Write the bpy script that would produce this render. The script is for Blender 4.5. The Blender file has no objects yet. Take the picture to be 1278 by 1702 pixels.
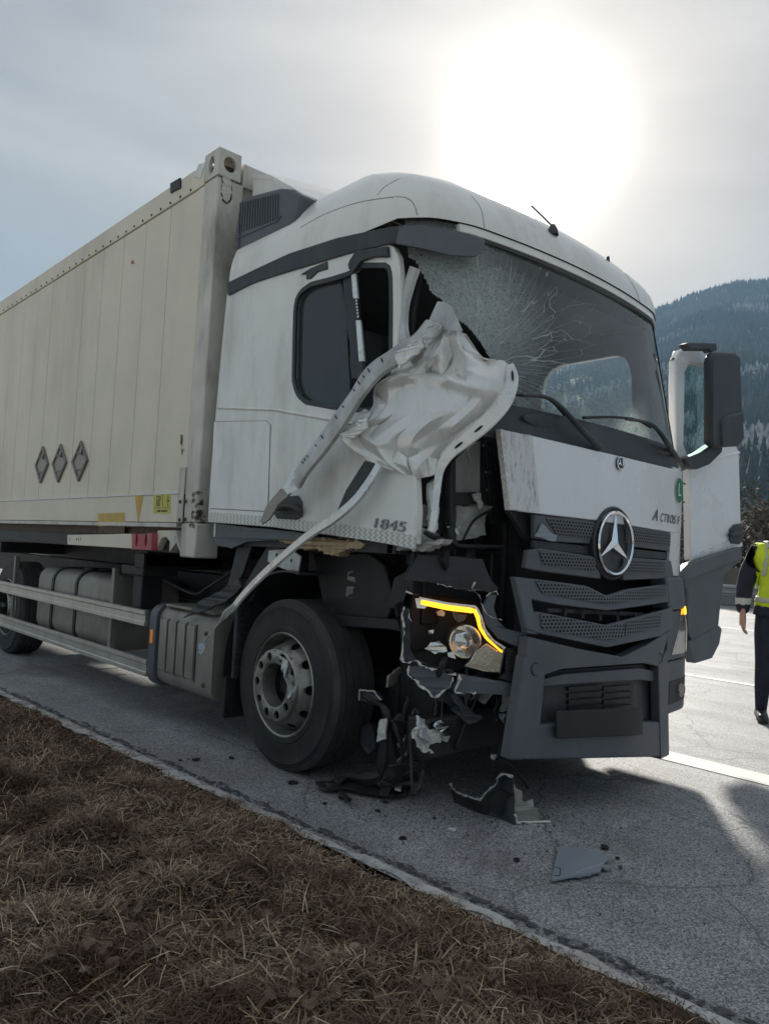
import bpy, bmesh, math, random
import numpy as np
from mathutils import Vector, Matrix, noise
from mathutils.geometry import tessellate_polygon
random.seed(7); rng = np.random.default_rng(7)
SC = bpy.context.scene; COL = SC.collection
R = math.radians

# ------------------------------------------------------------------ camera
# truck frame: X to the truck's left, Y towards its tail, Z up, metres
CAM = Vector((-3.86849, -2.14800, 1.31472))
AX = Matrix(((0.73815609, 0.07055913, 0.67092995),
             (-0.67278382, 0.00346796, 0.73983100),
             (0.04987508, -0.99750157, 0.05003094)))   # rows: X, Y, Z seen in camera axes (right, down, ahead)
FPX = 1280.0
cd = bpy.data.cameras.new('camera'); co = bpy.data.objects.new('camera', cd); COL.objects.link(co)
cd.sensor_fit = 'VERTICAL'; cd.sensor_height = 24.0; cd.lens = FPX / 1702 * 24.0
cd.clip_start = 0.05; cd.clip_end = 20000
rot = Matrix([[AX[i][0], -AX[i][1], -AX[i][2]] for i in range(3)])
co.matrix_world = Matrix.Translation(CAM) @ rot.to_4x4()
SC.camera = co

# ------------------------------------------------------------------ light
SUN_AZ, SUN_EL = R(52.2), R(28.4)      # azimuth measured from +Y to +X
sun_dir = Vector((math.sin(SUN_AZ) * math.cos(SUN_EL), math.cos(SUN_AZ) * math.cos(SUN_EL), math.sin(SUN_EL)))
w = bpy.data.worlds.new('World'); SC.world = w; w.use_nodes = True
nt = w.node_tree; nt.nodes.clear()
def N(t, kind, **k):
    n = t.nodes.new(kind)
    for a, v in k.items(): setattr(n, a, v)
    return n
wo = N(nt, 'ShaderNodeOutputWorld'); bg = N(nt, 'ShaderNodeBackground'); bg.inputs[1].default_value = 0.1
sky = N(nt, 'ShaderNodeTexSky'); sky.sky_type = 'NISHITA'; sky.sun_disc = False
sky.sun_elevation = SUN_EL; sky.sun_rotation = SUN_AZ; sky.dust_density = 4.0; sky.altitude = 500
tc = N(nt, 'ShaderNodeTexCoord')
# thin overcast: even grey veil with soft streaks, brighter round the sun that shines through it
mp = N(nt, 'ShaderNodeMapping'); mp.inputs['Scale'].default_value = (1.2, 1.2, 4.0); mp.inputs['Rotation'].default_value = (0.12, 0.1, 0.6)
ns = N(nt, 'ShaderNodeTexNoise'); ns.inputs['Scale'].default_value = 1.7; ns.inputs['Detail'].default_value = 7; ns.inputs['Roughness'].default_value = 0.5; ns.inputs['Distortion'].default_value = 0.4
nt.links.new(tc.outputs['Generated'], mp.inputs[0]); nt.links.new(mp.outputs[0], ns.inputs['Vector'])
cr = N(nt, 'ShaderNodeValToRGB'); cr.color_ramp.elements[0].position = 0.34; cr.color_ramp.elements[1].position = 0.68
cr.color_ramp.elements[0].color = (0.94, 0.95, 0.97, 1); cr.color_ramp.elements[1].color = (1.68, 1.65, 1.58, 1)
nt.links.new(ns.outputs['Fac'], cr.inputs[0])
mx = N(nt, 'ShaderNodeMix', data_type='RGBA'); mx.inputs['Factor'].default_value = 0.93
nt.links.new(sky.outputs[0], mx.inputs['A']); nt.links.new(cr.outputs[0], mx.inputs['B'])
dot = N(nt, 'ShaderNodeVectorMath', operation='DOT_PRODUCT'); dot.inputs[1].default_value = sun_dir
nrm = N(nt, 'ShaderNodeVectorMath', operation='NORMALIZE'); nt.links.new(tc.outputs['Generated'], nrm.inputs[0]); nt.links.new(nrm.outputs[0], dot.inputs[0])
def M_(op, a, b=None):
    m = N(nt, 'ShaderNodeMath', operation=op)
    for i, v in enumerate((a, b)):
        if v is None: continue
        if isinstance(v, (int, float)): m.inputs[i].default_value = v
        else: nt.links.new(v, m.inputs[i])
    return m.outputs[0]
c0 = M_('MAXIMUM', dot.outputs['Value'], 0.0)
glow = M_('ADD', M_('MULTIPLY', M_('POWER', c0, 460.0), 11.0), M_('ADD', M_('MULTIPLY', M_('POWER', c0, 80.0), 0.3), M_('MULTIPLY', M_('POWER', c0, 10.0), 0.06)))
gc = N(nt, 'ShaderNodeVectorMath', operation='SCALE'); gc.inputs[0].default_value = (1.0, 0.985, 0.93); nt.links.new(glow, gc.inputs['Scale'])
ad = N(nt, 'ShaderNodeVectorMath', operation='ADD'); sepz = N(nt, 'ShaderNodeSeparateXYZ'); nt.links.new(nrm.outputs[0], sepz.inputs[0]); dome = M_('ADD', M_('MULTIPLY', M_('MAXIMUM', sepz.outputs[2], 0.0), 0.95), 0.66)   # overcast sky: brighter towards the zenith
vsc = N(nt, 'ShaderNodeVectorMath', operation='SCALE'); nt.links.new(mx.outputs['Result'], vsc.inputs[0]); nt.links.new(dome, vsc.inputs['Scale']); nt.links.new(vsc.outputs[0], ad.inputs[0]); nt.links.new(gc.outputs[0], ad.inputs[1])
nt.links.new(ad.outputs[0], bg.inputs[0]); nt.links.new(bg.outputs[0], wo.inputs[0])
sl = bpy.data.lights.new('sun', 'SUN'); sl.energy = 3.1; sl.angle = R(4.5); sl.color = (1.0, 0.95, 0.86)
so = bpy.data.objects.new('sun', sl); COL.objects.link(so); so.rotation_euler = sun_dir.to_track_quat('Z', 'Y').to_euler()
vs = SC.view_settings; vs.view_transform = 'Standard'; vs.look = 'None'; vs.gamma = 1.0; vs.exposure = 1.35; vs.use_curve_mapping = False
SC.cycles.volume_bounces = 1; SC.cycles.transparent_max_bounces = 16; SC.cycles.max_bounces = 8
SC.cycles.caustics_refractive = False; SC.cycles.caustics_reflective = False

# ------------------------------------------------------------------ measuring: a sight line from the surveyed camera met with a real surface
def sight(px, py):
    d = Vector((px - 639.0, py - 851.0, FPX)); return AX @ d
def on(px, py, X=None, Y=None, Z=None):
    d = sight(px, py)
    i, v = (0, X) if X is not None else (1, Y) if Y is not None else (2, Z)
    return CAM + d * ((v - CAM[i]) / d[i])
def onpl(px, py, p, n):
    d = sight(px, py); n = Vector(n); return CAM + d * ((Vector(p) - CAM).dot(n) / d.dot(n))
def front(x, z):                                    # the cab front: bowed in plan, screen raked back
    a = min(abs(x), 1.25); y = 0.075 * (a / 0.9) ** 2 + 0.5 * max(0.0, a - 0.9) ** 1.5 + 1.6 * max(0.0, a - 1.12) ** 1.5
    if z > 1.93: y0 = 0.225 + 0.205 * (z - 1.93)
    elif z > 1.22: y0 = 0.225
    elif z > 0.9: y0 = 0.12 + 0.105 * (z - 0.9) / 0.32
    else: y0 = 0.12
    if z < 1.2: y += 0.055 * min(1.0, a / 0.7) * min(1.0, (1.2 - z) / 0.3)
    return y0 + y
def fr(px, py, off=0.0):                            # sight line met with the cab front, off metres ahead of it
    Y = 0.2
    for _ in range(40):
        p = on(px, py, Y=Y); Y = 0.6 * Y + 0.4 * (front(p.x, p.z) - off)
    return on(px, py, Y=Y)
def zm(x0, y0, s): return lambda pts: [(x0 + a / s, y0 + b / s) for a, b in pts]

# ------------------------------------------------------------------ materials
MAT = {}
def mat(name, col, rough=0.5, metal=0.0, var=0.12, scale=8.0, bump=0.0, bscale=60.0, coat=0.0, dirt=None, dscale=2.0, damt=0.5, spec=0.5):
    m = bpy.data.materials.new(name); m.use_nodes = True; t = m.node_tree; b = t.nodes['Principled BSDF']
    b.inputs['Roughness'].default_value = rough; b.inputs['Metallic'].default_value = metal; b.inputs['Specular IOR Level'].default_value = spec
    if coat: b.inputs['Coat Weight'].default_value = coat; b.inputs['Coat Roughness'].default_value = 0.08
    tcn = N(t, 'ShaderNodeTexCoord'); n1 = N(t, 'ShaderNodeTexNoise'); n1.inputs['Scale'].default_value = scale; n1.inputs['Detail'].default_value = 6
    t.links.new(tcn.outputs['Object'], n1.inputs['Vector'])
    r = N(t, 'ShaderNodeValToRGB'); r.color_ramp.elements[0].position = 0.3; r.color_ramp.elements[1].position = 0.7
    r.color_ramp.elements[0].color = (*[c * (1 - var) for c in col], 1); r.color_ramp.elements[1].color = (*[min(1, c * (1 + var)) for c in col], 1)
    t.links.new(n1.outputs['Fac'], r.inputs[0]); out = r.outputs[0]
    if dirt:
        n2 = N(t, 'ShaderNodeTexNoise'); n2.inputs['Scale'].default_value = dscale; n2.inputs['Detail'].default_value = 9; n2.inputs['Roughness'].default_value = 0.65
        mpn = N(t, 'ShaderNodeMapping'); mpn.inputs['Scale'].default_value = (1, 1, 0.35); t.links.new(tcn.outputs['Object'], mpn.inputs[0]); t.links.new(mpn.outputs[0], n2.inputs['Vector'])
        r2 = N(t, 'ShaderNodeValToRGB'); r2.color_ramp.elements[0].position = 0.48; r2.color_ramp.elements[1].position = 0.75
        r2.color_ramp.elements[1].color = (damt, damt, damt, 1); t.links.new(n2.outputs['Fac'], r2.inputs[0])
        x = N(t, 'ShaderNodeMix', data_type='RGBA'); x.inputs['B'].default_value = (*dirt, 1); t.links.new(r2.outputs[0], x.inputs['Factor']); t.links.new(out, x.inputs['A']); out = x.outputs['Result']
    t.links.new(out, b.inputs['Base Color'])
    rr = N(t, 'ShaderNodeMapRange'); rr.inputs['To Min'].default_value = max(0, rough - 0.1); rr.inputs['To Max'].default_value = min(1, rough + 0.12)
    t.links.new(n1.outputs['Fac'], rr.inputs['Value']); t.links.new(rr.outputs[0], b.inputs['Roughness'])
    if bump:
        n3 = N(t, 'ShaderNodeTexNoise'); n3.inputs['Scale'].default_value = bscale; n3.inputs['Detail'].default_value = 5; t.links.new(tcn.outputs['Object'], n3.inputs['Vector'])
        bp = N(t, 'ShaderNodeBump'); bp.inputs['Strength'].default_value = bump; bp.inputs['Distance'].default_value = 0.01; t.links.new(n3.outputs['Fac'], bp.inputs['Height']); t.links.new(bp.outputs[0], b.inputs['Normal'])
    MAT[name] = m; return m
mat('white_paint', (0.80, 0.785, 0.745), 0.34, var=0.05, scale=3, coat=0.4, dirt=(0.45, 0.41, 0.34), dscale=2.6, damt=0.75)
mat('front_white', (0.8, 0.805, 0.82), 0.28, var=0.03, scale=3, coat=0.6, dirt=(0.5, 0.5, 0.5), dscale=5, damt=0.2)
mat('bare_white', (0.78, 0.77, 0.75), 0.27, 0.25, var=0.1, scale=9, coat=0.5, dirt=(0.3, 0.29, 0.26), dscale=7, damt=0.55)
mat('crumpled_paint', (0.80, 0.79, 0.765), 0.24, 0.2, var=0.03, scale=4, coat=0.4, dirt=(0.55, 0.53, 0.49), dscale=16, damt=0.35)
mat('steel', (0.50, 0.51, 0.50), 0.4, 0.7, var=0.25, scale=14, bump=0.1)
mat('primer', (0.52, 0.53, 0.52), 0.42, 0.25, var=0.15, scale=10, dirt=(0.22, 0.2, 0.17), dscale=6, damt=0.7)
mat('black_plastic', (0.026, 0.029, 0.034), 0.5, var=0.3, scale=10, bump=0.15, bscale=300, dirt=(0.12, 0.12, 0.115), dscale=3, damt=0.5)
mat('grey_plastic', (0.092, 0.10, 0.112), 0.5, var=0.12, scale=4, bump=0.12, bscale=350, dirt=(0.16, 0.16, 0.16), dscale=3.5, damt=0.4)
mat('void_black', (0.012, 0.012, 0.014), 0.7, var=0.4, scale=12, dirt=(0.06, 0.055, 0.05), dscale=5, damt=0.6)
mat('cabin_trim', (0.055, 0.06, 0.066), 0.75, var=0.2, scale=5)
mat('rubber', (0.017, 0.0175, 0.019), 0.6, var=0.4, scale=6, bump=0.25, bscale=40, dirt=(0.055, 0.05, 0.044), dscale=6, damt=0.7)
mat('tread_rubber', (0.045, 0.043, 0.042), 0.75, var=0.3, scale=10, bump=0.35, bscale=90, dirt=(0.09, 0.082, 0.072), dscale=7, damt=0.7)
mat('rim_metal', (0.34, 0.33, 0.305), 0.42, 0.75, var=0.25, scale=8, bump=0.15, bscale=50, dirt=(0.13, 0.115, 0.09), dscale=9, damt=0.9)
mat('chrome', (0.82, 0.83, 0.85), 0.1, 1.0, var=0.04)
mat('dark_chrome', (0.25, 0.25, 0.26), 0.25, 1.0, var=0.1)
mat('container_paint', (0.71, 0.645, 0.52), 0.5, var=0.05, scale=2.5, dirt=(0.42, 0.35, 0.25), dscale=1.3, damt=0.5, bump=0.25, bscale=3)
mat('container_post', (0.6, 0.575, 0.51), 0.5, var=0.1, scale=4, dirt=(0.16, 0.12, 0.08), dscale=4, damt=0.75, bump=0.1, bscale=50)
mat('rust_stain', (0.09, 0.06, 0.04), 0.9, var=0.4, scale=20)
mat('rust', (0.10, 0.07, 0.05), 0.85, var=0.4, scale=20, bump=0.4, bscale=80)
mat('frame_black', (0.013, 0.0135, 0.015), 0.55, var=0.4, scale=8, dirt=(0.05, 0.042, 0.034), dscale=5, damt=0.7)
mat('aluminium', (0.52, 0.50, 0.45), 0.42, 0.55, var=0.12, scale=6, dirt=(0.3, 0.26, 0.2), dscale=4, damt=0.5)
mat('tank_metal', (0.30, 0.28, 0.245), 0.5, 0.4, var=0.15, scale=6, dirt=(0.17, 0.145, 0.11), dscale=4, damt=0.8, bump=0.08)
mat('red_paint', (0.42, 0.07, 0.085), 0.5, var=0.15, dirt=(0.3, 0.2, 0.18), dscale=6)
mat('yellow_paint', (0.55, 0.36, 0.05), 0.5, var=0.15, scale=14, dirt=(0.36, 0.3, 0.18), dscale=8)
mat('yellow_sticker', (0.55, 0.5, 0.08), 0.45, var=0.06)
mat('ink', (0.03, 0.03, 0.025), 0.6)
mat('placard_grey', (0.22, 0.2, 0.18), 0.55, 0.2, var=0.15, scale=14)
mat('placard_plate', (0.33, 0.30, 0.26), 0.5, 0.3, var=0.1, scale=14)
mat('foam', (0.48, 0.36, 0.22), 0.9, var=0.25, scale=18, bump=0.5, bscale=90)
mat('torn_edge', (0.62, 0.6, 0.55), 0.8, var=0.25, scale=60, bump=0.4, bscale=120)
mat('green_sticker', (0.012, 0.17, 0.085), 0.4, var=0.05)
mat('white_ink', (0.8, 0.8, 0.8), 0.5, var=0.02)
mat('debris_grey', (0.24, 0.275, 0.315), 0.45, var=0.06, scale=5, dirt=(0.35, 0.35, 0.34), dscale=9, damt=0.3)
mat('lamp_silver', (0.75, 0.75, 0.72), 0.15, 0.9, var=0.1, bump=0.1, bscale=50)
mat('guardrail_steel', (0.34, 0.33, 0.32), 0.5, 0.6, var=0.15, scale=2)
mat('rail_concrete', (0.27, 0.265, 0.255), 0.85, var=0.15, scale=1, bump=0.2)
mat('noise_panel', (0.17, 0.145, 0.105), 0.8, var=0.2, scale=1)
mat('navy_cloth', (0.016, 0.02, 0.034), 0.85, var=0.3, scale=14, bump=0.6, bscale=22)
mat('vest_yellow', (0.62, 0.78, 0.03), 0.7, var=0.1, scale=10, bump=0.5, bscale=25)
mat('reflective', (0.5, 0.5, 0.47), 0.45, var=0.08)
mat('skin', (0.52, 0.29, 0.21), 0.55, var=0.08, scale=20)
mat('hair', (0.04, 0.03, 0.022), 0.7, var=0.3, scale=50)
mat('shoe', (0.015, 0.015, 0.016), 0.45, var=0.3)
mat('bark', (0.09, 0.07, 0.055), 0.9, var=0.3, scale=6)
mat('shrub_twig', (0.13, 0.10, 0.075), 0.9, var=0.35, scale=2)
mat('shrub_blossom', (0.55, 0.52, 0.48), 0.8, var=0.1)
mat('shrub_green', (0.07, 0.09, 0.04), 0.8, var=0.3, scale=2)
mat('bounce_yard', (0.47, 0.45, 0.41), 0.85, var=0.12, scale=0.7, dirt=(0.25, 0.24, 0.22), dscale=0.5, damt=0.6)
mat('leaf_brown', (0.125, 0.078, 0.05), 0.75, var=0.4, scale=9)
mat('stone', (0.33, 0.27, 0.24), 0.85, var=0.2, scale=20, bump=0.4, bscale=60)
mat('paving', (0.30, 0.30, 0.31), 0.85, var=0.15, scale=6, bump=0.3, bscale=50)
mat('paint_line', (0.62, 0.61, 0.58), 0.7, var=0.08, scale=10, dirt=(0.35, 0.34, 0.33), dscale=6, damt=0.6)
mat('edge_line', (0.5, 0.49, 0.47), 0.8, var=0.1, scale=12, dirt=(0.17, 0.155, 0.135), dscale=5, damt=0.95, bump=0.5, bscale=70)
mat('tar', (0.05, 0.05, 0.052), 0.8, var=0.5, scale=50, bump=0.8, bscale=80, dirt=(0.17, 0.165, 0.16), dscale=14, damt=0.9)
mat('blue_scrap', (0.38, 0.45, 0.52), 0.35, 0.3)

def glass(name, tint, rough=0.02, dust_sheen=0.03):
    m = bpy.data.materials.new(name); m.use_nodes = True; t = m.node_tree; t.nodes.clear()
    o = N(t, 'ShaderNodeOutputMaterial'); g = N(t, 'ShaderNodeBsdfGlossy'); g.inputs['Roughness'].default_value = rough
    trb = N(t, 'ShaderNodeBsdfTransparent'); trb.inputs[0].default_value = (*tint, 1); dfb = N(t, 'ShaderNodeBsdfDiffuse'); dfb.inputs[0].default_value = (0.5, 0.52, 0.53, 1); tr = N(t, 'ShaderNodeMixShader'); tr.inputs[0].default_value = dust_sheen; t.links.new(trb.outputs[0], tr.inputs[1]); t.links.new(dfb.outputs[0], tr.inputs[2])
    fz = N(t, 'ShaderNodeFresnel'); fz.inputs[0].default_value = 1.5; ge = N(t, 'ShaderNodeNewGeometry'); fm = N(t, 'ShaderNodeMath', operation='MULTIPLY'); inv = N(t, 'ShaderNodeMath', operation='SUBTRACT'); inv.inputs[0].default_value = 1.0; t.links.new(ge.outputs['Backfacing'], inv.inputs[1]); t.links.new(fz.outputs[0], fm.inputs[0]); t.links.new(inv.outputs[0], fm.inputs[1])
    s = N(t, 'ShaderNodeMixShader'); t.links.new(fm.outputs[0], s.inputs[0]); t.links.new(tr.outputs[0], s.inputs[1]); t.links.new(g.outputs[0], s.inputs[2]); t.links.new(s.outputs[0], o.inputs[0])
    MAT[name] = m; return m
glass('clear_glass', (0.75, 0.88, 0.86)); glass('dark_glass', (0.5, 0.55, 0.57), dust_sheen=0.07); glass('lamp_glass', (0.9, 0.9, 0.9))  # diffuse film in the side glass stands in for reflected sky
def emis(name, col, s):
    m = bpy.data.materials.new(name); m.use_nodes = True; b = m.node_tree.nodes['Principled BSDF']
    b.inputs['Base Color'].default_value = (*col, 1); b.inputs['Emission Color'].default_value = (*col, 1); b.inputs['Emission Strength'].default_value = s; b.inputs['Roughness'].default_value = 0.3
    MAT[name] = m
emis('amber_lit', (1.0, 0.36, 0.015), 1.25); emis('amber_lens', (0.6, 0.2, 0.015), 0.12)

# ------------------------------------------------------------------ object helpers
def tag(o, label, cat, group=None):
    o['label'] = label; o['category'] = cat
    if group: o['group'] = group
    return o
def root_loc(p):
    while p.parent: p = p.parent
    return p.location.copy()
def thing(name, label, cat, loc=(0, 0, 0), group=None):
    o = bpy.data.objects.new(name, None); o.empty_display_size = 0.2; COL.objects.link(o); o.location = loc
    return tag(o, label, cat, group)
def mo(name, V, F, m, parent=None, smooth=False, bevel=0.0, origin=None):
    me = bpy.data.meshes.new(name)
    off = root_loc(parent) if parent else Vector(origin or (0, 0, 0))
    me.from_pydata([tuple(Vector(v) - off) for v in V], [], F)
    bm = bmesh.new(); bm.from_mesh(me); bmesh.ops.remove_doubles(bm, verts=bm.verts, dist=1e-5); bmesh.ops.recalc_face_normals(bm, faces=bm.faces); bm.to_mesh(me); bm.free()
    me.materials.append(MAT[m] if isinstance(m, str) else m)
    if smooth: me.shade_smooth() if smooth is True else me.set_sharp_from_angle(angle=R(smooth))
    o = bpy.data.objects.new(name, me); COL.objects.link(o)
    if parent: o.parent = parent
    elif origin: o.location = origin
    if smooth and smooth is not True:
        for p in me.polygons: p.use_smooth = True
    if bevel:
        b = o.modifiers.new('bevel', 'BEVEL'); b.width = bevel; b.segments = 2; b.limit_method = 'ANGLE'; b.angle_limit = R(40)
        for p in me.polygons: p.use_smooth = True
        me.set_sharp_from_angle(angle=R(60))
    return o
def box(x0, x1, y0, y1, z0, z1):
    v = [(x, y, z) for x in (x0, x1) for y in (y0, y1) for z in (z0, z1)]
    return v, [(0, 1, 3, 2), (4, 6, 7, 5), (0, 4, 5, 1), (2, 3, 7, 6), (0, 2, 6, 4), (1, 5, 7, 3)]
def boxo(name, x0, x1, y0, y1, z0, z1, m, parent, bevel=0.004):
    v, f = box(x0, x1, y0, y1, z0, z1); return mo(name, v, f, m, parent, bevel=bevel)
def join(*parts):
    V, F = [], []
    for v, f in parts:
        b = len(V); V += [Vector(p) for p in v]; F += [tuple(i + b for i in q) for q in f]
    return V, F
def plate_g(pts, thick, holes=()):                  # outline (and holes) extruded by the vector thick
    th = Vector(thick); loops = [[Vector(p) for p in pts]] + [[Vector(p) for p in h] for h in holes]
    flat = [p for l in loops for p in l]; tri = tessellate_polygon(loops); n = len(flat)
    V = flat + [p + th for p in flat]; F = [tuple(t) for t in tri] + [tuple(i + n for i in reversed(t)) for t in tri]
    b = 0
    for l in loops:
        k = len(l); F += [(b + i, b + (i + 1) % k, b + (i + 1) % k + n, b + i + n) for i in range(k)]; b += k
    return V, F
def plate(name, pts, thick, m, parent, holes=(), bevel=0.0, **k):
    v, f = plate_g(pts, thick, holes); return mo(name, v, f, m, parent, bevel=bevel, **k)
def resample(pts, n, closed=False):
    P = [Vector(p) for p in pts]; P = P + [P[0]] if closed else P
    L = [0.0]
    for a, b in zip(P, P[1:]): L.append(L[-1] + (b - a).length)
    out = []; j = 0
    for i in range(n):
        s = L[-1] * i / (n if closed else n - 1)
        while j < len(L) - 2 and L[j + 1] < s: j += 1
        d = L[j + 1] - L[j]; out.append(P[j].lerp(P[j + 1], (s - L[j]) / d if d > 1e-9 else 0))
    return out
def smooth_line(pts, n):                            # Catmull-Rom through the points
    P = [Vector(p) for p in pts]; out = []
    for i in range(n):
        u = (len(P) - 1) * i / (n - 1); k = min(int(u), len(P) - 2); t = u - k
        a, b, c, d = P[max(k - 1, 0)], P[k], P[k + 1], P[min(k + 2, len(P) - 1)]
        out.append(0.5 * ((2 * b) + (c - a) * t + (2 * a - 5 * b + 4 * c - d) * t * t + (3 * b - a - 3 * c + d) * t ** 3))
    return out
def grid_g(rows, thick=None):
    if len({len(r) for r in rows}) > 1: k = max(len(r) for r in rows); rows = [resample(r, k) for r in rows]
    nr, nc = len(rows), len(rows[0]); V = [Vector(p) for r in rows for p in r]
    F = [(i * nc + j, i * nc + j + 1, (i + 1) * nc + j + 1, (i + 1) * nc + j) for i in range(nr - 1) for j in range(nc - 1)]
    if thick is not None:
        n = len(V); th = Vector(thick); V += [p + th for p in V]; F += [tuple(i + n for i in reversed(f)) for f in F]
        e = [j for j in range(nc)] + [i * nc + nc - 1 for i in range(1, nr)] + [(nr - 1) * nc + j for j in range(nc - 2, -1, -1)] + [i * nc for i in range(nr - 2, 0, -1)]
        F += [(e[i], e[(i + 1) % len(e)], e[(i + 1) % len(e)] + n, e[i] + n) for i in range(len(e))]
    return V, F
def frpatch(name, top, bot, off, thick, m, parent, n=24, rows=4, bevel=0.0, smooth=40):   # a skin laid on the cab front between two measured lines
    T = resample([(a, b, 0) for a, b in top], n); B = resample([(a, b, 0) for a, b in bot], n)
    G = [[fr(*(T[j].lerp(B[j], i / (rows - 1)))[:2], off) for j in range(n)] for i in range(rows)]
    v, f = grid_g(G, (0, thick, 0)); return mo(name, v, f, m, parent, smooth=smooth, bevel=bevel)
def sweep_g(path, section, up=(0, 0, 1), closed=True, scale=None, twist=None):
    P = [Vector(p) for p in path]; rows = []
    for i, p in enumerate(P):
        t = (P[min(i + 1, len(P) - 1)] - P[max(i - 1, 0)]).normalized(); u = Vector(up)
        s = t.cross(u).normalized(); u2 = s.cross(t).normalized(); k = scale[i] if scale else 1.0
        if twist:
            q = Matrix.Rotation(twist[i], 3, t); s = q @ s; u2 = q @ u2
        rows.append([p + (s * a + u2 * b) * k for a, b in section])
    ns = len(section); V = [p for r in rows for p in r]; F = []
    for i in range(len(rows) - 1):
        for j in range(ns if closed else ns - 1):
            F.append((i * ns + j, i * ns + (j + 1) % ns, (i + 1) * ns + (j + 1) % ns, (i + 1) * ns + j))
    if closed: F += [tuple(range(ns)), tuple((len(rows) - 1) * ns + j for j in reversed(range(ns)))]
    return V, F
def circ(r, n=10): return [(r * math.cos(2 * math.pi * i / n), r * math.sin(2 * math.pi * i / n)) for i in range(n)]
def tube_g(path, r, n=8, up=(0.3, 0.2, 0.93)): return sweep_g(path, circ(r, n), up)
def tubeo(name, path, r, m, parent, n=8): v, f = tube_g(path, r, n); return mo(name, v, f, m, parent, smooth=40)
def bar_g(a, b, w_, h): return sweep_g([a, b], [(-w_ / 2, -h / 2), (w_ / 2, -h / 2), (w_ / 2, h / 2), (-w_ / 2, h / 2)])
def lathe_g(prof, n=48, axis='X', c=(0, 0, 0)):     # prof: (r, a) pairs, a along the axis
    V, F = [], []; k = len(prof); c = Vector(c)
    for i in range(n):
        t = 2 * math.pi * i / n; cs, sn = math.cos(t), math.sin(t)
        for r, a in prof: V.append(c + (Vector((a, r * cs, r * sn)) if axis == 'X' else Vector((r * cs, a, r * sn)) if axis == 'Y' else Vector((r * cs, r * sn, a))))
    for i in range(n):
        for j in range(k - 1): F.append((i * k + j, i * k + j + 1, ((i + 1) % n) * k + j + 1, ((i + 1) % n) * k + j))
    return V, F
def torn(pts, amp, step=0.02, seed=0, closed=True):
    rr = random.Random(seed); P = [Vector(p) for p in pts]; out = []; m = len(P) if closed else len(P) - 1
    for i in range(m):
        a, b = P[i], P[(i + 1) % len(P)]; k = max(1, int((b - a).length / step))
        for j in range(k):
            q = a.lerp(b, j / k); out.append(q + Vector((rr.uniform(-amp, amp), rr.uniform(-amp, amp), rr.uniform(-amp, amp))) * (0.4 if j == 0 else 1))
    if not closed: out.append(P[-1])
    return out
def text_g(body, size, depth, origin, xdir, updir, shear=0.0, align='CENTER', sx=1.0, space=1.0):
    cu = bpy.data.curves.new('lettering', 'FONT'); cu.body = body; cu.size = size; cu.extrude = depth; cu.align_x = align; cu.align_y = 'CENTER'; cu.shear = shear; cu.space_character = space
    o = bpy.data.objects.new('lettering', cu); COL.objects.link(o)
    bpy.context.view_layer.update()
    me = o.evaluated_get(bpy.context.evaluated_depsgraph_get()).to_mesh()
    xd = Vector(xdir).normalized(); ud = Vector(updir).normalized(); nd = xd.cross(ud)
    V = [Vector(origin) + xd * v.co.x * sx + ud * v.co.y + nd * v.co.z for v in me.vertices]; F = [tuple(p.vertices) for p in me.polygons]
    o.to_mesh_clear(); bpy.data.objects.remove(o); bpy.data.curves.remove(cu)
    return V, F
def ell(c, a, b, u, v, n=16):
    return [Vector(c) + Vector(u) * a * math.cos(2 * math.pi * i / n) + Vector(v) * b * math.sin(2 * math.pi * i / n) for i in range(n)]
SIDE = -1.25
def sd(pts, X=SIDE): return [on(a, b, X=X) for a, b in pts]

def worn(name, lo, hi, sc):                          # paint or tar worn through in patches
    t = MAT[name].node_tree; b = t.nodes['Principled BSDF']; tcn = N(t, 'ShaderNodeTexCoord'); n1 = N(t, 'ShaderNodeTexNoise'); n1.inputs['Scale'].default_value = sc; n1.inputs['Detail'].default_value = 8; n1.inputs['Roughness'].default_value = 0.75
    t.links.new(tcn.outputs['Object'], n1.inputs['Vector']); mr = N(t, 'ShaderNodeMapRange'); mr.inputs['From Min'].default_value = lo; mr.inputs['From Max'].default_value = hi; t.links.new(n1.outputs['Fac'], mr.inputs['Value'])
    tb = N(t, 'ShaderNodeBsdfTransparent'); ms = N(t, 'ShaderNodeMixShader'); t.links.new(mr.outputs[0], ms.inputs[0]); t.links.new(tb.outputs[0], ms.inputs[1]); t.links.new(b.outputs[0], ms.inputs[2]); t.links.new(ms.outputs[0], t.nodes['Material Output'].inputs[0])
worn('rust_stain', 0.44, 0.6, 16); worn('tar', 0.46, 0.54, 26); worn('edge_line', 0.36, 0.48, 14)

t = MAT['crumpled_paint'].node_tree; b = t.nodes['Principled BSDF']; old = b.inputs['Base Color'].links[0].from_socket    # darker tone in the concave creases
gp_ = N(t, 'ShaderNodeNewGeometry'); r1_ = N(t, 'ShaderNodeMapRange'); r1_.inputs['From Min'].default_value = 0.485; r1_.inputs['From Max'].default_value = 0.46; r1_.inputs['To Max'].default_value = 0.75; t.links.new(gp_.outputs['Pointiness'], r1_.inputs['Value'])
xm = N(t, 'ShaderNodeMix', data_type='RGBA'); xm.inputs['B'].default_value = (0.23, 0.22, 0.2, 1); t.links.new(r1_.outputs[0], xm.inputs['Factor']); t.links.new(old, xm.inputs['A']); t.links.new(xm.outputs['Result'], b.inputs['Base Color'])

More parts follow.
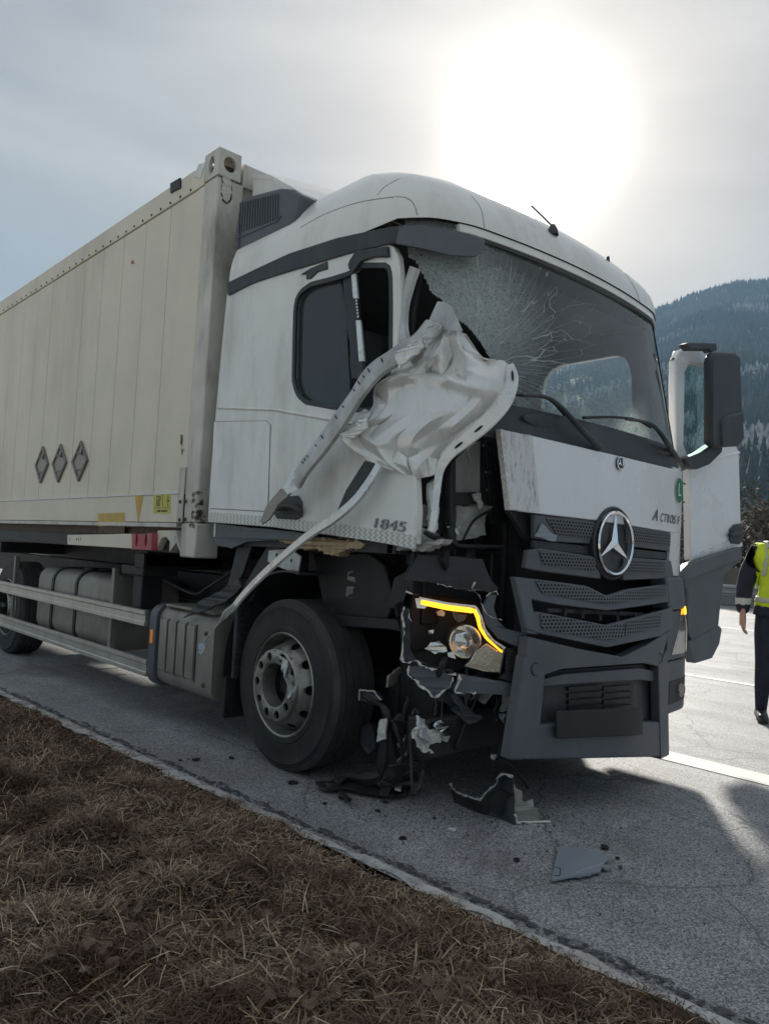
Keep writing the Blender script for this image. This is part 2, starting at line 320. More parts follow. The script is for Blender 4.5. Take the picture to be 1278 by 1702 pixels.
# ================================================================== the setting
def st(o, kind='structure'): o['kind'] = kind; return o
def nodes_mat(name):
    m = bpy.data.materials.new(name); m.use_nodes = True; MAT[name] = m; return m, m.node_tree, m.node_tree.nodes['Principled BSDF']
def asphalt():
    m, t, b = nodes_mat('asphalt'); tcn = N(t, 'ShaderNodeTexCoord')
    v = N(t, 'ShaderNodeTexVoronoi'); v.inputs['Scale'].default_value = 165; t.links.new(tcn.outputs['Object'], v.inputs['Vector'])
    n1 = N(t, 'ShaderNodeTexNoise'); n1.inputs['Scale'].default_value = 230; n1.inputs['Detail'].default_value = 4; t.links.new(tcn.outputs['Object'], n1.inputs['Vector'])
    n2 = N(t, 'ShaderNodeTexNoise'); n2.inputs['Scale'].default_value = 1.3; n2.inputs['Detail'].default_value = 8; n2.inputs['Roughness'].default_value = 0.62; t.links.new(tcn.outputs['Object'], n2.inputs['Vector'])
    r = N(t, 'ShaderNodeValToRGB'); e = r.color_ramp.elements; e[0].position = 0.2; e[0].color = (0.07, 0.07, 0.075, 1); e[1].position = 0.85; e[1].color = (0.62, 0.62, 0.62, 1)
    k = e.new(0.5); k.color = (0.30, 0.30, 0.308, 1)
    mxn = N(t, 'ShaderNodeMix', data_type='FLOAT'); mxn.inputs[0].default_value = 0.5
    sp = N(t, 'ShaderNodeSeparateColor'); t.links.new(v.outputs['Color'], sp.inputs[0]); t.links.new(sp.outputs[0], mxn.inputs[2]); t.links.new(n1.outputs['Fac'], mxn.inputs[3]); t.links.new(mxn.outputs[0], r.inputs[0])
    r2 = N(t, 'ShaderNodeValToRGB'); r2.color_ramp.elements[0].position = 0.3; r2.color_ramp.elements[0].color = (0.72, 0.71, 0.7, 1); r2.color_ramp.elements[1].position = 0.7; r2.color_ramp.elements[1].color = (1.15, 1.15, 1.16, 1); t.links.new(n2.outputs['Fac'], r2.inputs[0])
    mu = N(t, 'ShaderNodeMix', data_type='RGBA', blend_type='MULTIPLY'); mu.inputs['Factor'].default_value = 1; t.links.new(r.outputs[0], mu.inputs['A']); t.links.new(r2.outputs[0], mu.inputs['B'])
    # fine dark cracks and tyre-polished streaks along the lane
    mp_ = N(t, 'ShaderNodeMapping'); mp_.inputs['Scale'].default_value = (2.2, 0.05, 1); t.links.new(tcn.outputs['Object'], mp_.inputs[0])
    n4 = N(t, 'ShaderNodeTexNoise'); n4.inputs['Scale'].default_value = 1.6; n4.inputs['Detail'].default_value = 4; t.links.new(mp_.outputs[0], n4.inputs['Vector'])
    r4 = N(t, 'ShaderNodeMapRange'); r4.inputs['From Min'].default_value = 0.35; r4.inputs['From Max'].default_value = 0.65; r4.inputs['To Min'].default_value = 0.85; r4.inputs['To Max'].default_value = 1.1; t.links.new(n4.outputs['Fac'], r4.inputs['Value'])
    mu2 = N(t, 'ShaderNodeVectorMath', operation='SCALE'); t.links.new(mu.outputs['Result'], mu2.inputs[0]); t.links.new(r4.outputs[0], mu2.inputs['Scale'])
    n5 = N(t, 'ShaderNodeTexNoise'); n5.inputs['Scale'].default_value = 0.55; n5.inputs['Detail'].default_value = 9; n5.inputs['Roughness'].default_value = 0.7; n5.inputs['Distortion'].default_value = 1.2; t.links.new(tcn.outputs['Object'], n5.inputs['Vector'])
    r5 = N(t, 'ShaderNodeMapRange'); r5.inputs['From Min'].default_value = 0.56; r5.inputs['From Max'].default_value = 0.68; r5.inputs['To Max'].default_value = 0.55; t.links.new(n5.outputs['Fac'], r5.inputs['Value'])
    vk = N(t, 'ShaderNodeTexVoronoi', feature='DISTANCE_TO_EDGE'); vk.inputs['Scale'].default_value = 0.8; dn = N(t, 'ShaderNodeVectorMath', operation='MULTIPLY_ADD'); dn.inputs[1].default_value = (0.35, 0.35, 0.35); t.links.new(n2.outputs['Color'], dn.inputs[0]); t.links.new(tcn.outputs['Object'], dn.inputs[2]); t.links.new(dn.outputs[0], vk.inputs['Vector'])
    ck_ = N(t, 'ShaderNodeMath', operation='LESS_THAN'); ck_.inputs[1].default_value = 0.004; t.links.new(vk.outputs['Distance'], ck_.inputs[0]); cm_ = N(t, 'ShaderNodeMath', operation='MULTIPLY'); cm_.inputs[1].default_value = 0.6; t.links.new(ck_.outputs[0], cm_.inputs[0]); mxx = N(t, 'ShaderNodeMath', operation='MAXIMUM'); t.links.new(cm_.outputs[0], mxx.inputs[0]); t.links.new(r5.outputs[0], mxx.inputs[1])
    sx_ = N(t, 'ShaderNodeMix', data_type='RGBA'); sx_.inputs['B'].default_value = (0.075, 0.073, 0.072, 1); t.links.new(mxx.outputs[0], sx_.inputs['Factor']); t.links.new(mu2.outputs[0], sx_.inputs['A']); t.links.new(sx_.outputs['Result'], b.inputs['Base Color']); b.inputs['Roughness'].default_value = 0.66; b.inputs['Specular IOR Level'].default_value = 0.3
    bp = N(t, 'ShaderNodeBump'); bp.inputs['Strength'].default_value = 0.75; bp.inputs['Distance'].default_value = 0.006; t.links.new(mxn.outputs[0], bp.inputs['Height']); t.links.new(bp.outputs[0], b.inputs['Normal'])
asphalt()
def soil(name, a, c, s):
    m, t, b = nodes_mat(name); tcn = N(t, 'ShaderNodeTexCoord'); n1 = N(t, 'ShaderNodeTexNoise'); n1.inputs['Scale'].default_value = s; n1.inputs['Detail'].default_value = 10; n1.inputs['Roughness'].default_value = 0.7
    t.links.new(tcn.outputs['Object'], n1.inputs['Vector']); r = N(t, 'ShaderNodeValToRGB'); r.color_ramp.elements[0].position = 0.35; r.color_ramp.elements[1].position = 0.68; r.color_ramp.elements[0].color = (*a, 1); r.color_ramp.elements[1].color = (*c, 1)
    t.links.new(n1.outputs['Fac'], r.inputs[0]); t.links.new(r.outputs[0], b.inputs['Base Color']); b.inputs['Roughness'].default_value = 0.95; b.inputs['Specular IOR Level'].default_value = 0.1
    bp = N(t, 'ShaderNodeBump'); bp.inputs['Strength'].default_value = 0.8; bp.inputs['Distance'].default_value = 0.02; t.links.new(n1.outputs['Fac'], bp.inputs['Height']); t.links.new(bp.outputs[0], b.inputs['Normal'])
soil('verge_soil', (0.03, 0.02, 0.013), (0.11, 0.075, 0.047), 24); soil('field', (0.05, 0.055, 0.03), (0.12, 0.11, 0.06), 0.08); soil('forest_floor', (0.045, 0.05, 0.035), (0.15, 0.14, 0.115), 0.012)
def island_mat(name, cols, rough=0.8, patch=None, pscale=3.0):
    m, t, b = nodes_mat(name); g = N(t, 'ShaderNodeNewGeometry'); r = N(t, 'ShaderNodeValToRGB'); el = r.color_ramp.elements
    for i, (p, c) in enumerate(cols):
        e = el[i] if i < 2 else el.new(p); e.position = p; e.color = (*c, 1)
    t.links.new(g.outputs['Random Per Island'], r.inputs[0]); out = r.outputs[0]
    if patch:
        tcn = N(t, 'ShaderNodeTexCoord'); n1 = N(t, 'ShaderNodeTexNoise'); n1.inputs['Scale'].default_value = pscale; n1.inputs['Detail'].default_value = 5; t.links.new(tcn.outputs['Object'], n1.inputs['Vector'])
        mr = N(t, 'ShaderNodeMapRange'); mr.inputs['From Min'].default_value = 0.42; mr.inputs['From Max'].default_value = 0.66; t.links.new(n1.outputs['Fac'], mr.inputs['Value'])
        x = N(t, 'ShaderNodeMix', data_type='RGBA'); x.inputs['B'].default_value = (*patch, 1); t.links.new(mr.outputs[0], x.inputs['Factor']); t.links.new(out, x.inputs['A']); out = x.outputs['Result']
    t.links.new(out, b.inputs['Base Color']); b.inputs['Roughness'].default_value = rough; b.inputs['Specular IOR Level'].default_value = 0.25
island_mat('dry_grass', [(0.0, (0.055, 0.034, 0.022)), (1.0, (0.60, 0.47, 0.33)), (0.35, (0.165, 0.108, 0.072)), (0.62, (0.27, 0.19, 0.13)), (0.86, (0.41, 0.31, 0.215))], patch=(0.085, 0.05, 0.032), pscale=3.2)
island_mat('straw', [(0.0, (0.22, 0.16, 0.09)), (1.0, (0.52, 0.44, 0.30)), (0.5, (0.34, 0.27, 0.17))])
island_mat('conifer', [(0.0, (0.012, 0.02, 0.016)), (1.0, (0.04, 0.047, 0.034)), (0.6, (0.02, 0.03, 0.022))], patch=(0.10, 0.095, 0.085), pscale=0.006)
island_mat('frosted_tree', [(0.0, (0.22, 0.22, 0.22)), (1.0, (0.42, 0.42, 0.43))])

def kx(y): return -1.6824 - 0.0527 * (y - 1.1)       # the road's edge beside the verge
g = 3100.0
st(mo('ground', [(-g, -g, -0.16), (g, -g, -0.16), (g, g, -0.16), (-g, g, -0.16)], [(0, 1, 2, 3)], 'field'))
ys = [-40 + i * 4 for i in range(46)]
st(mo('road', [(kx(y) - 0.02, y, 0) for y in ys] + [(24.5, y, 0) for y in ys], [(i, i + 46, i + 47, i + 1) for i in range(45)], 'asphalt'))
def strip(name, xa, xb, y0, y1, z, m, n=2): 
    Y = [y0 + (y1 - y0) * i / (n - 1) for i in range(n)]
    xa_ = xa if callable(xa) else (lambda y: xa); xb_ = xb if callable(xb) else (lambda y: xb)
    return st(mo(name, [(xa_(y), y, z) for y in Y] + [(xb_(y), y, z) for y in Y], [(i, i + n, i + n + 1, i + 1) for i in range(n - 1)], m))
def nj(y, s, a): return a * noise.noise(Vector((y * s, 3.1, 0.7)))
strip('edge_line', lambda y: kx(y) - 0.035 + nj(y, 5, 0.05) + nj(y, 17, 0.03), lambda y: kx(y) + 0.035 + nj(y + 30, 6, 0.03) + nj(y + 9, 25, 0.025), -4, 16, 0.004, 'edge_line', 400)
strip('edge_joint', lambda y: kx(y) + 0.05 + nj(y, 11, 0.02) + nj(y, 40, 0.01), lambda y: kx(y) + 0.10 + nj(y + 50, 9, 0.04) + nj(y, 35, 0.02), -4, 16, 0.005, 'tar', 400)
strip('near_edge_marking', lambda y: 1.12 + nj(y, 4, 0.012), lambda y: 1.37 + nj(y + 7, 4, 0.012), -40, 60, 0.004, 'paint_line', 120); strip('lane_marking', 5.13, 5.27, -40, 60, 0.004, 'paint_line'); strip('shoulder_marking', 13.0, 13.22, -40, 60, 0.004, 'paint_line')
for i in range(4): strip('dash_marking', 9.05, 9.18, -14 + i * 18, -8 + i * 18, 0.004, 'paint_line')
# verge: a low uneven bank
def kv(y): return kx(y) - 0.005 + 0.075 * noise.noise(Vector((0, y * 1.1, 5.5))) + 0.04 * noise.noise(Vector((0, y * 4.7, 1.5))) + 0.02 * noise.noise(Vector((0, y * 15, 1.5)))
def vz(x, y):
    d = kv(y) - x
    if d < 0: return -0.03
    ramp = min(1.0, d / 0.7)
    return 0.006 + ramp * (0.06 + 0.055 * noise.noise(Vector((x * 1.1, y * 1.1, 0))) + 0.06 * noise.noise(Vector((x * 4.2, y * 4.2, 4)))) + 0.01 * noise.noise(Vector((x * 9, y * 9, 2)))
rows = []
for i in range(301):
    y = -3.5 + i * 0.06; rows.append([(kv(y) + 0.01 - d, y, vz(kv(y) + 0.01 - d, y)) for d in [0.0, 0.05, 0.1] + [0.16 + 0.1 * k for k in range(15)]])
v, f = grid_g(rows); st(mo('verge', v, f, 'verge_soil', smooth=True))
# paved path beyond the verge; pale unseen yard added to bounce light
pv = []
path = st(mo('path', *box(-45.0, -3.12, -30, 40, -0.1, 0.035), 'bounce_yard'))
slab_me = None
for i in range(18):
    for j in range(3):
        y = -2.0 + i * 0.42; x = -3.6 - j * 0.42
        o = mo('slab', *box(-0.205, 0.205, -0.205, 0.205, 0.0, 0.062), 'paving', bevel=0.008) if slab_me is None else bpy.data.objects.new('slab', slab_me)
        if slab_me is None: slab_me = o.data
        else:
            COL.objects.link(o); b = o.modifiers.new('bevel', 'BEVEL'); b.width = 0.008; b.limit_method = 'ANGLE'
        o.parent = path; o.location = (x + 0.2, y, 0.01 + random.uniform(0, 0.008)); o.rotation_euler = (random.uniform(-0.01, 0.01), random.uniform(-0.01, 0.01), 0)

# dry grass: one mass of separate blades
def grass(n, xr, yr, lmin, lmax, wid, name_seed, lift=0.06, spread=1.5, elm=0.42, curlsd=0.22, tuft=0):
    g_ = np.random.default_rng(name_seed); pos = []
    while len(pos) < n:
        x = g_.uniform(*xr); y = g_.uniform(*yr); d = kv(y) - x
        if d < 0.0 or x < -3.2 + 0.12 * noise.noise(Vector((0, y * 3, 0))): continue
        if g_.random() > 0.35 + 0.9 * abs(noise.noise(Vector((x * 2.2, y * 2.2, 9)))) + 0.3: continue
        if d < 0.12 and g_.random() > 0.25 + d * 6: continue
        pos.append((x, y, vz(x, y), d))
    ctr = pos
    if tuft: pos = [(q[0] + dx, q[1] + dy, vz(q[0] + dx, q[1] + dy), q[3]) for q in pos for dx, dy in g_.normal(0, 0.022, (tuft, 2))]
    pos = np.array(pos); n = len(pos); d = pos[:, 3]
    fld = np.array([noise.noise(Vector((x * 2.6, y * 2.6, 21))) for x, y, z, _ in pos]) * 5.0
    az = fld + g_.normal(0, spread, n)
    if tuft: c_ = np.repeat(np.array(ctr)[:, :2], tuft, axis=0); az = np.arctan2(pos[:, 1] - c_[:, 1], pos[:, 0] - c_[:, 0]) + g_.normal(0, 0.5, n)
    L = g_.uniform(lmin, lmax, n) * np.clip(0.35 + d * 1.6, 0.4, 1); el = np.clip(g_.normal(elm, 0.38, n), 0.02, 1.25)
    curl = g_.normal(0.0, curlsd, n); droop = el * g_.uniform(0.8, 2.0, n); z0 = pos[:, 2] + g_.random(n) ** 2.2 * lift * np.clip(d * 4, 0.1, 1)
    k = 4; V = np.zeros((n, 2 * k - 1, 3)); p = np.stack([pos[:, 0], pos[:, 1], z0 - 0.004], 1); W = g_.uniform(0.6, 1.35, n) * wid
    for s in range(k):
        a = az + curl * s / (k - 1); e = el - droop * s / (k - 1)
        sidev = np.stack([-np.sin(a), np.cos(a), 0.35 * np.sin(a * 7)], 1) * (W * (1 - 0.3 * s / (k - 1)) / 2)[:, None]
        if s < k - 1: V[:, 2 * s] = p - sidev; V[:, 2 * s + 1] = p + sidev
        else: V[:, 2 * s] = p
        p = p + np.stack([np.cos(a) * np.cos(e), np.sin(a) * np.cos(e), np.sin(e)], 1) * (L / (k - 1))[:, None]
        p[:, 2] = np.maximum(p[:, 2], pos[:, 2] + 0.002)
    return V
B_main = np.concatenate([grass(74000, (-3.35, -1.5), (-1.5, 2.2), 0.02, 0.085, 0.0034, 1, 0.045, 2.2, 0.35), grass(420, (-3.3, -1.65), (-1.5, 2.4), 0.05, 0.12, 0.0032, 5, 0.01, 1, 0.75, 0.25, 42), grass(9000, (-3.3, -1.4), (-3.4, -1.4), 0.03, 0.10, 0.0042, 8, 0.045, 2.2, 0.35), grass(8000, (-3.6, -1.6), (6.4, 14.0), 0.05, 0.12, 0.006, 9), grass(22000, (-3.3, -1.6), (2.0, 6.5), 0.04, 0.12, 0.0042, 2)])
B_straw = grass(2600, (-3.35, -1.6), (-1.5, 2.6), 0.05, 0.15, 0.0028, 3, 0.09, 2.5, 0.25)
for nm_, B in (('dry_grass', B_main), ('straw', B_straw)):
  n = len(B); nv = B.shape[1]; me = bpy.data.meshes.new(nm_)
  base = np.arange(n)[:, None] * nv
  T = np.concatenate([base + np.array([[0, 1, 3]]), base + np.array([[0, 3, 2]]), base + np.array([[2, 3, 5]]), base + np.array([[2, 5, 4]]), base + np.array([[4, 5, 6]])]).astype(np.int32)
  me.vertices.add(n * nv); me.vertices.foreach_set('co', B.reshape(-1).astype(np.float32)); me.loops.add(T.size); me.loops.foreach_set('vertex_index', T.reshape(-1)); me.polygons.add(len(T))
  me.polygons.foreach_set('loop_start', np.arange(0, T.size, 3, dtype=np.int32)); me.update(calc_edges=True); me.materials.append(MAT[nm_])
  go = bpy.data.objects.new(nm_, me); COL.objects.link(go); st(go, 'stuff'); tag(go, 'matted dry brown grass covering the verge beside the road' if nm_ == 'dry_grass' else 'loose pale straw stalks strewn over the dry grass verge', 'grass')
# fallen leaves and a stone lying on the grass
def leaf_mesh(seed):
    rr = random.Random(seed); n_ = 7; V = []; 
    for i in range(n_):
        t = i / (n_ - 1); wv = 0.42 * math.sin(math.pi * min(1, t * 0.93 + 0.04)) ** 0.8 * (0.8 + 0.4 * rr.random()); zc = 0.25 * math.sin(t * 3 + rr.random())
        V += [(-wv, t, zc + 0.25 * wv + rr.uniform(-.05, .05)), (0, t, zc), (wv, t, zc + 0.2 * wv + rr.uniform(-.08, .08))]
    F = [(3 * i + j, 3 * i + j + 1, 3 * i + j + 4, 3 * i + j + 3) for i in range(n_ - 1) for j in range(2)]
    m_ = bpy.data.meshes.new('fallen_leaf'); m_.from_pydata(V, [], F); m_.materials.append(MAT['leaf_brown']); m_.shade_smooth(); return m_
leaf_m = [leaf_mesh(i) for i in range(5)]
spots = [(178, 1375), (352, 1378), (713, 1565), (560, 1500), (433, 1505), (268, 1577), (185, 1622), (610, 1605), (560, 1660), (590, 1640), (672, 1553), (880, 1600), (905, 1618), (850, 1690), (720, 1655), (985, 1640), (410, 1412), (120, 1480), (230, 1530), (320, 1620), (395, 1560), (470, 1590), (505, 1430), (640, 1490), (60, 1420), (90, 1640)]
spots += [(random.uniform(10, 900), random.uniform(1330, 1695)) for _ in range(70)]; spots = [q for q in spots if q[1] > 1235 + q[0] * 0.47]
for i, (a, b) in enumerate(spots):
    p = on(a, b, Z=0.08); o = bpy.data.objects.new('fallen_leaf', leaf_m[i % 5]); COL.objects.link(o); s = random.uniform(0.028, 0.052)
    o.location = (p.x, p.y, vz(p.x, p.y) + 0.04); o.scale = (s, s, s); o.rotation_euler = (random.uniform(-0.5, 0.5), random.uniform(-0.5, 0.5), random.uniform(0, 6.3))
    tag(o, 'curled brown leaf lying on the dry grass verge', 'leaf', 'fallen leaves on the verge')
bm = bmesh.new(); bmesh.ops.create_icosphere(bm, subdivisions=3, radius=1)
for v_ in bm.verts: v_.co *= 1 + 0.25 * noise.noise(v_.co * 1.3)
me = bpy.data.meshes.new('stone'); bm.to_mesh(me); bm.free(); me.materials.append(MAT['stone']); me.shade_smooth()
o = bpy.data.objects.new('stone', me); COL.objects.link(o); p = on(592, 1560, Z=0.09); o.location = (p.x, p.y, vz(p.x, p.y) + 0.03); o.scale = (0.022, 0.017, 0.012); tag(o, 'small pale pinkish stone lying in the dry grass', 'stone')

# ------------------------------------------------------------------ far side: rail, panels, shrubs, trees, hill
gr = thing('guardrail', 'grey steel crash barrier along the far edge of the road', 'guardrail', (22.6, 0, 0))
wv = [(0.0, 0.42), (0.05, 0.46), (0.05, 0.52), (0.0, 0.56), (0.0, 0.60), (0.05, 0.64), (0.05, 0.70), (0.0, 0.75)]
rows = [[(22.6 - a, y, z) for a, z in wv] for y in (-20, 60)]; v, f = grid_g(rows, (0.012, 0, 0)); mo('beam', v, f, 'guardrail_steel', gr)
for i in range(27):
    y = -19 + i * 3; boxo('post', 22.63, 22.75, y, y + 0.1, 0, 0.72, 'guardrail_steel', gr, 0)
kb = thing('kerb_wall', 'low grey concrete barrier foot behind the crash barrier', 'barrier', (23.2, 0, 0)); boxo('foot', 23.2, 23.6, -20, 60, 0, 0.4, 'rail_concrete', kb, 0.03)
nw = thing('noise_barrier', 'low brown boarded noise wall behind the crash barrier', 'wall', (24.2, 0, 0))
for i in range(20): boxo('board_panel', 24.2, 24.3, -20 + i * 4.02, -16.02 + i * 4.02, -0.1, 1.3 + 0.02 * (i % 3), 'noise_panel', nw, 0.02)
def leafcloud(cn, pts, size, m, name, parent, seed):
    g_ = np.random.default_rng(seed); V = []; F = []
    for p in pts:
        u = Vector(g_.normal(size=3)).normalized(); v_ = u.cross(Vector(g_.normal(size=3))).normalized(); s = size * g_.uniform(0.5, 1.4); b = len(V)
        V += [p + u * s, p + v_ * s * 0.5, p - u * s, p - v_ * s * 0.5]; F.append((b, b + 1, b + 2, b + 3))
    me = bpy.data.meshes.new(name); off = root_loc(parent); me.from_pydata([tuple(q - off) for q in V], [], F); me.materials.append(MAT[m]); o = bpy.data.objects.new(name, me); COL.objects.link(o); o.parent = parent; return o
def shrub(x, y, h, seed, label, leafm, blossom):
    rr = random.Random(seed); t = thing('shrub', label, 'shrub', (x, y, -0.1), 'shrubs behind the crash barrier'); parts = []; tips = []
    for i in range(26):
        a = rr.uniform(0, 6.28); p = Vector((x + 0.25 * math.cos(a), y + 0.25 * math.sin(a), -0.12)); d = Vector((math.cos(a) * 0.35, math.sin(a) * 0.35, 1)).normalized(); P = [p]
        for k in range(6):
            d = (d + Vector((rr.uniform(-.3, .3), rr.uniform(-.3, .3), rr.uniform(-.1, .15)))).normalized(); p = p + d * h / 6 * rr.uniform(0.7, 1.1); P.append(p)
            for q in range(3):
                e = (d + Vector((rr.uniform(-1, 1), rr.uniform(-1, 1), rr.uniform(-.4, .6)))).normalized(); q1 = p + e * h * 0.1; q2 = q1 + (e + Vector((rr.uniform(-.5, .5), rr.uniform(-.5, .5), 0.2))).normalized() * h * 0.08
                parts.append(tube_g([p, q1, q2], 0.012, 3)); tips += [q1, q2, q1.lerp(q2, 0.5)]
        parts.append(sweep_g(P, circ(0.03, 4), (0.3, 0.2, 0.93), scale=[1 - 0.13 * k for k in range(7)]))
    v, f = join(*parts); mo('branches', v, f, 'shrub_twig', t)
    pts = [q + Vector((rr.gauss(0, .2), rr.gauss(0, .2), rr.gauss(0, .2))) for q in tips for _ in range(3)]
    leafcloud(t, pts, 0.11, leafm, 'foliage', t, seed)
    if blossom: leafcloud(t, [q for q in tips if q.z < h * 0.75 and rr.random() < 0.5], 0.09, 'shrub_blossom', 'blossom', t, seed + 1)
SL = ['brown leafless shrub with pale blossom behind the noise wall', 'olive green shrub growing behind the noise wall']
for i, (x, y, h) in enumerate([(26.5, 3.6, 3.3), (26.2, 6.4, 3.6), (26.6, 9.0, 3.9), (26.2, 11.8, 3.4), (27.0, 14.6, 3.6), (30.5, 5.2, 4.6), (31, 9.6, 5.2), (30.5, 14.2, 4.6)]):
    shrub(x, y, h, 40 + i, SL[0] if i < 5 else SL[1], 'shrub_twig' if i < 5 else 'shrub_green', i < 5)
def conifer_g(x, y, z, h, r, n=7, seed=0, tiers=3):
    rr = random.Random(seed); V, F = [], []
    for k in range(tiers):
        z0 = z + h * (0.1 + 0.8 * k / tiers); z1 = z + h * (0.1 + 0.9 * (k + 1.35) / (tiers + 0.35)) if k < tiers - 1 else z + h; rad = r * (1 - 0.8 * k / tiers); b = len(V)
        for i in range(n):
            a = 6.283 * i / n + rr.random(); q = rad * (0.7 + 0.5 * rr.random()); V.append((x + q * math.cos(a), y + q * math.sin(a), z0 + rr.uniform(-.04, .04) * h))
        V.append((x, y, z1)); F += [(b + i, b + (i + 1) % n, b + n) for i in range(n)]
    return V, F
ELV = [(30, 5), (48, 11), (56, 15.3), (61.1, 17.0), (64, 18.0), (66.3, 18.55), (68.5, 18.4), (72, 18.9), (82, 19.0), (110, 12)]
def ridge_el(az):
    for (a, e), (b, g_) in zip(ELV, ELV[1:]):
        if a <= az <= b: return e + (g_ - e) * (az - a) / (b - a)
    return ELV[0][1] if az < ELV[0][0] else ELV[-1][1]
def hill_z(az, r):
    H = 1960 * math.tan(R(ridge_el(az))) ; s = (r - 260) / 1700
    if s <= 0: return -0.5
    p = CAM.x + r * math.sin(R(az)), CAM.y + r * math.cos(R(az)); nz = noise.noise(Vector((p[0] / 190, p[1] / 190, 0))) * 34 + noise.noise(Vector((p[0] / 60, p[1] / 60, 3))) * 9
    k = s ** 1.25 if s < 1 else max(0, 1 - (s - 1) * 0.8)
    return H * k + nz * min(1, s * 3) * (0.35 if s > 0.85 else 1)
rows = [[(CAM.x + r * math.sin(R(az)), CAM.y + r * math.cos(R(az)), hill_z(az, r)) for r in [240, 260] + [260 + 1700 * (k / 40) for k in range(1, 57)]] for az in [30 + 0.8 * i for i in range(101)]]
v, f = grid_g(rows); st(mo('hill', v, f, 'forest_floor', smooth=True))
# the wood on the hillside reads as one mass
VA, FA = [], []; VB, FB = [], []
rr = random.Random(5); cnt = 0
temp = [conifer_g(0, 0, 0, 1, 1, 6, s, 3) for s in range(6)]
tv = [np.array([list(p) for p in t_[0]]) for t_ in temp]; tf = [np.array(t_[1]) for t_ in temp]
nA = nB = 0
for i in range(30000):
    az = rr.uniform(42, 92); r = math.sqrt(rr.uniform(420 ** 2, 2010 ** 2))
    if i < 3600: r = rr.uniform(1890, 1995)
    if i % 3 and i >= 3600: az = rr.uniform(57, 76)
    z = hill_z(az, r); k = rr.randrange(6); h = rr.uniform(13, 25) if r < 1880 else rr.uniform(18, 34); x, y = CAM.x + r * math.sin(R(az)), CAM.y + r * math.cos(R(az))
    pale = noise.noise(Vector((x / 110, y / 110, 8))) + 0.25 * (1 - r / 1900) + rr.uniform(-0.25, 0.25) > 0.33
    if pale: h *= 0.75
    wd = h * (0.17 if not pale else 0.28); P = tv[k] * np.array([wd, wd, h]) + np.array([x, y, z - 1])
    if pale: VB.append(P); FB.append(tf[k] + nB); nB += len(P)
    else: VA.append(P); FA.append(tf[k] + nA); nA += len(P)
for nm, V_, F_, m_, lab in (('conifer_forest', VA, FA, 'conifer', 'dark conifer forest covering the hillside up to the ridge'), ('frosted_forest', VB, FB, 'frosted_tree', 'pale bare trees scattered in the conifer forest on the hillside')):
    me = bpy.data.meshes.new(nm); me.from_pydata(np.concatenate(V_).tolist(), [], np.concatenate(F_).tolist()); me.materials.append(MAT[m_]); o = bpy.data.objects.new(nm, me); COL.objects.link(o); st(o, 'stuff'); tag(o, lab, 'forest')
for i, (x, y, h) in enumerate([(70, 18, 7), (74, 24, 8), (80, 29, 9), (66, 30, 7), (95, 34, 10), (88, 40, 9)]):
    t = thing('spruce_tree', 'dark spruce standing in the field between shrubs and wooded hill', 'tree', (x, y, -0.16), 'spruces in the field'); v, f = tube_g([(x, y, -0.2), (x, y, h * 0.5)], 0.14, 6); mo('trunk', v, f, 'bark', t)
    rr = random.Random(i); pts = []
    for q in range(1500):
        u = rr.random() ** 0.7; a = rr.uniform(0, 6.28); rad = h * 0.2 * u * (0.6 + 0.4 * math.sin(u * 40)) * rr.uniform(0.3, 1); pts.append(Vector((x + rad * math.cos(a), y + rad * math.sin(a), h - u * h * 0.92)))
    leafcloud(t, pts, 0.3, 'conifer', 'crown', t, i)
hz = mo('haze', *box(-3300, 3300, -3300, 3300, -1.2, 800), 'void_black'); st(hz, 'stuff'); hz.data.materials.clear()
m = bpy.data.materials.new('haze_air'); m.use_nodes = True; t = m.node_tree; t.nodes.clear(); o_ = N(t, 'ShaderNodeOutputMaterial'); pvn = N(t, 'ShaderNodeVolumePrincipled')
pvn.inputs['Color'].default_value = (0.45, 0.72, 1.0, 1); pvn.inputs['Density'].default_value = 0.00018; pvn.inputs['Anisotropy'].default_value = 0.0; t.links.new(pvn.outputs[0], o_.inputs['Volume']); hz.data.materials.append(m)

# ================================================================== swap body container (rests on the truck)
CX = -1.275; CY0, CY1, CZ0, CZ1 = 2.60, 10.4, 1.24, 4.04
ct = thing('container', 'cream swap body container with a flat panelled side carried on the wrecked truck', 'container', (0, 6.5, 1.24))
def sdc(pts, off=0.0): return [on(a, b, X=CX - off) for a, b in pts]
# inner core so no light leaks between the panels
boxo('core', CX + 0.03, 1.22, CY0 + 0.05, CY1, CZ0 + 0.1, CZ1 - 0.05, 'rust', ct, 0)
seams = [2.885 + 0.424 * k for k in range(0, 18)]
zb, zt = 1.652, 3.86
for k in range(17):
    a, b = seams[k] + 0.0035, seams[k + 1] - 0.0035
    if b > CY1: b = CY1
    v, f = box(CX + random.uniform(0, 0.0012), CX + 0.035, a, b, zb + 0.003, zt); mo('wall_panel', v, f, 'container_paint', ct, bevel=0.003)
boxo('edge_trim', CX - 0.006, CX + 0.03, 2.79, 2.882, 1.64, zt, 'container_paint', ct, 0.006)
# corner post: outer angle and front face
post = boxo('corner_post', CX - 0.012, CX + 0.2, CY0, 2.785, 1.44, 3.87, 'container_post', ct, 0.012)
boxo('front_post', 1.05, 1.23, CY0, 2.785, 1.24, 4.0, 'container_post', ct, 0.01)
boxo('front_wall', CX + 0.2, 1.06, CY0 + 0.03, CY0 + 0.09, 1.3, 3.96, 'container_post', ct, 0.004)
for k in range(9):
    x = CX + 0.32 + k * 0.24; boxo('front_rib', x, x + 0.1, CY0 + 0.005, CY0 + 0.04, 1.35, 3.8, 'container_post', ct, 0.01)
boxo('front_top_beam', CX + 0.19, 1.06, CY0 - 0.002, CY0 + 0.1, 3.86, 4.03, 'container_post', ct, 0.008)
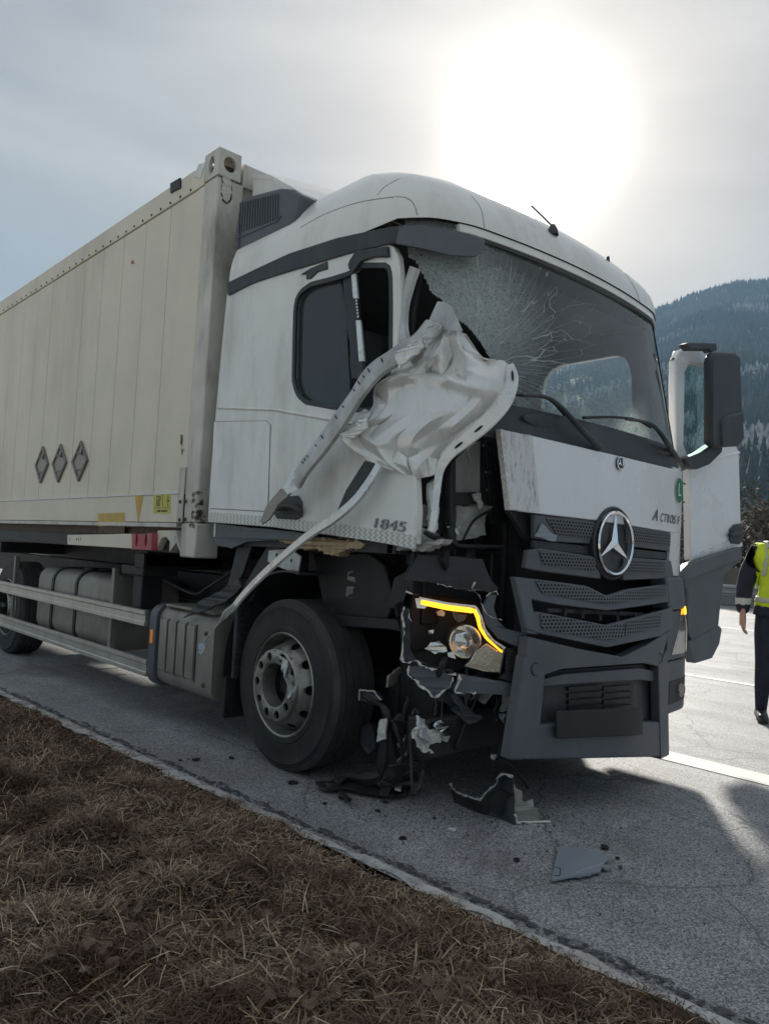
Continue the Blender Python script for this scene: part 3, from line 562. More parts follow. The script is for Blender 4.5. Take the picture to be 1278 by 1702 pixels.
# weld scar patches on the post
def scar(pts, X, m='rust', th=0.004, nm='weld_scar', seed=1): return plate(nm, torn(sdc(pts, 0.0), 0.006, 0.02, seed), (-th, 0, 0), m, ct) if X is None else plate(nm, torn([on(a, b, Y=X) for a, b in pts], 0.006, 0.02, seed), (0, -th, 0), m, ct)
zc = zm(240, 240, 3.994)
scar(zc([(515, 200), (530, 178), (565, 178), (580, 200), (582, 300), (572, 380), (545, 396), (515, 375), (506, 330)]), CY0, 'rust', 0.003, 'weld_scar', 3)
scar(zc([(522, 208), (538, 190), (560, 190), (573, 206), (574, 300), (564, 370), (545, 385), (524, 366), (515, 325)]), CY0 - 0.003, 'container_post', 0.006, 'weld_patch', 4)
zc2 = zm(0, 640, 3.043)
scar(zc2([(975, 545), (1000, 535), (1025, 545), (1028, 600), (1040, 690), (1030, 730), (960, 720), (968, 650)]), CY0, 'rust_stain', 0.003, 'rust_patch', 5)
scar(zc2([(919, 250), (926, 255), (930, 300), (938, 330), (926, 356), (920, 330)]), None, 'rust_stain', 0.008, 'rust_streak', 6)
# corner castings with oval holes
def casting(x0, x1, y0, y1, z0, z1, holes=True):
    c_ = Vector(((x0 + x1) / 2, (y0 + y1) / 2, (z0 + z1) / 2)); t_ = 0.028
    hx = ell((x0, c_.y, c_.z), 0.04, 0.062, (0, 1, 0), (0, 0, 1)); hy = ell((c_.x, y0, c_.z), 0.05, 0.055, (1, 0, 0), (0, 0, 1))
    sx_ = plate_g([(x0, y0, z0), (x0, y1, z0), (x0, y1, z1), (x0, y0, z1)], (t_, 0, 0), [hx])
    sy_ = plate_g([(x0 + t_, y0, z0), (x1, y0, z0), (x1, y0, z1), (x0 + t_, y0, z1)], (0, t_, 0), [hy])
    rest = [box(x0 + t_, x1, y0 + t_, y1, z1 - t_, z1), box(x0 + t_, x1, y0 + t_, y1, z0, z0 + t_), box(x1 - t_, x1, y0 + t_, y1, z0 + t_, z1 - t_)]
    v, f = join(sx_, sy_, *rest); return mo('corner_casting', v, f, 'container_post', ct, bevel=0.003)
casting(CX - 0.018, CX + 0.165, CY0 - 0.012, 2.79, 3.875, 4.07)
boxo('corner_casting', CX - 0.018, CX + 0.165, CY0 - 0.012, 2.80, 1.20, 1.437, 'container_post', ct, 0.012)
casting(1.06, 1.24, CY0 - 0.012, 2.79, 3.875, 4.07)
# top rail with rivets, lifting plate and vent
boxo('top_rail', CX - 0.006, CX + 0.09, 2.795, CY1, 3.872, 4.03, 'container_paint', ct, 0.006)
boxo('roof', CX + 0.09, 1.22, CY0 + 0.1, CY1, 3.95, 4.0, 'container_paint', ct, 0.006)
v, f = join(*[box(CX - 0.012, CX - 0.004, 2.99 + 0.16 * k, 3.005 + 0.16 * k, 3.885, 3.9) for k in range(46)]); mo('rivet_row', v, f, 'void_black', ct)
plate('lifting_bracket', sdc(zc([(330, 215), (360, 130), (405, 118), (372, 222)]), 0.012), (0.02, 0, 0), 'bare_white', ct, bevel=0.004)
p0 = sdc(zc([(180, 262), (246, 222), (246, 290), (180, 326)]), 0.008); plate('vent_plate', p0, (-0.004, 0, 0), 'void_black', ct)
for k in range(5):
    a, b = p0[0].lerp(p0[3], (k + 0.15) / 5), p0[1].lerp(p0[2], (k + 0.15) / 5); c, d = p0[1].lerp(p0[2], (k + 0.65) / 5), p0[0].lerp(p0[3], (k + 0.65) / 5); plate('vent_slat', [q - Vector((0.004, 0, 0)) for q in (a, b, c, d)], (-0.008, 0, 0), 'grey_plastic', ct)
# bottom rail
boxo('bottom_rail', CX - 0.012, CX + 0.05, 2.875, CY1, 1.44, 1.645, 'container_paint', ct, 0.006)
boxo('bottom_rail_lip', CX - 0.016, CX + 0.09, 2.875, CY1, 1.405, 1.436, 'container_post', ct, 0.004)
boxo('rail_edge', CX - 0.018, CX - 0.004, 2.88, CY1, 1.646, 1.654, 'white_ink', ct, 0)
boxo('post_foot_plate', CX - 0.02, CX - 0.011, 2.79, 2.872, 1.44, 1.83, 'container_post', ct, 0.003)
for a, b in ((300, 834), (308, 833), (299, 864), (307, 863)):
    q = on(a, b, X=CX - 0.022); v, f = lathe_g([(0.0, -0.007), (0.012, -0.006), (0.014, 0.004)], 10, 'X', q); mo('bolt', v, f, 'rust', ct, smooth=40)
plate('yellow_patch', sdc(zc2([(497, 650), (633, 645), (632, 710), (500, 715)]), 0.0125), (-0.002, 0, 0), 'yellow_paint', ct)
plate('forklift_pocket', sdc(zc2([(503, 718), (633, 713), (632, 752), (512, 748)]), 0.0165), (-0.002, 0, 0), 'rust', ct)
plate('yellow_triangle', sdc(zc2([(685, 558), (728, 555), (700, 700)]), 0.0125), (-0.002, 0, 0), 'yellow_paint', ct)
lb = sdc(zc2([(778, 553), (866, 550), (862, 650), (777, 650)]), 0.0125); pl_ = plate('size_label', lb, (-0.002, 0, 0), 'yellow_sticker', ct)
up = (0, 0, 1); xd = (0, -1, 0)
def ct_text(s, zx, zy, size, sx=1.0):
    q = on(*zc2([(zx, zy)])[0], X=CX - 0.0155); v, f = text_g(s, size, 0.0005, q, xd, up, sx=sx); return mo('lettering', v, f, 'ink', pl_)
ct_text('CSU', 803, 575, 0.052, 0.8); ct_text('S58', 800, 602, 0.052, 0.8); ct_text('J1', 852, 567, 0.03); ct_text('2W', 851, 587, 0.03); ct_text('IL', 851, 607, 0.03); ct_text('AL 20900 - 4450 0500 KG', 820, 637, 0.022, 0.72)
for a, b, c, d in ((822, 556, 824, 615), (781, 620, 862, 622)): plate('label_rule', sdc(zc2([(a, b), (c, b), (c, d), (a, d)]), 0.0148), (-0.0008, 0, 0), 'ink', pl_)
plate('red_tip', sdc(zm(0, 230, 3.043)([(662, 634), (671, 612), (683, 634)]), 0.002), (-0.001, 0, 0), 'red_paint', ct)
# hazard placard holders: diamond frames with flaps
dz = [[(229, 283), (263, 383), (207, 528), (178, 420)], [(320, 268), (357, 383), (296, 527), (263, 405)], [(424, 250), (465, 365), (397, 525), (362, 400)]]
for q in dz:
    c_ = sum((Vector(p) for p in sdc(zc2(q))), Vector()) / 4; hw, hh = 0.185, 0.185
    def dd(s, off=0.0): return [(CX - off, c_.y, c_.z + hh * s), (CX - off, c_.y - hw * s, c_.z), (CX - off, c_.y, c_.z - hh * s), (CX - off, c_.y + hw * s, c_.z)]
    fr_ = plate('placard_frame', dd(1.0), (-0.022, 0, 0), 'placard_grey', ct, [dd(0.8)], bevel=0.003)
    plate('placard_plate', dd(0.8, 0.004), (-0.006, 0, 0), 'placard_plate', fr_)
    for zz in (0.075, -0.075): boxo('placard_bar', CX - 0.02, CX - 0.008, c_.y - 0.085, c_.y + 0.085, c_.z + zz - 0.008, c_.z + zz + 0.008, 'placard_grey', fr_, 0.002)
    boxo('placard_latch', CX - 0.028, CX - 0.014, c_.y - 0.085, c_.y - 0.06, c_.z + 0.05, c_.z + 0.1, 'ink', fr_, 0.002)
# fittings hanging below the body
hl = [ell(on(*zc2([(a, 782)])[0], X=CX - 0.03), 0.012 if r_ else 0.02, 0.018, (0, 1, 0), (0, 0, 1), 10) for a, r_ in ((355, 1), (390, 1), (400, 1), (410, 1))]
plate('guide_rail', sdc(zc2([(343, 758), (668, 752), (668, 826), (343, 806)]), 0.03), (0.05, 0, 0), 'container_paint', ct, hl, bevel=0.003)
rp = zc2([(666, 752), (768, 748), (767, 836), (668, 832)]); hl = [ell(on(*zc2([(a, 788)])[0], X=CX - 0.05), 0.022, 0.05, (0, 1, 0), (0, 0, 1), 12) for a in (691, 738)]
plate('lock_plate', sdc(rp, 0.05), (0.05, 0, 0), 'red_paint', ct, hl, bevel=0.004)
plate('lock_back', sdc(rp, -0.03), (0.02, 0, 0), 'container_paint', ct)
plate('gusset', sdc(zc2([(770, 800), (800, 735), (886, 735), (886, 800), (862, 795), (840, 768), (818, 775), (792, 836), (770, 834)]), 0.0), (0.06, 0, 0), 'container_paint', ct, bevel=0.004)
plate('corner_gusset', sdc(zc2([(862, 735), (892, 735), (916, 858), (892, 798), (856, 846)]), 0.02), (0.05, 0, 0), 'container_post', ct, bevel=0.003)
boxo('cross_member', CX + 0.1, 1.1, 3.55, 3.75, 1.1, 1.3, 'frame_black', ct); boxo('floor_frame', CX + 0.05, 1.2, 2.65, CY1, 1.22, 1.4, 'frame_black', ct)

# ================================================================== the truck
tr = thing('truck', 'wrecked white truck cab with its near front corner torn open by a crash', 'truck', (0, 2.5, 0))
# ---- chassis
for s in (-1, 1): boxo('frame_rail', s * 0.42 - 0.04, s * 0.42 + 0.04, 1.0, 10.2, 0.78, 1.04, 'frame_black', tr, 0.01)
for y in (2.0, 3.2, 4.4, 5.6, 7.0, 8.4): boxo('cross_beam', -0.38, 0.38, y, y + 0.12, 0.84, 1.0, 'frame_black', tr)
boxo('subframe', -0.5, 0.5, 2.9, 10.2, 1.05, 1.2, 'frame_black', tr)
for y in (3.55, 7.2): boxo('subframe_arm', -1.2, 1.2, y, y + 0.16, 1.08, 1.2, 'frame_black', tr)
boxo('engine', -0.5, 0.5, 0.75, 2.1, 0.55, 1.3, 'void_black', tr, 0.06)
boxo('radiator', -0.55, 0.6, 0.52, 0.66, 0.6, 1.5, 'void_black', tr, 0.02)
boxo('front_axle', -0.9, 0.9, 1.52, 1.68, 0.42, 0.56, 'frame_black', tr, 0.03)
boxo('rear_axle', -0.9, 0.9, 6.75, 6.95, 0.4, 0.6, 'frame_black', tr, 0.03)
boxo('underbody_shield', -0.8, 0.85, 0.72, 2.3, 0.2, 0.6, 'void_black', tr, 0.08); boxo('steering_gear', -0.86, -0.5, 0.68, 1.0, 0.36, 0.9, 'frame_black', tr, 0.04); boxo('sump', -0.4, 0.4, 1.0, 2.0, 0.16, 0.3, 'void_black', tr, 0.05)
boxo('gearbox', -0.35, 0.35, 2.1, 3.4, 0.5, 0.95, 'void_black', tr, 0.05)
boxo('far_tank', 0.6, 1.2, 3.2, 5.4, 0.35, 1.0, 'frame_black', tr, 0.08)
boxo('support_leg', -1.18, -1.0, 3.6, 3.76, 0.76, 1.12, 'frame_black', tr, 0.01)
boxo('support_head', -1.2, -0.9, 3.55, 3.95, 1.02, 1.1, 'frame_black', tr, 0.01)
tubeo('air_line', smooth_line([(-1.0, 2.5, 1.15), (-1.1, 2.7, 1.0), (-1.0, 3.1, 0.92), (-1.05, 3.5, 1.0)], 16), 0.012, 'frame_black', tr)
# ---- wheels
def sector_ring(prof, nsec, dth, ds, n=28, shape=1.0):   # a dished ring with one hole in every sector; prof(s) -> (r, a), s in 0..1
    V, F = [], []
    for k in range(nsec):
        th0 = 2 * math.pi * k / nsec; w_ = math.pi / nsec; b = len(V); O, I = [], []
        for i in range(n):
            a = 2 * math.pi * i / n; c_, s_ = math.cos(a), math.sin(a); mxx = max(abs(c_), abs(s_))
            O.append((th0 + w_ * c_ / mxx, 0.5 + 0.5 * s_ / mxx)); I.append((th0 + dth * c_, 0.5 + ds * s_))
        mid = [((o[0] + i_[0]) / 2, (o[1] + i_[1]) / 2) for o, i_ in zip(O, I)]
        for L in (O, mid, I):
            for th, s in L:
                r, a = prof(s); V.append(Vector((a, r * math.cos(th), r * math.sin(th))))
        for th, s in I:                                   # hole wall
            r, a = prof(s); V.append(Vector((a + 0.014, r * 0.995 * math.cos(th), r * 0.995 * math.sin(th))))
        for q in range(3):
            F += [(b + q * n + i, b + q * n + (i + 1) % n, b + (q + 1) * n + (i + 1) % n, b + (q + 1) * n + i) for i in range(n)]
    return V, F
TY, TZ, TR = 1.62, 0.498, 0.5
def wheel(c, side, dirty=True, cover=True):               # side -1: outer face towards -X
    c = Vector(c)
    def place(V): return [c + Vector((p.x * -side if False else p.x * (1 if side < 0 else -1), p.y, p.z)) for p in V]
    fl = [(0.302, 0.012), (0.306, 0.0), (0.300, -0.006), (0.292, 0.0), (0.288, 0.02), (0.276, 0.05), (0.272, 0.085)]
    v1 = lathe_g(fl, 72); v2 = sector_ring(lambda s: (0.272 - 0.064 * s, 0.085 - 0.125 * s), 10, 0.115, 0.25)
    v3 = lathe_g([(0.208, -0.04), (0.204, -0.046), (0.2, -0.048)], 72)
    v, f = join(v1, v2, v3); w_ = mo('wheel', place(v), f, 'rim_metal', tr, smooth=35)
    if cover:
        r1 = sector_ring(lambda s: (0.203 - 0.068 * s, -0.062 - 0.004 * math.sin(s * 3.1)), 10, 0.14, 0.35)
        r2 = lathe_g([(0.212, -0.035), (0.209, -0.056), (0.203, -0.062)], 72); r3 = lathe_g([(0.135, -0.062), (0.127, -0.058), (0.121, -0.03), (0.118, 0.03)], 48)
        v, f = join(r1, r2, r3)
        V = []
        for p in v:                                       # the ring is crushed on its upper forward side
            a = math.atan2(p.z, -p.y); k = max(0, 1 - abs(a - 0.75) / 0.75) if side < 0 else 0; r = math.hypot(p.y, p.z)
            q = p + Vector((0.05 * k * (r - 0.08) / 0.1 + 0.018 * k * noise.noise(p * 40), 0.02 * k * noise.noise(p * 35 + Vector((5, 0, 0))), 0.02 * k * noise.noise(p * 30)))
            V.append(q)
        mo('nut_ring', place(V), f, 'rim_metal', w_, smooth=35)
        if side < 0:
            path_ = [c + Vector((-0.07 + 0.02 * math.sin(i * 1.3), -0.02 - 0.165 * math.sin(0.1 + i * 0.25) * 0.9, 0.175 * math.cos(0.1 + i * 0.25))) for i in range(8)]
            v, f = sweep_g(path_, [(-0.02, -0.006), (0.0, 0.012), (0.022, -0.004), (0.004, -0.012)], (1, 0, 0), twist=[math.sin(i * 1.9) * 0.9 for i in range(8)]); mo('torn_cover', v, f, 'primer', w_, smooth=35)
    hb = lathe_g([(0.0, 0.03), (0.06, 0.03), (0.075, 0.045), (0.10, 0.06), (0.15, 0.065), (0.27, 0.12), (0.272, 0.25)], 40)
    bolts = [lathe_g([(0, 0.036), (0.009, 0.037), (0.01, 0.07)], 6, 'X', (0, 0.078 * math.cos(k * 0.628), 0.078 * math.sin(k * 0.628))) for k in range(10)]
    v, f = join(hb, *bolts); mo('hub', place(v), f, 'void_black', w_, smooth=35)
    W_ = 0.31
    prof = [(0.300, 0.005), (0.312, -0.004), (0.335, -0.006), (0.342, -0.002), (0.39, -0.004), (0.44, -0.001), (0.452, -0.004), (0.458, 0.002), (0.476, 0.008), (0.489, 0.018), (0.497, 0.032)]
    tr_p = []
    for k in range(5):
        a0 = 0.034 + k * 0.052; tr_p += [(0.5, a0), (0.5, a0 + 0.041), (0.488, a0 + 0.0425), (0.488, a0 + 0.0505)]
    prof += tr_p[:-2] + [(0.497, 0.285), (0.475, 0.302), (0.42, 0.312), (0.30, 0.30), (0.29, 0.15)]
    v, f = lathe_g(prof, 96); V = []
    for p in v:                                           # flattened where it stands
        q = c + Vector((p.x * (1 if side < 0 else -1), p.y, p.z)); q.z = max(q.z, 0.0015)
        V.append(q)
    ty = mo('tyre', V, f, 'rubber', w_, smooth=28); ty.data.materials.append(MAT['tread_rubber'])
    for p in ty.data.polygons:
        ctr = p.center + root_loc(w_); rr_ = math.hypot(ctr.y - c.y, ctr.z - c.z)
        if rr_ > 0.478: p.material_index = 1
    return w_
wheel((-1.195, TY, TZ), -1); wheel((1.195, TY, TZ), 1, cover=False)
wheel((-1.195, 6.85, TZ), -1, cover=False); wheel((1.195, 6.85, TZ), 1, cover=False)
# ---- fuel tank with straps
def rbox_g(x0, x1, y0, y1, z0, z1, r, n=6, yr=0.0):
    prof = []
    for cx_, cz_, a0 in ((x1 - r, z1 - r, 0), (x0 + r, z1 - r, 90), (x0 + r, z0 + r, 180), (x1 - r, z0 + r, 270)):
        for i in range(n + 1): a = R(a0 + 90 * i / n); prof.append((cx_ + r * math.cos(a), cz_ + r * math.sin(a)))
    cx_, cz_ = (x0 + x1) / 2, (z0 + z1) / 2; rows = []
    ysec = [(y0, 1 - yr / 0.3 if yr else 1), (y0 + yr * 0.35, 1 - yr * 0.8), (y0 + yr, 1), (y1 - yr, 1), (y1 - yr * 0.35, 1 - yr * 0.8), (y1, 1 - yr / 0.3)] if yr else [(y0, 1), (y1, 1)]
    V, F = [], []; k = len(prof)
    for y, s in ysec: V += [Vector((cx_ + (x - cx_) * s, y, cz_ + (z - cz_) * s)) for x, z in prof]
    for i in range(len(ysec) - 1): F += [(i * k + j, i * k + (j + 1) % k, (i + 1) * k + (j + 1) % k, (i + 1) * k + j) for j in range(k)]
    F += [tuple(range(k)), tuple((len(ysec) - 1) * k + j for j in reversed(range(k)))]
    return V, F
v, f = rbox_g(-1.16, -0.52, 4.2, 6.05, 0.34, 0.985, 0.13, 6, 0.06); tk = mo('fuel_tank', v, f, 'tank_metal', tr, smooth=35)
for y in (4.95, 5.55): v, f = rbox_g(-1.17, -0.51, y, y + 0.055, 0.33, 0.995, 0.135); mo('tank_strap', v, f, 'frame_black', tk, smooth=35)
v, f = lathe_g([(0, 0.03), (0.06, 0.028), (0.065, -0.02)], 20, 'Z', (-0.95, 5.2, 0.985)); mo('filler_cap', v, f, 'frame_black', tk, smooth=35)
# ---- ribbed box behind the front wheel
x0 = -1.25; bx_pts = zm(0, 860, 3.043)
v, f = rbox_g(-1.235, -0.65, 2.36, 3.14, 0.26, 0.83, 0.09, 6); bb = mo('battery_box', v, f, 'tank_metal', tr, smooth=35)
for k in range(4):
    y = 2.60 + k * 0.135
    v, f = rbox_g(-1.249, -1.22, y, y + 0.105, 0.37, 0.74, 0.012, 4); mo('box_rib', v, f, 'tank_metal', bb, smooth=35)
    boxo('rib_groove', -1.2375, -1.23, y - 0.018, y - 0.006, 0.36, 0.75, 'frame_black', bb, 0)
for z in (0.70, 0.36):
    v, f = lathe_g([(0, -0.012), (0.014, -0.01), (0.018, 0.003)], 10, 'X', (-1.236, 2.46, z)); mo('box_bolt', v, f, 'rust', bb, smooth=35)
boxo('box_lid', -1.22, -0.7, 2.4, 3.1, 0.826, 0.85, 'tank_metal', bb, 0.01)
v, f = rbox_g(-1.262, -0.64, 3.145, 3.25, 0.24, 0.84, 0.1, 6); ec = mo('end_cover', v, f, 'grey_plastic', tr, smooth=35)
v, f = box(-1.270, -1.258, 3.185, 3.22, 0.55, 0.65); mo('marker_lamp', v, f, 'amber_lens', ec, bevel=0.006)
# ---- side guard
for z0, z1, y0 in ((0.655, 0.77, 3.37), (0.29, 0.41, 3.3)):
    prof = [(-1.25, z0), (-1.25, z0 + 0.03), (-1.243, z0 + 0.034), (-1.243, z1 - 0.034), (-1.25, z1 - 0.03), (-1.25, z1), (-1.215, z1 + 0.004), (-1.215, z0 - 0.004)]
    V = [Vector((a, y, z)) for y in (y0, 10.0) for a, z in prof]; k = len(prof); F = [(j, (j + 1) % k, k + (j + 1) % k, k + j) for j in range(k)] + [tuple(range(k)), tuple(k + j for j in reversed(range(k)))]
    mo('side_guard', V, F, 'aluminium', tr, bevel=0.003)
for y in (4.05, 6.6, 8.8): boxo('guard_post', -1.214, -1.17, y, y + 0.05, 0.29, 1.06, 'tank_metal', tr, 0.004)
v, f = box(-1.268, -1.251, 7.05, 7.1, 0.64, 0.72); 
boxo('side_lamp', -1.225, -1.2, 6.28, 6.34, 0.66, 0.76, 'amber_lens', tr, 0.004)
# pale patches on the road under the truck
for i, (a, b, s) in enumerate(((175, 1108, 0.12), (196, 1119, 0.08))):
    p = on(a, b, Z=0.004); o = mo('pale_patch', [(p.x - s, p.y - s, 0.006), (p.x + s, p.y - s * 0.8, 0.006), (p.x + s * 0.8, p.y + s * 1.2, 0.012), (p.x - s * 0.9, p.y + s, 0.006)], [(0, 1, 2, 3)], 'paint_line', origin=(p.x, p.y, 0)); tag(o, ['larger', 'smaller'][i] + ' pale flat patch on the road under the side guard', 'scrap')
# ---- front mudguard
def arch(r, x0, x1, a0, a1, th, m, nm, ribs=False):
    rows = []
    for i in range(29):
        a = R(a0 + (a1 - a0) * i / 28); q = r + (0.006 * (i % 2) if ribs else 0); rows.append([(x, TY + q * math.cos(a), TZ + q * math.sin(a)) for x in (x0, (x0 + x1) / 2, x1)])
    v, f = grid_g(rows, (0, 0, th)); return mo(nm, v, f, m, tr, smooth=50)
plate('tyre_scuff', sd([(468, 1010), (478, 1008), (480, 1030), (470, 1032)], -0.9), (0.01, 0, 0), 'frame_black', tr)
arch(0.66, -1.2, -0.55, -5, 100, 0.012, 'black_plastic', 'wheel_arch')
mud = boxo('mudguard_rear', -1.22, -0.86, 2.12, 2.155, 0.45, 0.95, 'black_plastic', tr, 0.01)
v, f = join(*[box(-1.20 + 0.033 * i, -1.18 + 0.033 * i, 2.108, 2.122, 0.46 + 0.03 * j, 0.478 + 0.03 * j) for i in range(10) for j in range(16)]); mo('spray_ribs', v, f, 'black_plastic', mud)
boxo('mud_flap', -1.25, -0.86, 2.16, 2.175, 0.2, 0.46, 'frame_black', tr, 0.004)
plate('arch_strip', sd([(428, 935), (446, 905), (470, 905), (440, 955), (418, 1000), (388, 1010), (410, 965)], -1.16), (0.03, 0, 0), 'black_plastic', tr, bevel=0.004)
plate('arch_strut', sd([(375, 985), (395, 905), (420, 900), (405, 950), (388, 985)], -1.18), (0.02, 0, 0), 'black_plastic', tr, bevel=0.004)
plate('torn_plastic', torn(sd([(303, 1027), (330, 1000), (372, 978), (395, 960), (402, 975), (375, 1000), (340, 1015)], -1.28), 0.006, 0.04, 9), (0.02, 0, 0), 'black_plastic', tr, bevel=0.003)
plate('bracket', sd([(447, 915), (482, 912), (500, 925), (495, 953), (470, 945), (445, 933)], -1.17), (0.01, 0, 0), 'primer', tr, [ell(on(460, 922, X=-1.17), .012, .012, (0, 1, 0), (0, 0, 1), 10), ell(on(484, 932, X=-1.17), .012, .012, (0, 1, 0), (0, 0, 1), 10)])
boxo('inner_arch', -0.62, -0.52, 0.55, 2.2, 0.5, 1.34, 'frame_black', tr, 0.01)
boxo('arch_front_wall', -1.14, -0.55, 0.62, 0.66, 0.82, 1.32, 'frame_black', tr, 0.01)
plate('cab_mount', sd([(520, 920), (610, 918), (640, 940), (655, 1000), (640, 1040), (560, 1035), (535, 1000)], -1.0), (0.06, 0, 0), 'frame_black', tr, bevel=0.01)
plate('wheel_beam', sd([(545, 1020), (660, 1030), (665, 1050), (640, 1046), (545, 1040)], -1.05), (0.08, 0, 0), 'frame_black', tr, bevel=0.006)

# ================================================================== cab
from mathutils.bvhtree import BVHTree
AXT = AX.transposed()
def proj(p):
    q = AXT @ (Vector(p) - CAM); return 639 + FPX * q.x / q.z, 851 + FPX * q.y / q.z
def inside(pt, poly):
    x, y = pt; c = False; j = len(poly) - 1
    for i in range(len(poly)):
        (xi, yi), (xj, yj) = poly[i], poly[j]
        if (yi > y) != (yj > y) and x < (xj - xi) * (y - yi) / (yj - yi) + xi: c = not c
        j = i
    return c
def shape(a): return 0.075 * (a / 0.9) ** 2 + 0.5 * max(0.0, a - 0.9) ** 1.5 + 1.6 * max(0.0, a - 1.12) ** 1.5
# ---- roof, lofted from level outlines
LEV = [(3.035, .43, 1.25), (3.09, .435, 1.25), (3.15, .455, 1.247), (3.22, .505, 1.235), (3.30, .585, 1.21), (3.38, .69, 1.165), (3.46, .83, 1.10), (3.53, 1.0, 1.02), (3.585, 1.2, .92), (3.63, 1.5, .78), (3.65, 1.85, .55)]
rows = []
for z, y0, w_ in LEV:
    row = [(-w_, y, z) for y in (2.42, 2.1, 1.8, 1.5, 1.2) if y > y0 + 0.36] 
    while len(row) < 5: row.append((-w_, y0 + 0.33 + 0.02 * (5 - len(row)), z))
    xs = [-1 + 2 * i / 44 for i in range(45)]; xs = [math.copysign(1 - (1 - abs(x)) ** 1.7, x) for x in xs]
    mid = [(x * w_, min(2.3, y0 + shape(abs(x) * 1.25)), z) for x in xs]
    rows.append(row + mid + [(-p[0], p[1], p[2]) for p in reversed(row)])
v, f = grid_g(rows); k = len(rows[0]); f.append(tuple((len(rows) - 1) * k + j for j in range(k))); f += [(i * k, (i + 1) * k, (i + 1) * k + k - 1, i * k + k - 1) for i in range(len(rows) - 1)]
roof = mo('roof', v, f, 'white_paint', tr, smooth=50)
bvh = BVHTree.FromPolygons(v, f)
def hit(px, py, off=0.0):
    d = sight(px, py).normalized(); l, n_, i, q = bvh.ray_cast(CAM, d)
    return None if l is None else l - d * off
def line_on_roof(pts, r, m, name, n=40):
    P = [hit(p.x, p.y, 0.001) for p in smooth_line([(a, b, 0) for a, b in pts], n)]; P = [p for p in P if p]
    if len(P) > 3: v, f = tube_g(P, r, 5); return mo(name, v, f, m, roof)
line_on_roof([(500, 378), (540, 356), (590, 338), (640, 329), (672, 328), (688, 340), (696, 370)], 0.0022, 'placard_grey', 'panel_joint')
line_on_roof([(628, 324), (640, 310), (665, 296)], 0.0018, 'placard_grey', 'panel_joint')
line_on_roof([(783, 325), (800, 350), (806, 395)], 0.0018, 'placard_grey', 'panel_joint')
line_on_roof([(1032, 445), (1055, 480), (1068, 520)], 0.0018, 'placard_grey', 'panel_joint')
q = hit(918, 388)
v, f = lathe_g([(0.035, -0.01), (0.03, 0.02), (0.014, 0.05), (0.006, 0.055)], 14, 'Z', q); v2 = tube_g([q + Vector((0, 0, .04)), q + Vector((-0.02, 0.05, 0.10)), q + Vector((-0.04, 0.13, 0.19))], 0.005, 6); v, f = join((v, f), v2); mo('antenna', v, f, 'black_plastic', tr, smooth=40)
q = hit(1010, 433); v, f = lathe_g([(0.012, -0.01), (0.01, 0.025), (0, 0.03)], 10, 'Z', q); mo('roof_lamp', v, f, 'black_plastic', tr, smooth=40)
boxo('roof_marker', 1.19, 1.235, 0.76, 0.86, 3.12, 3.18, 'black_plastic', tr, 0.01)
# roof air deflector behind the roof
rows = [[(x, y, z + 0.12 * (1 - (x / 1.1) ** 2) * t) for x in [-1.06 + 2.12 * i / 16 for i in range(17)]] for y, z, t in ((1.75, 3.5, 0.6), (2.0, 3.66, 1), (2.3, 3.85, 1), (2.52, 3.93, 1))]
v, f = grid_g(rows, (0, 0.01, -0.03)); mo('air_deflector', v, f, 'white_paint', tr, smooth=50)
for s in (-1, 1): plate('deflector_side', [(s * 1.055, 1.8, 3.4), (s * 1.055, 2.51, 3.4), (s * 1.055, 2.51, 3.925), (s * 1.055, 2.3, 3.845), (s * 1.055, 2.0, 3.65)], (-s * 0.02, 0, 0), 'white_paint', tr)
# dark ribbed side vent on the roof's rear corner
zr = zm(340, 250, 2.6625)
vb = [on(a, b, X=-1.2) for a, b in zr([(130, 440), (130, 390), (155, 225), (180, 205), (330, 165), (390, 170), (425, 195), (410, 290), (380, 345), (160, 450)])]
vt = plate('side_vent', vb, (0.3, 0, 0), 'grey_plastic', tr, bevel=0.045)
for i in range(16):
    t_ = i / 15; a = Vector((160 + t_ * 165, 232 - t_ * 40, 0)); b = Vector((152 + t_ * 172, 365 - t_ * 62, 0))
    qa, qb = [on(*zr([(c_.x, c_.y)])[0], X=-1.203) for c_ in (a, b)]; v, f = bar_g(qa, qb, 0.009, 0.0045); mo('vent_rib', v, f, 'grey_plastic', vt)
v, f = tube_g([on(*c_, X=-1.203) for c_ in zr([(145, 390), (325, 310), (338, 290)])], 0.004, 5); mo('vent_edge', v, f, 'grey_plastic', vt)
# ---- dark drip strip along the side, turning into the broken visor stub
top_ = [(377, 470), (420, 449), (480, 421), (560, 395), (640, 378), (668, 374)]; bot_ = [(379, 491), (420, 470), (473, 453), (500, 445), (585, 419), (662, 402)]
T = [on(a, b, X=-1.262) for a, b in top_]; B_ = [on(a, b, X=-1.262) for a, b in bot_]
v, f = grid_g([resample(T, 20), resample(B_, 20)], (0.02, 0, 0)); mo('drip_strip', v, f, 'black_plastic', tr, bevel=0.004)
VP_, VN_ = Vector((-1.265, 0.72, 3.0)), Vector((-0.36, -0.41, 0)).normalized()
vt_ = resample([(664, 375, 0), (700, 374, 0), (760, 384, 0), (806, 399, 0)], 22); vb_ = resample([(658, 404, 0), (700, 412, 0), (750, 424, 0), (792, 426, 0), (805, 414, 0)], 22)
rows = []
for i in range(7):
    t_ = i / 6; rows.append([onpl(*(a_.lerp(b_, t_))[:2], VP_ + VN_ * (0.03 * math.sin(j / 21 * 3.14) + 0.03 * t_), VN_) for j, (a_, b_) in enumerate(zip(vt_, vb_))])
v, f = grid_g(rows, (0.008, 0.01, 0)); mo('visor_stub', v, f, 'grey_plastic', tr, smooth=50)
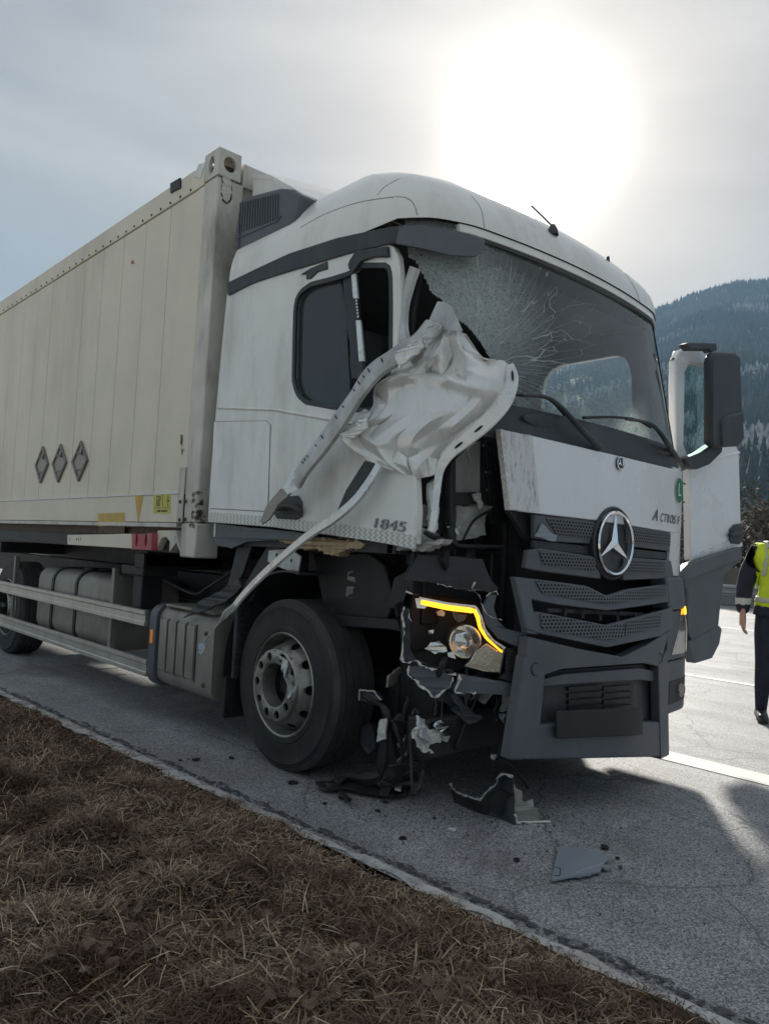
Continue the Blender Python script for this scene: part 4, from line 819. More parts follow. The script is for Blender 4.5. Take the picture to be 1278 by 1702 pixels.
# ---- right side wall with its window opening
wall = [(345, 868), (349, 800), (357, 700), (366, 600), (377, 488), (420, 468), (473, 451), (500, 443), (585, 417), (640, 404), (653, 409), (661, 425), (664, 450), (663, 520), (661, 580), (668, 700), (690, 790), (693, 850), (690, 905), (600, 897), (450, 876)]
win = zr([(393, 1010), (396, 850), (400, 700), (408, 655), (425, 625), (470, 592), (560, 570), (640, 545), (672, 515), (700, 508), (800, 508), (816, 520), (824, 560), (826, 700), (824, 900), (815, 1000), (800, 1090), (760, 1150), (700, 1150), (560, 1135), (450, 1115), (415, 1085), (400, 1050)])
sw = plate('side_wall', sd(wall), (0.045, 0, 0), 'white_paint', tr, [sd(win)], bevel=0.008)
v, f = sweep_g([p + Vector((0.006, 0, 0)) for p in resample(sd(win), 80, True)] + [sd(win)[0] + Vector((.006, 0, 0))], [(-0.014, -0.008), (0.014, -0.008), (0.014, 0.008), (-0.014, 0.008)], (1, 0, 0)); mo('window_seal', v, f, 'black_plastic', sw)
plate('window_glass', sd(zr([(396, 1010), (400, 700), (425, 628), (470, 595), (600, 560), (625, 700), (640, 1000), (645, 1148), (560, 1133), (450, 1113)]), -1.225), (0.005, 0, 0), 'dark_glass', sw)
fl = [(357, 701), (443, 700), (450, 706), (446, 850), (351, 845)]
plate('storage_flap', sd(fl, -1.2505), (-0.006, 0, 0), 'white_paint', sw, bevel=0.003)
v, f = tube_g([p for p in sd(fl + [fl[0]], -1.2505)], 0.0035, 5); mo('flap_gap', v, f, 'frame_black', sw)
v, f = sweep_g(sd([(362, 678), (455, 681), (545, 697), (600, 708)], -1.253), [(-0.010, -0.004), (0.012, -0.004), (0.0, 0.007)], (-1, 0, 0)); mo('swage_line', v, f, 'white_paint', sw, smooth=30)
hn = plate('handle_recess', sd([(453, 848), (462, 832), (478, 825), (497, 824), (503, 833), (504, 858), (495, 864), (462, 862)], -1.252), (-0.01, 0, 0), 'black_plastic', sw, bevel=0.006)
v, f = sweep_g(smooth_line(sd([(458, 846), (475, 842), (492, 845), (500, 852)], -1.285), 10), circ(0.016, 8), (-1, 0, 0)); mo('door_handle', v, f, 'black_plastic', sw, smooth=40)
o_ = on(645, 873, X=-1.253); dirx = (on(670, 876, X=-1.253) - on(620, 869, X=-1.253)); v, f = text_g('1845', 0.074, 0.006, o_, dirx, (0, 0, 1), 0.15, sx=1.75); mo('model_number', v, f, 'dark_chrome', sw)
# wavy reflective strip
m, t, b = nodes_mat('chevron'); tcn = N(t, 'ShaderNodeTexCoord'); sp = N(t, 'ShaderNodeSeparateXYZ'); t.links.new(tcn.outputs['Object'], sp.inputs[0])
def tm(t, op, a, b_=None, c_=None):
    n_ = N(t, 'ShaderNodeMath', operation=op)
    for i, v_ in enumerate((a, b_, c_)):
        if v_ is None: continue
        if isinstance(v_, (int, float)): n_.inputs[i].default_value = v_
        else: t.links.new(v_, n_.inputs[i])
    return n_.outputs[0]
wz = tm(t, 'PINGPONG', sp.outputs[2], 0.0115); ph = tm(t, 'ADD', tm(t, 'MULTIPLY', sp.outputs[1], 24.0), tm(t, 'MULTIPLY', wz, 45.0)); sq = tm(t, 'GREATER_THAN', tm(t, 'FRACT', ph), 0.5)
x = N(t, 'ShaderNodeMix', data_type='RGBA'); x.inputs['A'].default_value = (0.46, 0.455, 0.43, 1); x.inputs['B'].default_value = (0.72, 0.72, 0.68, 1); t.links.new(sq, x.inputs['Factor']); t.links.new(x.outputs['Result'], b.inputs['Base Color']); b.inputs['Roughness'].default_value = 0.4
ctp = [(348, 851), (450, 859), (560, 871), (640, 882), (690, 890)]; cbt = [(346, 867), (450, 875), (560, 890), (640, 903), (690, 913)]
v, f = grid_g([resample(sd(ctp, -1.256), 20), resample(sd(cbt, -1.256), 20)], (0.006, 0, 0)); mo('reflective_strip', v, f, 'chevron', sw)
plate('lower_skirt', torn(sd([(350, 869), (440, 879), (520, 888), (500, 897), (445, 898), (410, 900), (385, 912), (356, 905)], -1.235), 0.003, 0.05, 2), (0.03, 0, 0), 'grey_plastic', tr)
plate('torn_foam', torn(sd([(441, 895), (470, 893), (520, 893), (590, 900), (605, 903), (598, 913), (575, 912), (560, 924), (546, 921), (525, 912), (500, 913), (480, 903)], -1.22), 0.008, 0.015, 11), (0.07, 0, 0), 'foam', tr)
plate('torn_sill', torn(sd([(560, 893), (690, 912), (705, 902), (725, 897), (738, 896), (735, 904), (700, 916), (640, 912)], -1.19), 0.008, 0.02, 12), (0.06, 0, 0), 'primer', tr)
# window divider with broken trim
dv = plate('window_divider', torn(sd(zr([(612, 560), (650, 545), (668, 545), (672, 700), (700, 930), (695, 1010), (650, 1010), (640, 850), (618, 700)]), -1.236), 0.004, 0.05, 4), (0.03, 0, 0), 'black_plastic', tr, bevel=0.004)
for pts in ([(648, 545), (668, 545), (677, 655), (657, 655)], [(669, 752), (688, 750), (705, 932), (683, 935)]): plate('trim_remnant', sd(zr(pts), -1.246), (0.012, 0, 0), 'bare_white', dv, bevel=0.002)
for k in range(6): q = on(*zr([(672 + k * 1.5, 665 + k * 14)])[0], X=-1.24); v, f = lathe_g([(0, -0.004), (0.006, -0.003), (0.007, 0.002)], 8, 'X', q); mo('clip', v, f, 'bare_white', dv)
plate('door_clip', sd([(499, 456), (515, 446), (543, 434), (544, 447), (527, 452), (516, 463), (508, 464), (509, 457)], -1.258), (0.02, 0, 0), 'black_plastic', tr, bevel=0.004)
plate('mirror_bracket_stub', sd(zr([(632, 505), (640, 485), (668, 442), (700, 438), (808, 422), (812, 470), (745, 472), (690, 490), (655, 540), (636, 525)]), -1.27), (0.02, 0, 0), 'black_plastic', tr, bevel=0.006)
# bent screen pillar remnant and inner pillar
v, f = sweep_g(smooth_line([on(a, b, X=x_) for a, b, x_ in ((690, 445, -1.2), (680, 475, -1.2), (671, 510, -1.21), (669, 545, -1.22), (675, 570, -1.23), (688, 588, -1.25))], 24), [(-0.032, 0), (-0.018, 0.02), (0.012, 0.022), (0.032, 0.002), (0.012, 0.006), (-0.016, 0.004)], (-1, -0.5, 0)); mo('bent_pillar', v, f, 'primer', tr, smooth=35)
v, f = sweep_g([on(a, b, X=-1.15) for a, b in ((702, 440), (690, 500), (684, 560), (690, 600))], [(-0.012, -0.01), (0.012, -0.01), (0.012, 0.01), (-0.012, 0.01)], (-1, -0.5, 0)); mo('pillar_seal', v, f, 'frame_black', tr)
# ---- cabin: floor, back, far wall with its open doorway, dash, seats, wheel
boxo('cab_floor', -1.2, 1.2, 0.7, 2.42, 1.3, 1.36, 'cabin_trim', tr); boxo('cab_back', -1.2, 1.22, 2.38, 2.425, 1.3, 3.5, 'cabin_trim', tr)
boxo('cab_rear_skin', -1.235, 1.235, 2.43, 2.45, 1.35, 3.04, 'white_paint', tr)
boxo('headliner', -1.15, 1.15, 0.75, 2.38, 3.02, 3.05, 'cabin_trim', tr)
dw = [(1.21, 0.72, 1.4), (1.21, 1.62, 1.4), (1.21, 1.62, 2.68), (1.21, 1.60, 2.76), (1.21, 1.54, 2.83), (1.21, 1.45, 2.86), (1.21, 0.95, 2.86), (1.21, 0.87, 2.83), (1.21, 0.83, 2.76), (1.21, 0.81, 2.68)]
plate('far_wall', [(1.21, 0.5, 1.3), (1.21, 2.42, 1.3), (1.21, 2.42, 3.04), (1.21, 0.72, 3.04)], (0.04, 0, 0), 'white_paint', tr, [dw])
plate('far_lining', [(1.205, 0.5, 1.3), (1.205, 2.4, 1.3), (1.205, 2.4, 3.03), (1.205, 0.72, 3.03)], (-0.02, 0, 0), 'cabin_trim', tr, [[(1.205, y, z) for _, y, z in dw]])
boxo('dashboard', -1.05, 1.15, 0.6, 0.95, 1.75, 2.06, 'cabin_trim', tr, 0.05); boxo('instrument_hood', 0.25, 0.85, 0.72, 0.95, 2.05, 2.16, 'cabin_trim', tr, 0.04)
def seat(x):
    s = boxo('seat', x - 0.25, x + 0.25, 1.2, 1.7, 1.75, 1.9, 'cabin_trim', tr, 0.05); v, f = rbox_g(x - 0.24, x + 0.24, 1.68, 1.84, 1.85, 2.52, 0.1); mo('backrest', v, f, 'cabin_trim', s, smooth=35); v, f = rbox_g(x - 0.14, x + 0.14, 1.72, 1.82, 2.55, 2.76, 0.06); mo('headrest', v, f, 'cabin_trim', s, smooth=35); boxo('seat_base', x - 0.2, x + 0.2, 1.25, 1.65, 1.37, 1.75, 'void_black', s)
seat(-0.6); seat(0.62)
ring = [Vector((0.62 + 0.22 * math.cos(a), 1.05 - 0.09 * math.sin(a), 2.08 + 0.2 * math.sin(a))) for a in [2 * math.pi * i / 28 for i in range(29)]]
v, f = tube_g(ring, 0.016, 6, (0, 1, 0.3)); v2 = tube_g([(0.62, 0.9, 1.95), (0.62, 1.04, 2.08)], 0.035, 8); v3 = tube_g([(0.42, 1.05, 2.08), (0.82, 1.05, 2.08)], 0.02, 6); v, f = join((v, f), v2, v3); mo('steering_wheel', v, f, 'void_black', tr, smooth=40)
boxo('bulkhead', -1.1, 1.16, 0.66, 0.72, 1.25, 1.95, 'void_black', tr, 0)
boxo('front_shroud', -0.55, 1.1, 0.44, 0.5, 0.5, 1.9, 'void_black', tr, 0)
boxo('corner_void', -1.2, -0.9, 0.72, 0.76, 1.3, 2.0, 'void_black', tr, 0)
# ---- windscreen: shattered sheet, torn away at its near lower corner
m = bpy.data.materials.new('shattered_glass'); m.use_nodes = True; t = m.node_tree; t.nodes.clear(); MAT['shattered_glass'] = m
out = N(t, 'ShaderNodeOutputMaterial'); tcn = N(t, 'ShaderNodeTexCoord')
IMP = on(838, 598, Y=0.3) - Vector((0, 2.5, 0))
sub = N(t, 'ShaderNodeVectorMath', operation='SUBTRACT'); sub.inputs[1].default_value = IMP; t.links.new(tcn.outputs['Object'], sub.inputs[0])
ln = N(t, 'ShaderNodeVectorMath', operation='LENGTH'); t.links.new(sub.outputs[0], ln.inputs[0]); dist = ln.outputs['Value']
vo = N(t, 'ShaderNodeTexVoronoi', feature='DISTANCE_TO_EDGE'); vo.inputs['Scale'].default_value = 80; t.links.new(tcn.outputs['Object'], vo.inputs['Vector'])
vo2 = N(t, 'ShaderNodeTexVoronoi', feature='DISTANCE_TO_EDGE'); vo2.inputs['Scale'].default_value = 7
sx = N(t, 'ShaderNodeSeparateXYZ'); t.links.new(sub.outputs[0], sx.inputs[0]); ang = tm(t, 'ARCTAN2', sx.outputs[2], sx.outputs[0])
wn = N(t, 'ShaderNodeTexNoise'); wn.inputs['Scale'].default_value = 3.0; t.links.new(tcn.outputs['Object'], wn.inputs['Vector'])
cb = N(t, 'ShaderNodeCombineXYZ'); t.links.new(tm(t, 'MULTIPLY', ang, 1.9), cb.inputs[0]); t.links.new(tm(t, 'MULTIPLY', dist, 0.32), cb.inputs[1]); t.links.new(tm(t, 'MULTIPLY', wn.outputs['Fac'], 0.25), cb.inputs[2]); t.links.new(cb.outputs[0], vo2.inputs['Vector'])
vc = N(t, 'ShaderNodeTexVoronoi'); vc.inputs['Scale'].default_value = 80; t.links.new(tcn.outputs['Object'], vc.inputs['Vector']); vcs = N(t, 'ShaderNodeSeparateColor'); t.links.new(vc.outputs['Color'], vcs.inputs[0]); fine = tm(t, 'MAXIMUM', tm(t, 'LESS_THAN', vo.outputs['Distance'], 0.06), tm(t, 'MULTIPLY', vcs.outputs[0], 0.75)); ray_ = tm(t, 'LESS_THAN', tm(t, 'MULTIPLY', vo2.outputs['Distance'], tm(t, 'ADD', dist, 0.05)), 0.007)
mp2 = N(t, 'ShaderNodeMapping'); mp2.inputs['Location'].default_value = (0, 0, 0); t.links.new(sub.outputs[0], mp2.inputs[0])
# craze is thickest left of and above the blow
off2 = N(t, 'ShaderNodeVectorMath', operation='ADD'); off2.inputs[1].default_value = (0.12, -0.05, -0.22); t.links.new(sub.outputs[0], off2.inputs[0]); ln2 = N(t, 'ShaderNodeVectorMath', operation='LENGTH'); t.links.new(off2.outputs[0], ln2.inputs[0])
near = N(t, 'ShaderNodeMapRange'); near.inputs['From Min'].default_value = 0.62; near.inputs['From Max'].default_value = 0.12; t.links.new(tm(t, 'ADD', ln2.outputs['Value'], tm(t, 'MULTIPLY', tm(t, 'SUBTRACT', wn.outputs['Fac'], 0.5), 0.35)), near.inputs['Value'])
low = N(t, 'ShaderNodeMapRange'); low.inputs['From Min'].default_value = 2.32; low.inputs['From Max'].default_value = 2.1; sz = N(t, 'ShaderNodeSeparateXYZ'); t.links.new(tcn.outputs['Object'], sz.inputs[0]); t.links.new(tm(t, 'ADD', sz.outputs[2], tm(t, 'MULTIPLY', tm(t, 'SUBTRACT', wn.outputs['Fac'], 0.5), 0.5)), low.inputs['Value'])
near_ = tm(t, 'MAXIMUM', near.outputs[0], tm(t, 'MULTIPLY', low.outputs[0], 0.75))
frost = tm(t, 'MULTIPLY', near_, tm(t, 'ADD', 0.40, tm(t, 'MULTIPLY', fine, 0.58)))
rfade = N(t, 'ShaderNodeMapRange'); rfade.inputs['From Min'].default_value = 1.5; rfade.inputs['From Max'].default_value = 0.3; rfade.inputs['To Max'].default_value = 0.85; t.links.new(dist, rfade.inputs['Value'])
rmask = tm(t, 'MULTIPLY', rfade.outputs[0], tm(t, 'GREATER_THAN', tm(t, 'MULTIPLY', sx.outputs[0], 1.0), -0.1))
fac = tm(t, 'MINIMUM', tm(t, 'ADD', tm(t, 'ADD', frost, tm(t, 'MULTIPLY', ray_, rmask)), tm(t, 'ADD', 0.06, tm(t, 'MULTIPLY', wn.outputs['Fac'], 0.12))), 0.95)
df = N(t, 'ShaderNodeBsdfDiffuse'); df.inputs[0].default_value = (0.76, 0.83, 0.82, 1); tl = N(t, 'ShaderNodeBsdfTranslucent'); tl.inputs[0].default_value = (0.74, 0.85, 0.81, 1); dm = N(t, 'ShaderNodeMixShader'); dm.inputs[0].default_value = 0.5; t.links.new(df.outputs[0], dm.inputs[1]); t.links.new(tl.outputs[0], dm.inputs[2])
trn = N(t, 'ShaderNodeBsdfTransparent'); trn.inputs[0].default_value = (0.76, 0.84, 0.85, 1); gl = N(t, 'ShaderNodeBsdfGlossy'); gl.inputs['Roughness'].default_value = 0.05; fz = N(t, 'ShaderNodeFresnel'); fz.inputs[0].default_value = 1.5
bpn = N(t, 'ShaderNodeBump'); bpn.inputs['Strength'].default_value = 0.25; bpn.inputs['Distance'].default_value = 0.01; t.links.new(tm(t, 'MULTIPLY', near_, vo.outputs['Distance']), bpn.inputs['Height']); t.links.new(bpn.outputs[0], gl.inputs['Normal']); t.links.new(bpn.outputs[0], df.inputs['Normal'])
ms = N(t, 'ShaderNodeMixShader'); t.links.new(fz.outputs[0], ms.inputs[0]); t.links.new(trn.outputs[0], ms.inputs[1]); t.links.new(gl.outputs[0], ms.inputs[2])
mf = N(t, 'ShaderNodeMixShader'); t.links.new(fac, mf.inputs[0]); t.links.new(ms.outputs[0], mf.inputs[1]); t.links.new(dm.outputs[0], mf.inputs[2]); t.links.new(mf.outputs[0], out.inputs[0])
gone = [(600, 400), (690, 432), (700, 450), (716, 484), (742, 506), (757, 530), (775, 540), (800, 570), (815, 598), (842, 604), (850, 640), (845, 665), (700, 800), (560, 700)]
nx_, nz_ = 330, 140; G = [[(x, front(x, z) + 0.012, z) for x in [-1.215 + 2.40 * i / nx_ for i in range(nx_ + 1)]] for z in [2.07 + 0.965 * j / nz_ for j in range(nz_ + 1)]]
imp_w = IMP + Vector((0, 2.5, 0))
G = [[(x, y + 0.10 * math.exp(-((Vector((x, y, z)) - imp_w).length / 0.28) ** 2) + 0.012 * noise.noise(Vector((x * 9, 0, z * 9))) * math.exp(-((Vector((x, y, z)) - imp_w).length / 0.5) ** 2), z) for x, y, z in r_] for r_ in G]
v, f = grid_g(G); f = [q for q in f if not inside(proj(sum((v[i] for i in q), Vector()) / 4 + Vector((0, 0, 0.008 * noise.noise(v[q[0]] * 30)))), gone)]
used = sorted({i for q in f for i in q}); mp_ = {i: k for k, i in enumerate(used)}; mo('windscreen', [v[i] for i in used], [tuple(mp_[i] for i in q) for q in f], 'shattered_glass', tr, smooth=True)
# broken glass edge and crumbs heaped along the dash
rr = random.Random(3); parts = []
for i in range(900):
    x = rr.uniform(-0.75, 1.05); z = 2.07 + abs(rr.gauss(0, 0.07)) * (1.3 if x < 0.1 else 0.8); y = front(x, z) + rr.uniform(0.03, 0.12); s = rr.uniform(0.006, 0.02); d = Vector((rr.gauss(0, 1), rr.gauss(0, 1), rr.gauss(0, 1))).normalized(); e = d.orthogonal().normalized(); p = Vector((x, y, z)); parts.append(([p, p + d * s * 2, p + e * s + d * s, p + d.cross(e) * s * 0.7], [(0, 1, 2), (0, 1, 3), (1, 2, 3), (0, 2, 3)]))
v, f = join(*parts); st(mo('glass_crumbs', v, f, 'clear_glass', tr), 'stuff')
# header, far pillar, screen seal
def fgrid(name, x0, x1, z0, z1, off, th, m, parent, n=30, rows=4, bevel=0.0, xl=None, xr=None):
    G = []
    for j in range(rows):
        z = z0 + (z1 - z0) * j / (rows - 1); a = xl(z) if xl else x0; b = xr(z) if xr else x1
        G.append([(x, front(x, z) - off, z) for x in [a + (b - a) * i / (n - 1) for i in range(n)]])
    v, f = grid_g(G, (0, th, 0)); return mo(name, v, f, m, parent, smooth=40, bevel=bevel)
fgrid('screen_header', -1.0, 1.24, 2.985, 3.034, 0.012, 0.03, 'white_paint', tr, bevel=0.004)
fgrid('screen_seal', -0.85, 1.215, 2.965, 2.983, 0.004, 0.02, 'black_plastic', tr)
fgrid('far_pillar', 1.165, 1.245, 2.0, 3.0, 0.006, 0.05, 'white_paint', tr, n=8, rows=16, bevel=0.004)
fgrid('far_pillar_trim', 1.115, 1.164, 2.0, 2.99, 0.0, 0.02, 'black_plastic', tr, n=6, rows=16)
fgrid('cowl', -1.1, 1.235, 1.90, 2.085, 0.005, 0.05, 'black_plastic', tr, n=60, rows=8)
for a, b, c, d in ((862, 688, 955, 720), (1048, 727, 1112, 757)):
    P0, P1 = fr(a, (b + d) / 2 - 12), fr(c, (b + d) / 2 + 10); c_ = (P0 + P1) / 2; bm = bmesh.new(); bmesh.ops.create_uvsphere(bm, u_segments=20, v_segments=12, radius=1); bmesh.ops.scale(bm, vec=((P1 - P0).length / 2, 0.018, 0.04), verts=bm.verts); bmesh.ops.translate(bm, vec=c_, verts=bm.verts); v = [x.co.copy() for x in bm.verts]; f = [tuple(x.index for x in q.verts) for q in bm.faces]; bm.free(); mo('cowl_recess', v, f, 'black_plastic', tr, smooth=True)
# wipers
def wiper(pts, off, r, bl):
    P = smooth_line([fr(a, b, o_) for (a, b), o_ in zip(pts, off)], 24); v, f = sweep_g(P, circ(r, 8), (0, -1, 0), scale=[0.45 + 0.75 * i / 23 for i in range(24)]); w_ = mo('wiper_arm', v, f, 'black_plastic', tr, smooth=40)
    P = [fr(a, b, 0.03) for a, b in bl]; v, f = sweep_g(smooth_line(P, 16), [(-0.008, -0.01), (0.008, -0.01), (0.004, 0.012), (-0.004, 0.012)], (0, -1, 0)); mo('wiper_blade', v, f, 'frame_black', w_)
wiper([(868, 657), (905, 660), (930, 675), (965, 713), (996, 745)], [0.05, .07, .08, .07, .03], 0.016, [(848, 655), (870, 657), (912, 662), (940, 690)])
wiper([(1040, 697), (1075, 702), (1092, 714), (1112, 742), (1135, 778)], [0.04, .06, .07, .07, .03], 0.016, [(970, 694), (1020, 693), (1060, 698), (1082, 710)])
# ---- front flap, badge and lettering
m, t, b = nodes_mat('scratched_white'); tcn = N(t, 'ShaderNodeTexCoord'); mpn = N(t, 'ShaderNodeMapping'); mpn.inputs['Scale'].default_value = (9, 9, 1.6); mpn.inputs['Rotation'].default_value = (0, 0.25, 0); t.links.new(tcn.outputs['Object'], mpn.inputs[0])
n1 = N(t, 'ShaderNodeTexNoise'); n1.inputs['Scale'].default_value = 6; n1.inputs['Detail'].default_value = 9; n1.inputs['Roughness'].default_value = 0.7; t.links.new(mpn.outputs[0], n1.inputs['Vector'])
r_ = N(t, 'ShaderNodeValToRGB'); r_.color_ramp.elements[0].position = 0.53; r_.color_ramp.elements[0].color = (0.66, 0.66, 0.66, 1); r_.color_ramp.elements[1].position = 0.66; r_.color_ramp.elements[1].color = (0.24, 0.24, 0.24, 1); t.links.new(n1.outputs['Fac'], r_.inputs[0]); t.links.new(r_.outputs[0], b.inputs['Base Color']); b.inputs['Roughness'].default_value = 0.5
frpatch('front_flap', [(884, 724), (1000, 751), (1134, 783)], [(896, 854), (990, 865), (1050, 874), (1131, 887)], 0.03, 0.03, 'front_white', tr, 40, 6, bevel=0.006)
T = resample([fr(885, 724, 0.03), fr(832, 714, 0.05)], 10); B_ = resample([fr(897, 854, 0.03), fr(866, 850, 0.06), fr(848, 846, 0.07)], 10)
v, f = grid_g([[a.lerp(b_, k / 5) + Vector((0, -0.012 * noise.noise(Vector((i * .5, k * .6, 0))), 0)) for i, (a, b_) in enumerate(zip(T, B_))] for k in range(6)], (0, 0.03, 0)); mo('scraped_flap_end', v, f, 'scratched_white', tr, smooth=40, bevel=0.003)
v, f = grid_g([torn([a + Vector((0, -0.004, 0)) for a in (fr(830, 713, .052), fr(846, 848, .072))], .0012, .02, 5, False), torn([fr(836, 714, .052), fr(853, 848, .07)], .0012, .02, 5, False)], (0, 0.03, 0)); mo('torn_flap_edge', v, f, 'torn_edge', tr)
fgrid('corner_panel', 0, 0, 1.245, 1.945, 0.025, 0.03, 'front_white', tr, n=14, rows=14, bevel=0.005, xl=lambda z: 0.80 - 0.03 * (1.945 - z) / 0.7, xr=lambda z: 1.205 - 0.10 * (max(0, 1.5 - z) / 0.25) ** 1.5)
v, f = box(1.15, 1.27, 0.43, 0.62, 1.25, 1.95); dc = mo('corner_duct', v, f, 'frame_black', tr, bevel=0.02)
for k in range(5): boxo('duct_fin', 1.14, 1.285, 0.42, 0.6, 1.36 + k * 0.13, 1.372 + k * 0.13, 'grey_plastic', dc, 0.003)
boxo('duct_edge', 1.255, 1.29, 0.44, 0.58, 1.24, 1.96, 'grey_plastic', dc, 0.01)
def star_g(c, r, th, n=3, tilt=0.0):
    c = Vector(c); V, F = [c + Vector((0, -th, 0))], []
    for k in range(3):
        a = R(90 + 120 * k); b = R(90 + 120 * k + 60); V += [c + Vector((r * math.cos(a), -0.2 * th, r * math.sin(a))), c + Vector((r * 0.17 * math.cos(b), 0, r * 0.17 * math.sin(b)))]
    for k in range(3): F += [(0, 1 + 2 * k, 2 + 2 * k), (0, 2 + 2 * k, 1 + (2 * k + 2) % 6)]
    F.append((1, 2, 3, 4, 5, 6)); return V, F
sc_ = on(1019, 903, X=0.0); sc_.y -= 0.0
v, f = lathe_g([(0, 0.06), (0.205, 0.06), (0.208, 0.0), (0.198, -0.012), (0.185, -0.004), (0.176, 0.012), (0, 0.016)], 64, 'Y', sc_); sb = mo('badge_disc', v, f, 'black_plastic', tr, smooth=35)
v, f = lathe_g([(0.176, 0.0), (0.183, -0.018), (0.176, -0.026), (0.166, -0.02), (0.163, 0.006)], 64, 'Y', sc_); mo('badge_ring', v, f, 'chrome', sb, smooth=40)
v, f = star_g(sc_ + Vector((0, -0.004, 0)), 0.17, 0.026); mo('badge_star', v, f, 'chrome', sb)
s2 = fr(1029, 770, 0.034); v, f = lathe_g([(0, 0.0), (0.036, 0.0), (0.04, -0.006), (0.034, -0.009), (0.031, -0.003), (0, -0.003)], 32, 'Y', s2); sm = mo('small_badge', v, f, 'ink', tr, smooth=35)
v, f = lathe_g([(0.036, -0.004), (0.038, -0.009), (0.032, -0.011), (0.030, -0.004)], 32, 'Y', s2); mo('badge_ring', v, f, 'chrome', sm, smooth=35); v, f = star_g(s2 + Vector((0, -0.004, 0)), 0.03, 0.006); mo('badge_star', v, f, 'chrome', sm)
def tangent(px, py): a, b = fr(px - 6, py, .03), fr(px + 6, py, .03); d = b - a; d.z = 0; return d.normalized()
q = fr(1128, 815, 0.034); tx = Vector((1, 0.165, 0)).normalized(); nrm_ = tx.cross(Vector((0, 0, 1)))
gs = plate('emission_sticker', ell(q, 0.072, 0.082, tx, (0, 0, 1), 28), nrm_ * 0.003, 'green_sticker', tr); v, f = plate_g(ell(q + nrm_ * 0.0005, 0.077, 0.087, tx, (0, 0, 1), 28), nrm_ * 0.001); mo('sticker_rim', v, f, 'white_ink', gs)
v, f = text_g('L', 0.12, 0.0006, q + nrm_ * 0.004, tx, (0, 0, 1)); mo('sticker_letter', v, f, 'white_ink', gs)
q = fr(1111, 863, 0.032); tx = Vector((1, 0.115, 0)).normalized(); v, f = text_g('CTROS F', 0.078, 0.002, q + tx * 0.015, tx, (0, 0, 1), 0.3, sx=0.86, space=1.28); mo('model_name', v, f, 'dark_chrome', tr)
v, f = text_g('A', 0.105, 0.002, q + tx * -0.225 + Vector((0, -0.001, 0.008)), tx, (0, 0, 1), 0.45, sx=1.1); mo('model_initial', v, f, 'dark_chrome', tr)
# ---- grille bars with perforated inserts
m = bpy.data.materials.new('perforated'); m.use_nodes = True; t = m.node_tree; MAT['perforated'] = m; b = t.nodes['Principled BSDF']; b.inputs['Base Color'].default_value = (0.12, 0.125, 0.13, 1); b.inputs['Roughness'].default_value = 0.5
tcn = N(t, 'ShaderNodeTexCoord'); sp = N(t, 'ShaderNodeSeparateXYZ'); t.links.new(tcn.outputs['Object'], sp.inputs[0]); vv = tm(t, 'DIVIDE', sp.outputs[2], 0.0175); row_ = tm(t, 'FLOOR', vv); uu = tm(t, 'ADD', tm(t, 'DIVIDE', sp.outputs[0], 0.026), tm(t, 'MULTIPLY', tm(t, 'MODULO', row_, 2.0), 0.5))
du = tm(t, 'MULTIPLY', tm(t, 'SUBTRACT', tm(t, 'FRACT', uu), 0.5), 1.0); dvv = tm(t, 'MULTIPLY', tm(t, 'SUBTRACT', tm(t, 'FRACT', vv), 0.5), 0.95); d2 = tm(t, 'SQRT', tm(t, 'ADD', tm(t, 'MULTIPLY', du, du), tm(t, 'MULTIPLY', dvv, dvv))); hole = tm(t, 'LESS_THAN', d2, 0.36)
trn = N(t, 'ShaderNodeBsdfTransparent'); ms = N(t, 'ShaderNodeMixShader'); t.links.new(hole, ms.inputs[0]); t.links.new(b.outputs[0], ms.inputs[1]); t.links.new(trn.outputs[0], ms.inputs[2]); t.links.new(ms.outputs[0], t.nodes['Material Output'].inputs[0])
zg = zm(800, 640, 2.674)
def gbar(top, bot, mt, mb, off, n=24):
    g_ = frpatch('grille_bar', zg(top), zg(bot), off, 0.03, 'grey_plastic', tr, n, 5, bevel=0.006)
    for k, (a, b_) in enumerate(zip(mt, mb)):
        frpatch('grille_backing', zg(a), zg(b_), off + 0.0025, 0.001, 'void_black', g_, n, 4); frpatch('grille_mesh', zg(a), zg(b_), off + 0.010, 0.001, 'perforated', g_, n, 4)
gbar([(235, 575), (520, 602)], [(238, 682), (340, 697), (525, 708)], [[(288, 590), (520, 614)]], [[(335, 665), (520, 686)]], 0.02)
gbar([(640, 622), (886, 657)], [(640, 715), (872, 742)], [[(640, 636), (840, 662)]], [[(640, 700), (838, 714)]], 0.02)
gbar([(205, 735), (260, 725), (520, 765)], [(195, 815), (245, 826), (530, 862)], [[(258, 738), (508, 770)]], [[(275, 798), (508, 828)]], 0.03)
gbar([(630, 765), (842, 780)], [(630, 868), (856, 858)], [[(630, 775), (816, 788)]], [[(630, 838), (815, 835)]], 0.03)
gbar([(150, 852), (250, 863), (470, 893), (560, 938), (650, 908), (858, 882)], [(195, 948), (330, 975), (560, 1003), (700, 985), (870, 958)], [[(240, 868), (470, 903), (560, 946), (650, 918), (820, 890)]], [[(272, 925), (560, 975), (820, 940)]], 0.045, 40)
gbar([(195, 1015), (255, 1008), (560, 1068), (800, 1005), (850, 990)], [(200, 1085), (250, 1103), (560, 1167), (800, 1115), (850, 1075)], [[(262, 1015), (400, 1040), (560, 1075), (632, 1060)], [(640, 1056), (800, 1014)]], [[(268, 1085), (400, 1108), (560, 1134), (630, 1118)], [(640, 1115), (796, 1072)]], 0.055, 40)
frpatch('grille_side', zg([(150, 852), (205, 868)]), zg([(205, 1105), (255, 1110)]), 0.05, 0.04, 'grey_plastic', tr, 8, 10, bevel=0.006)
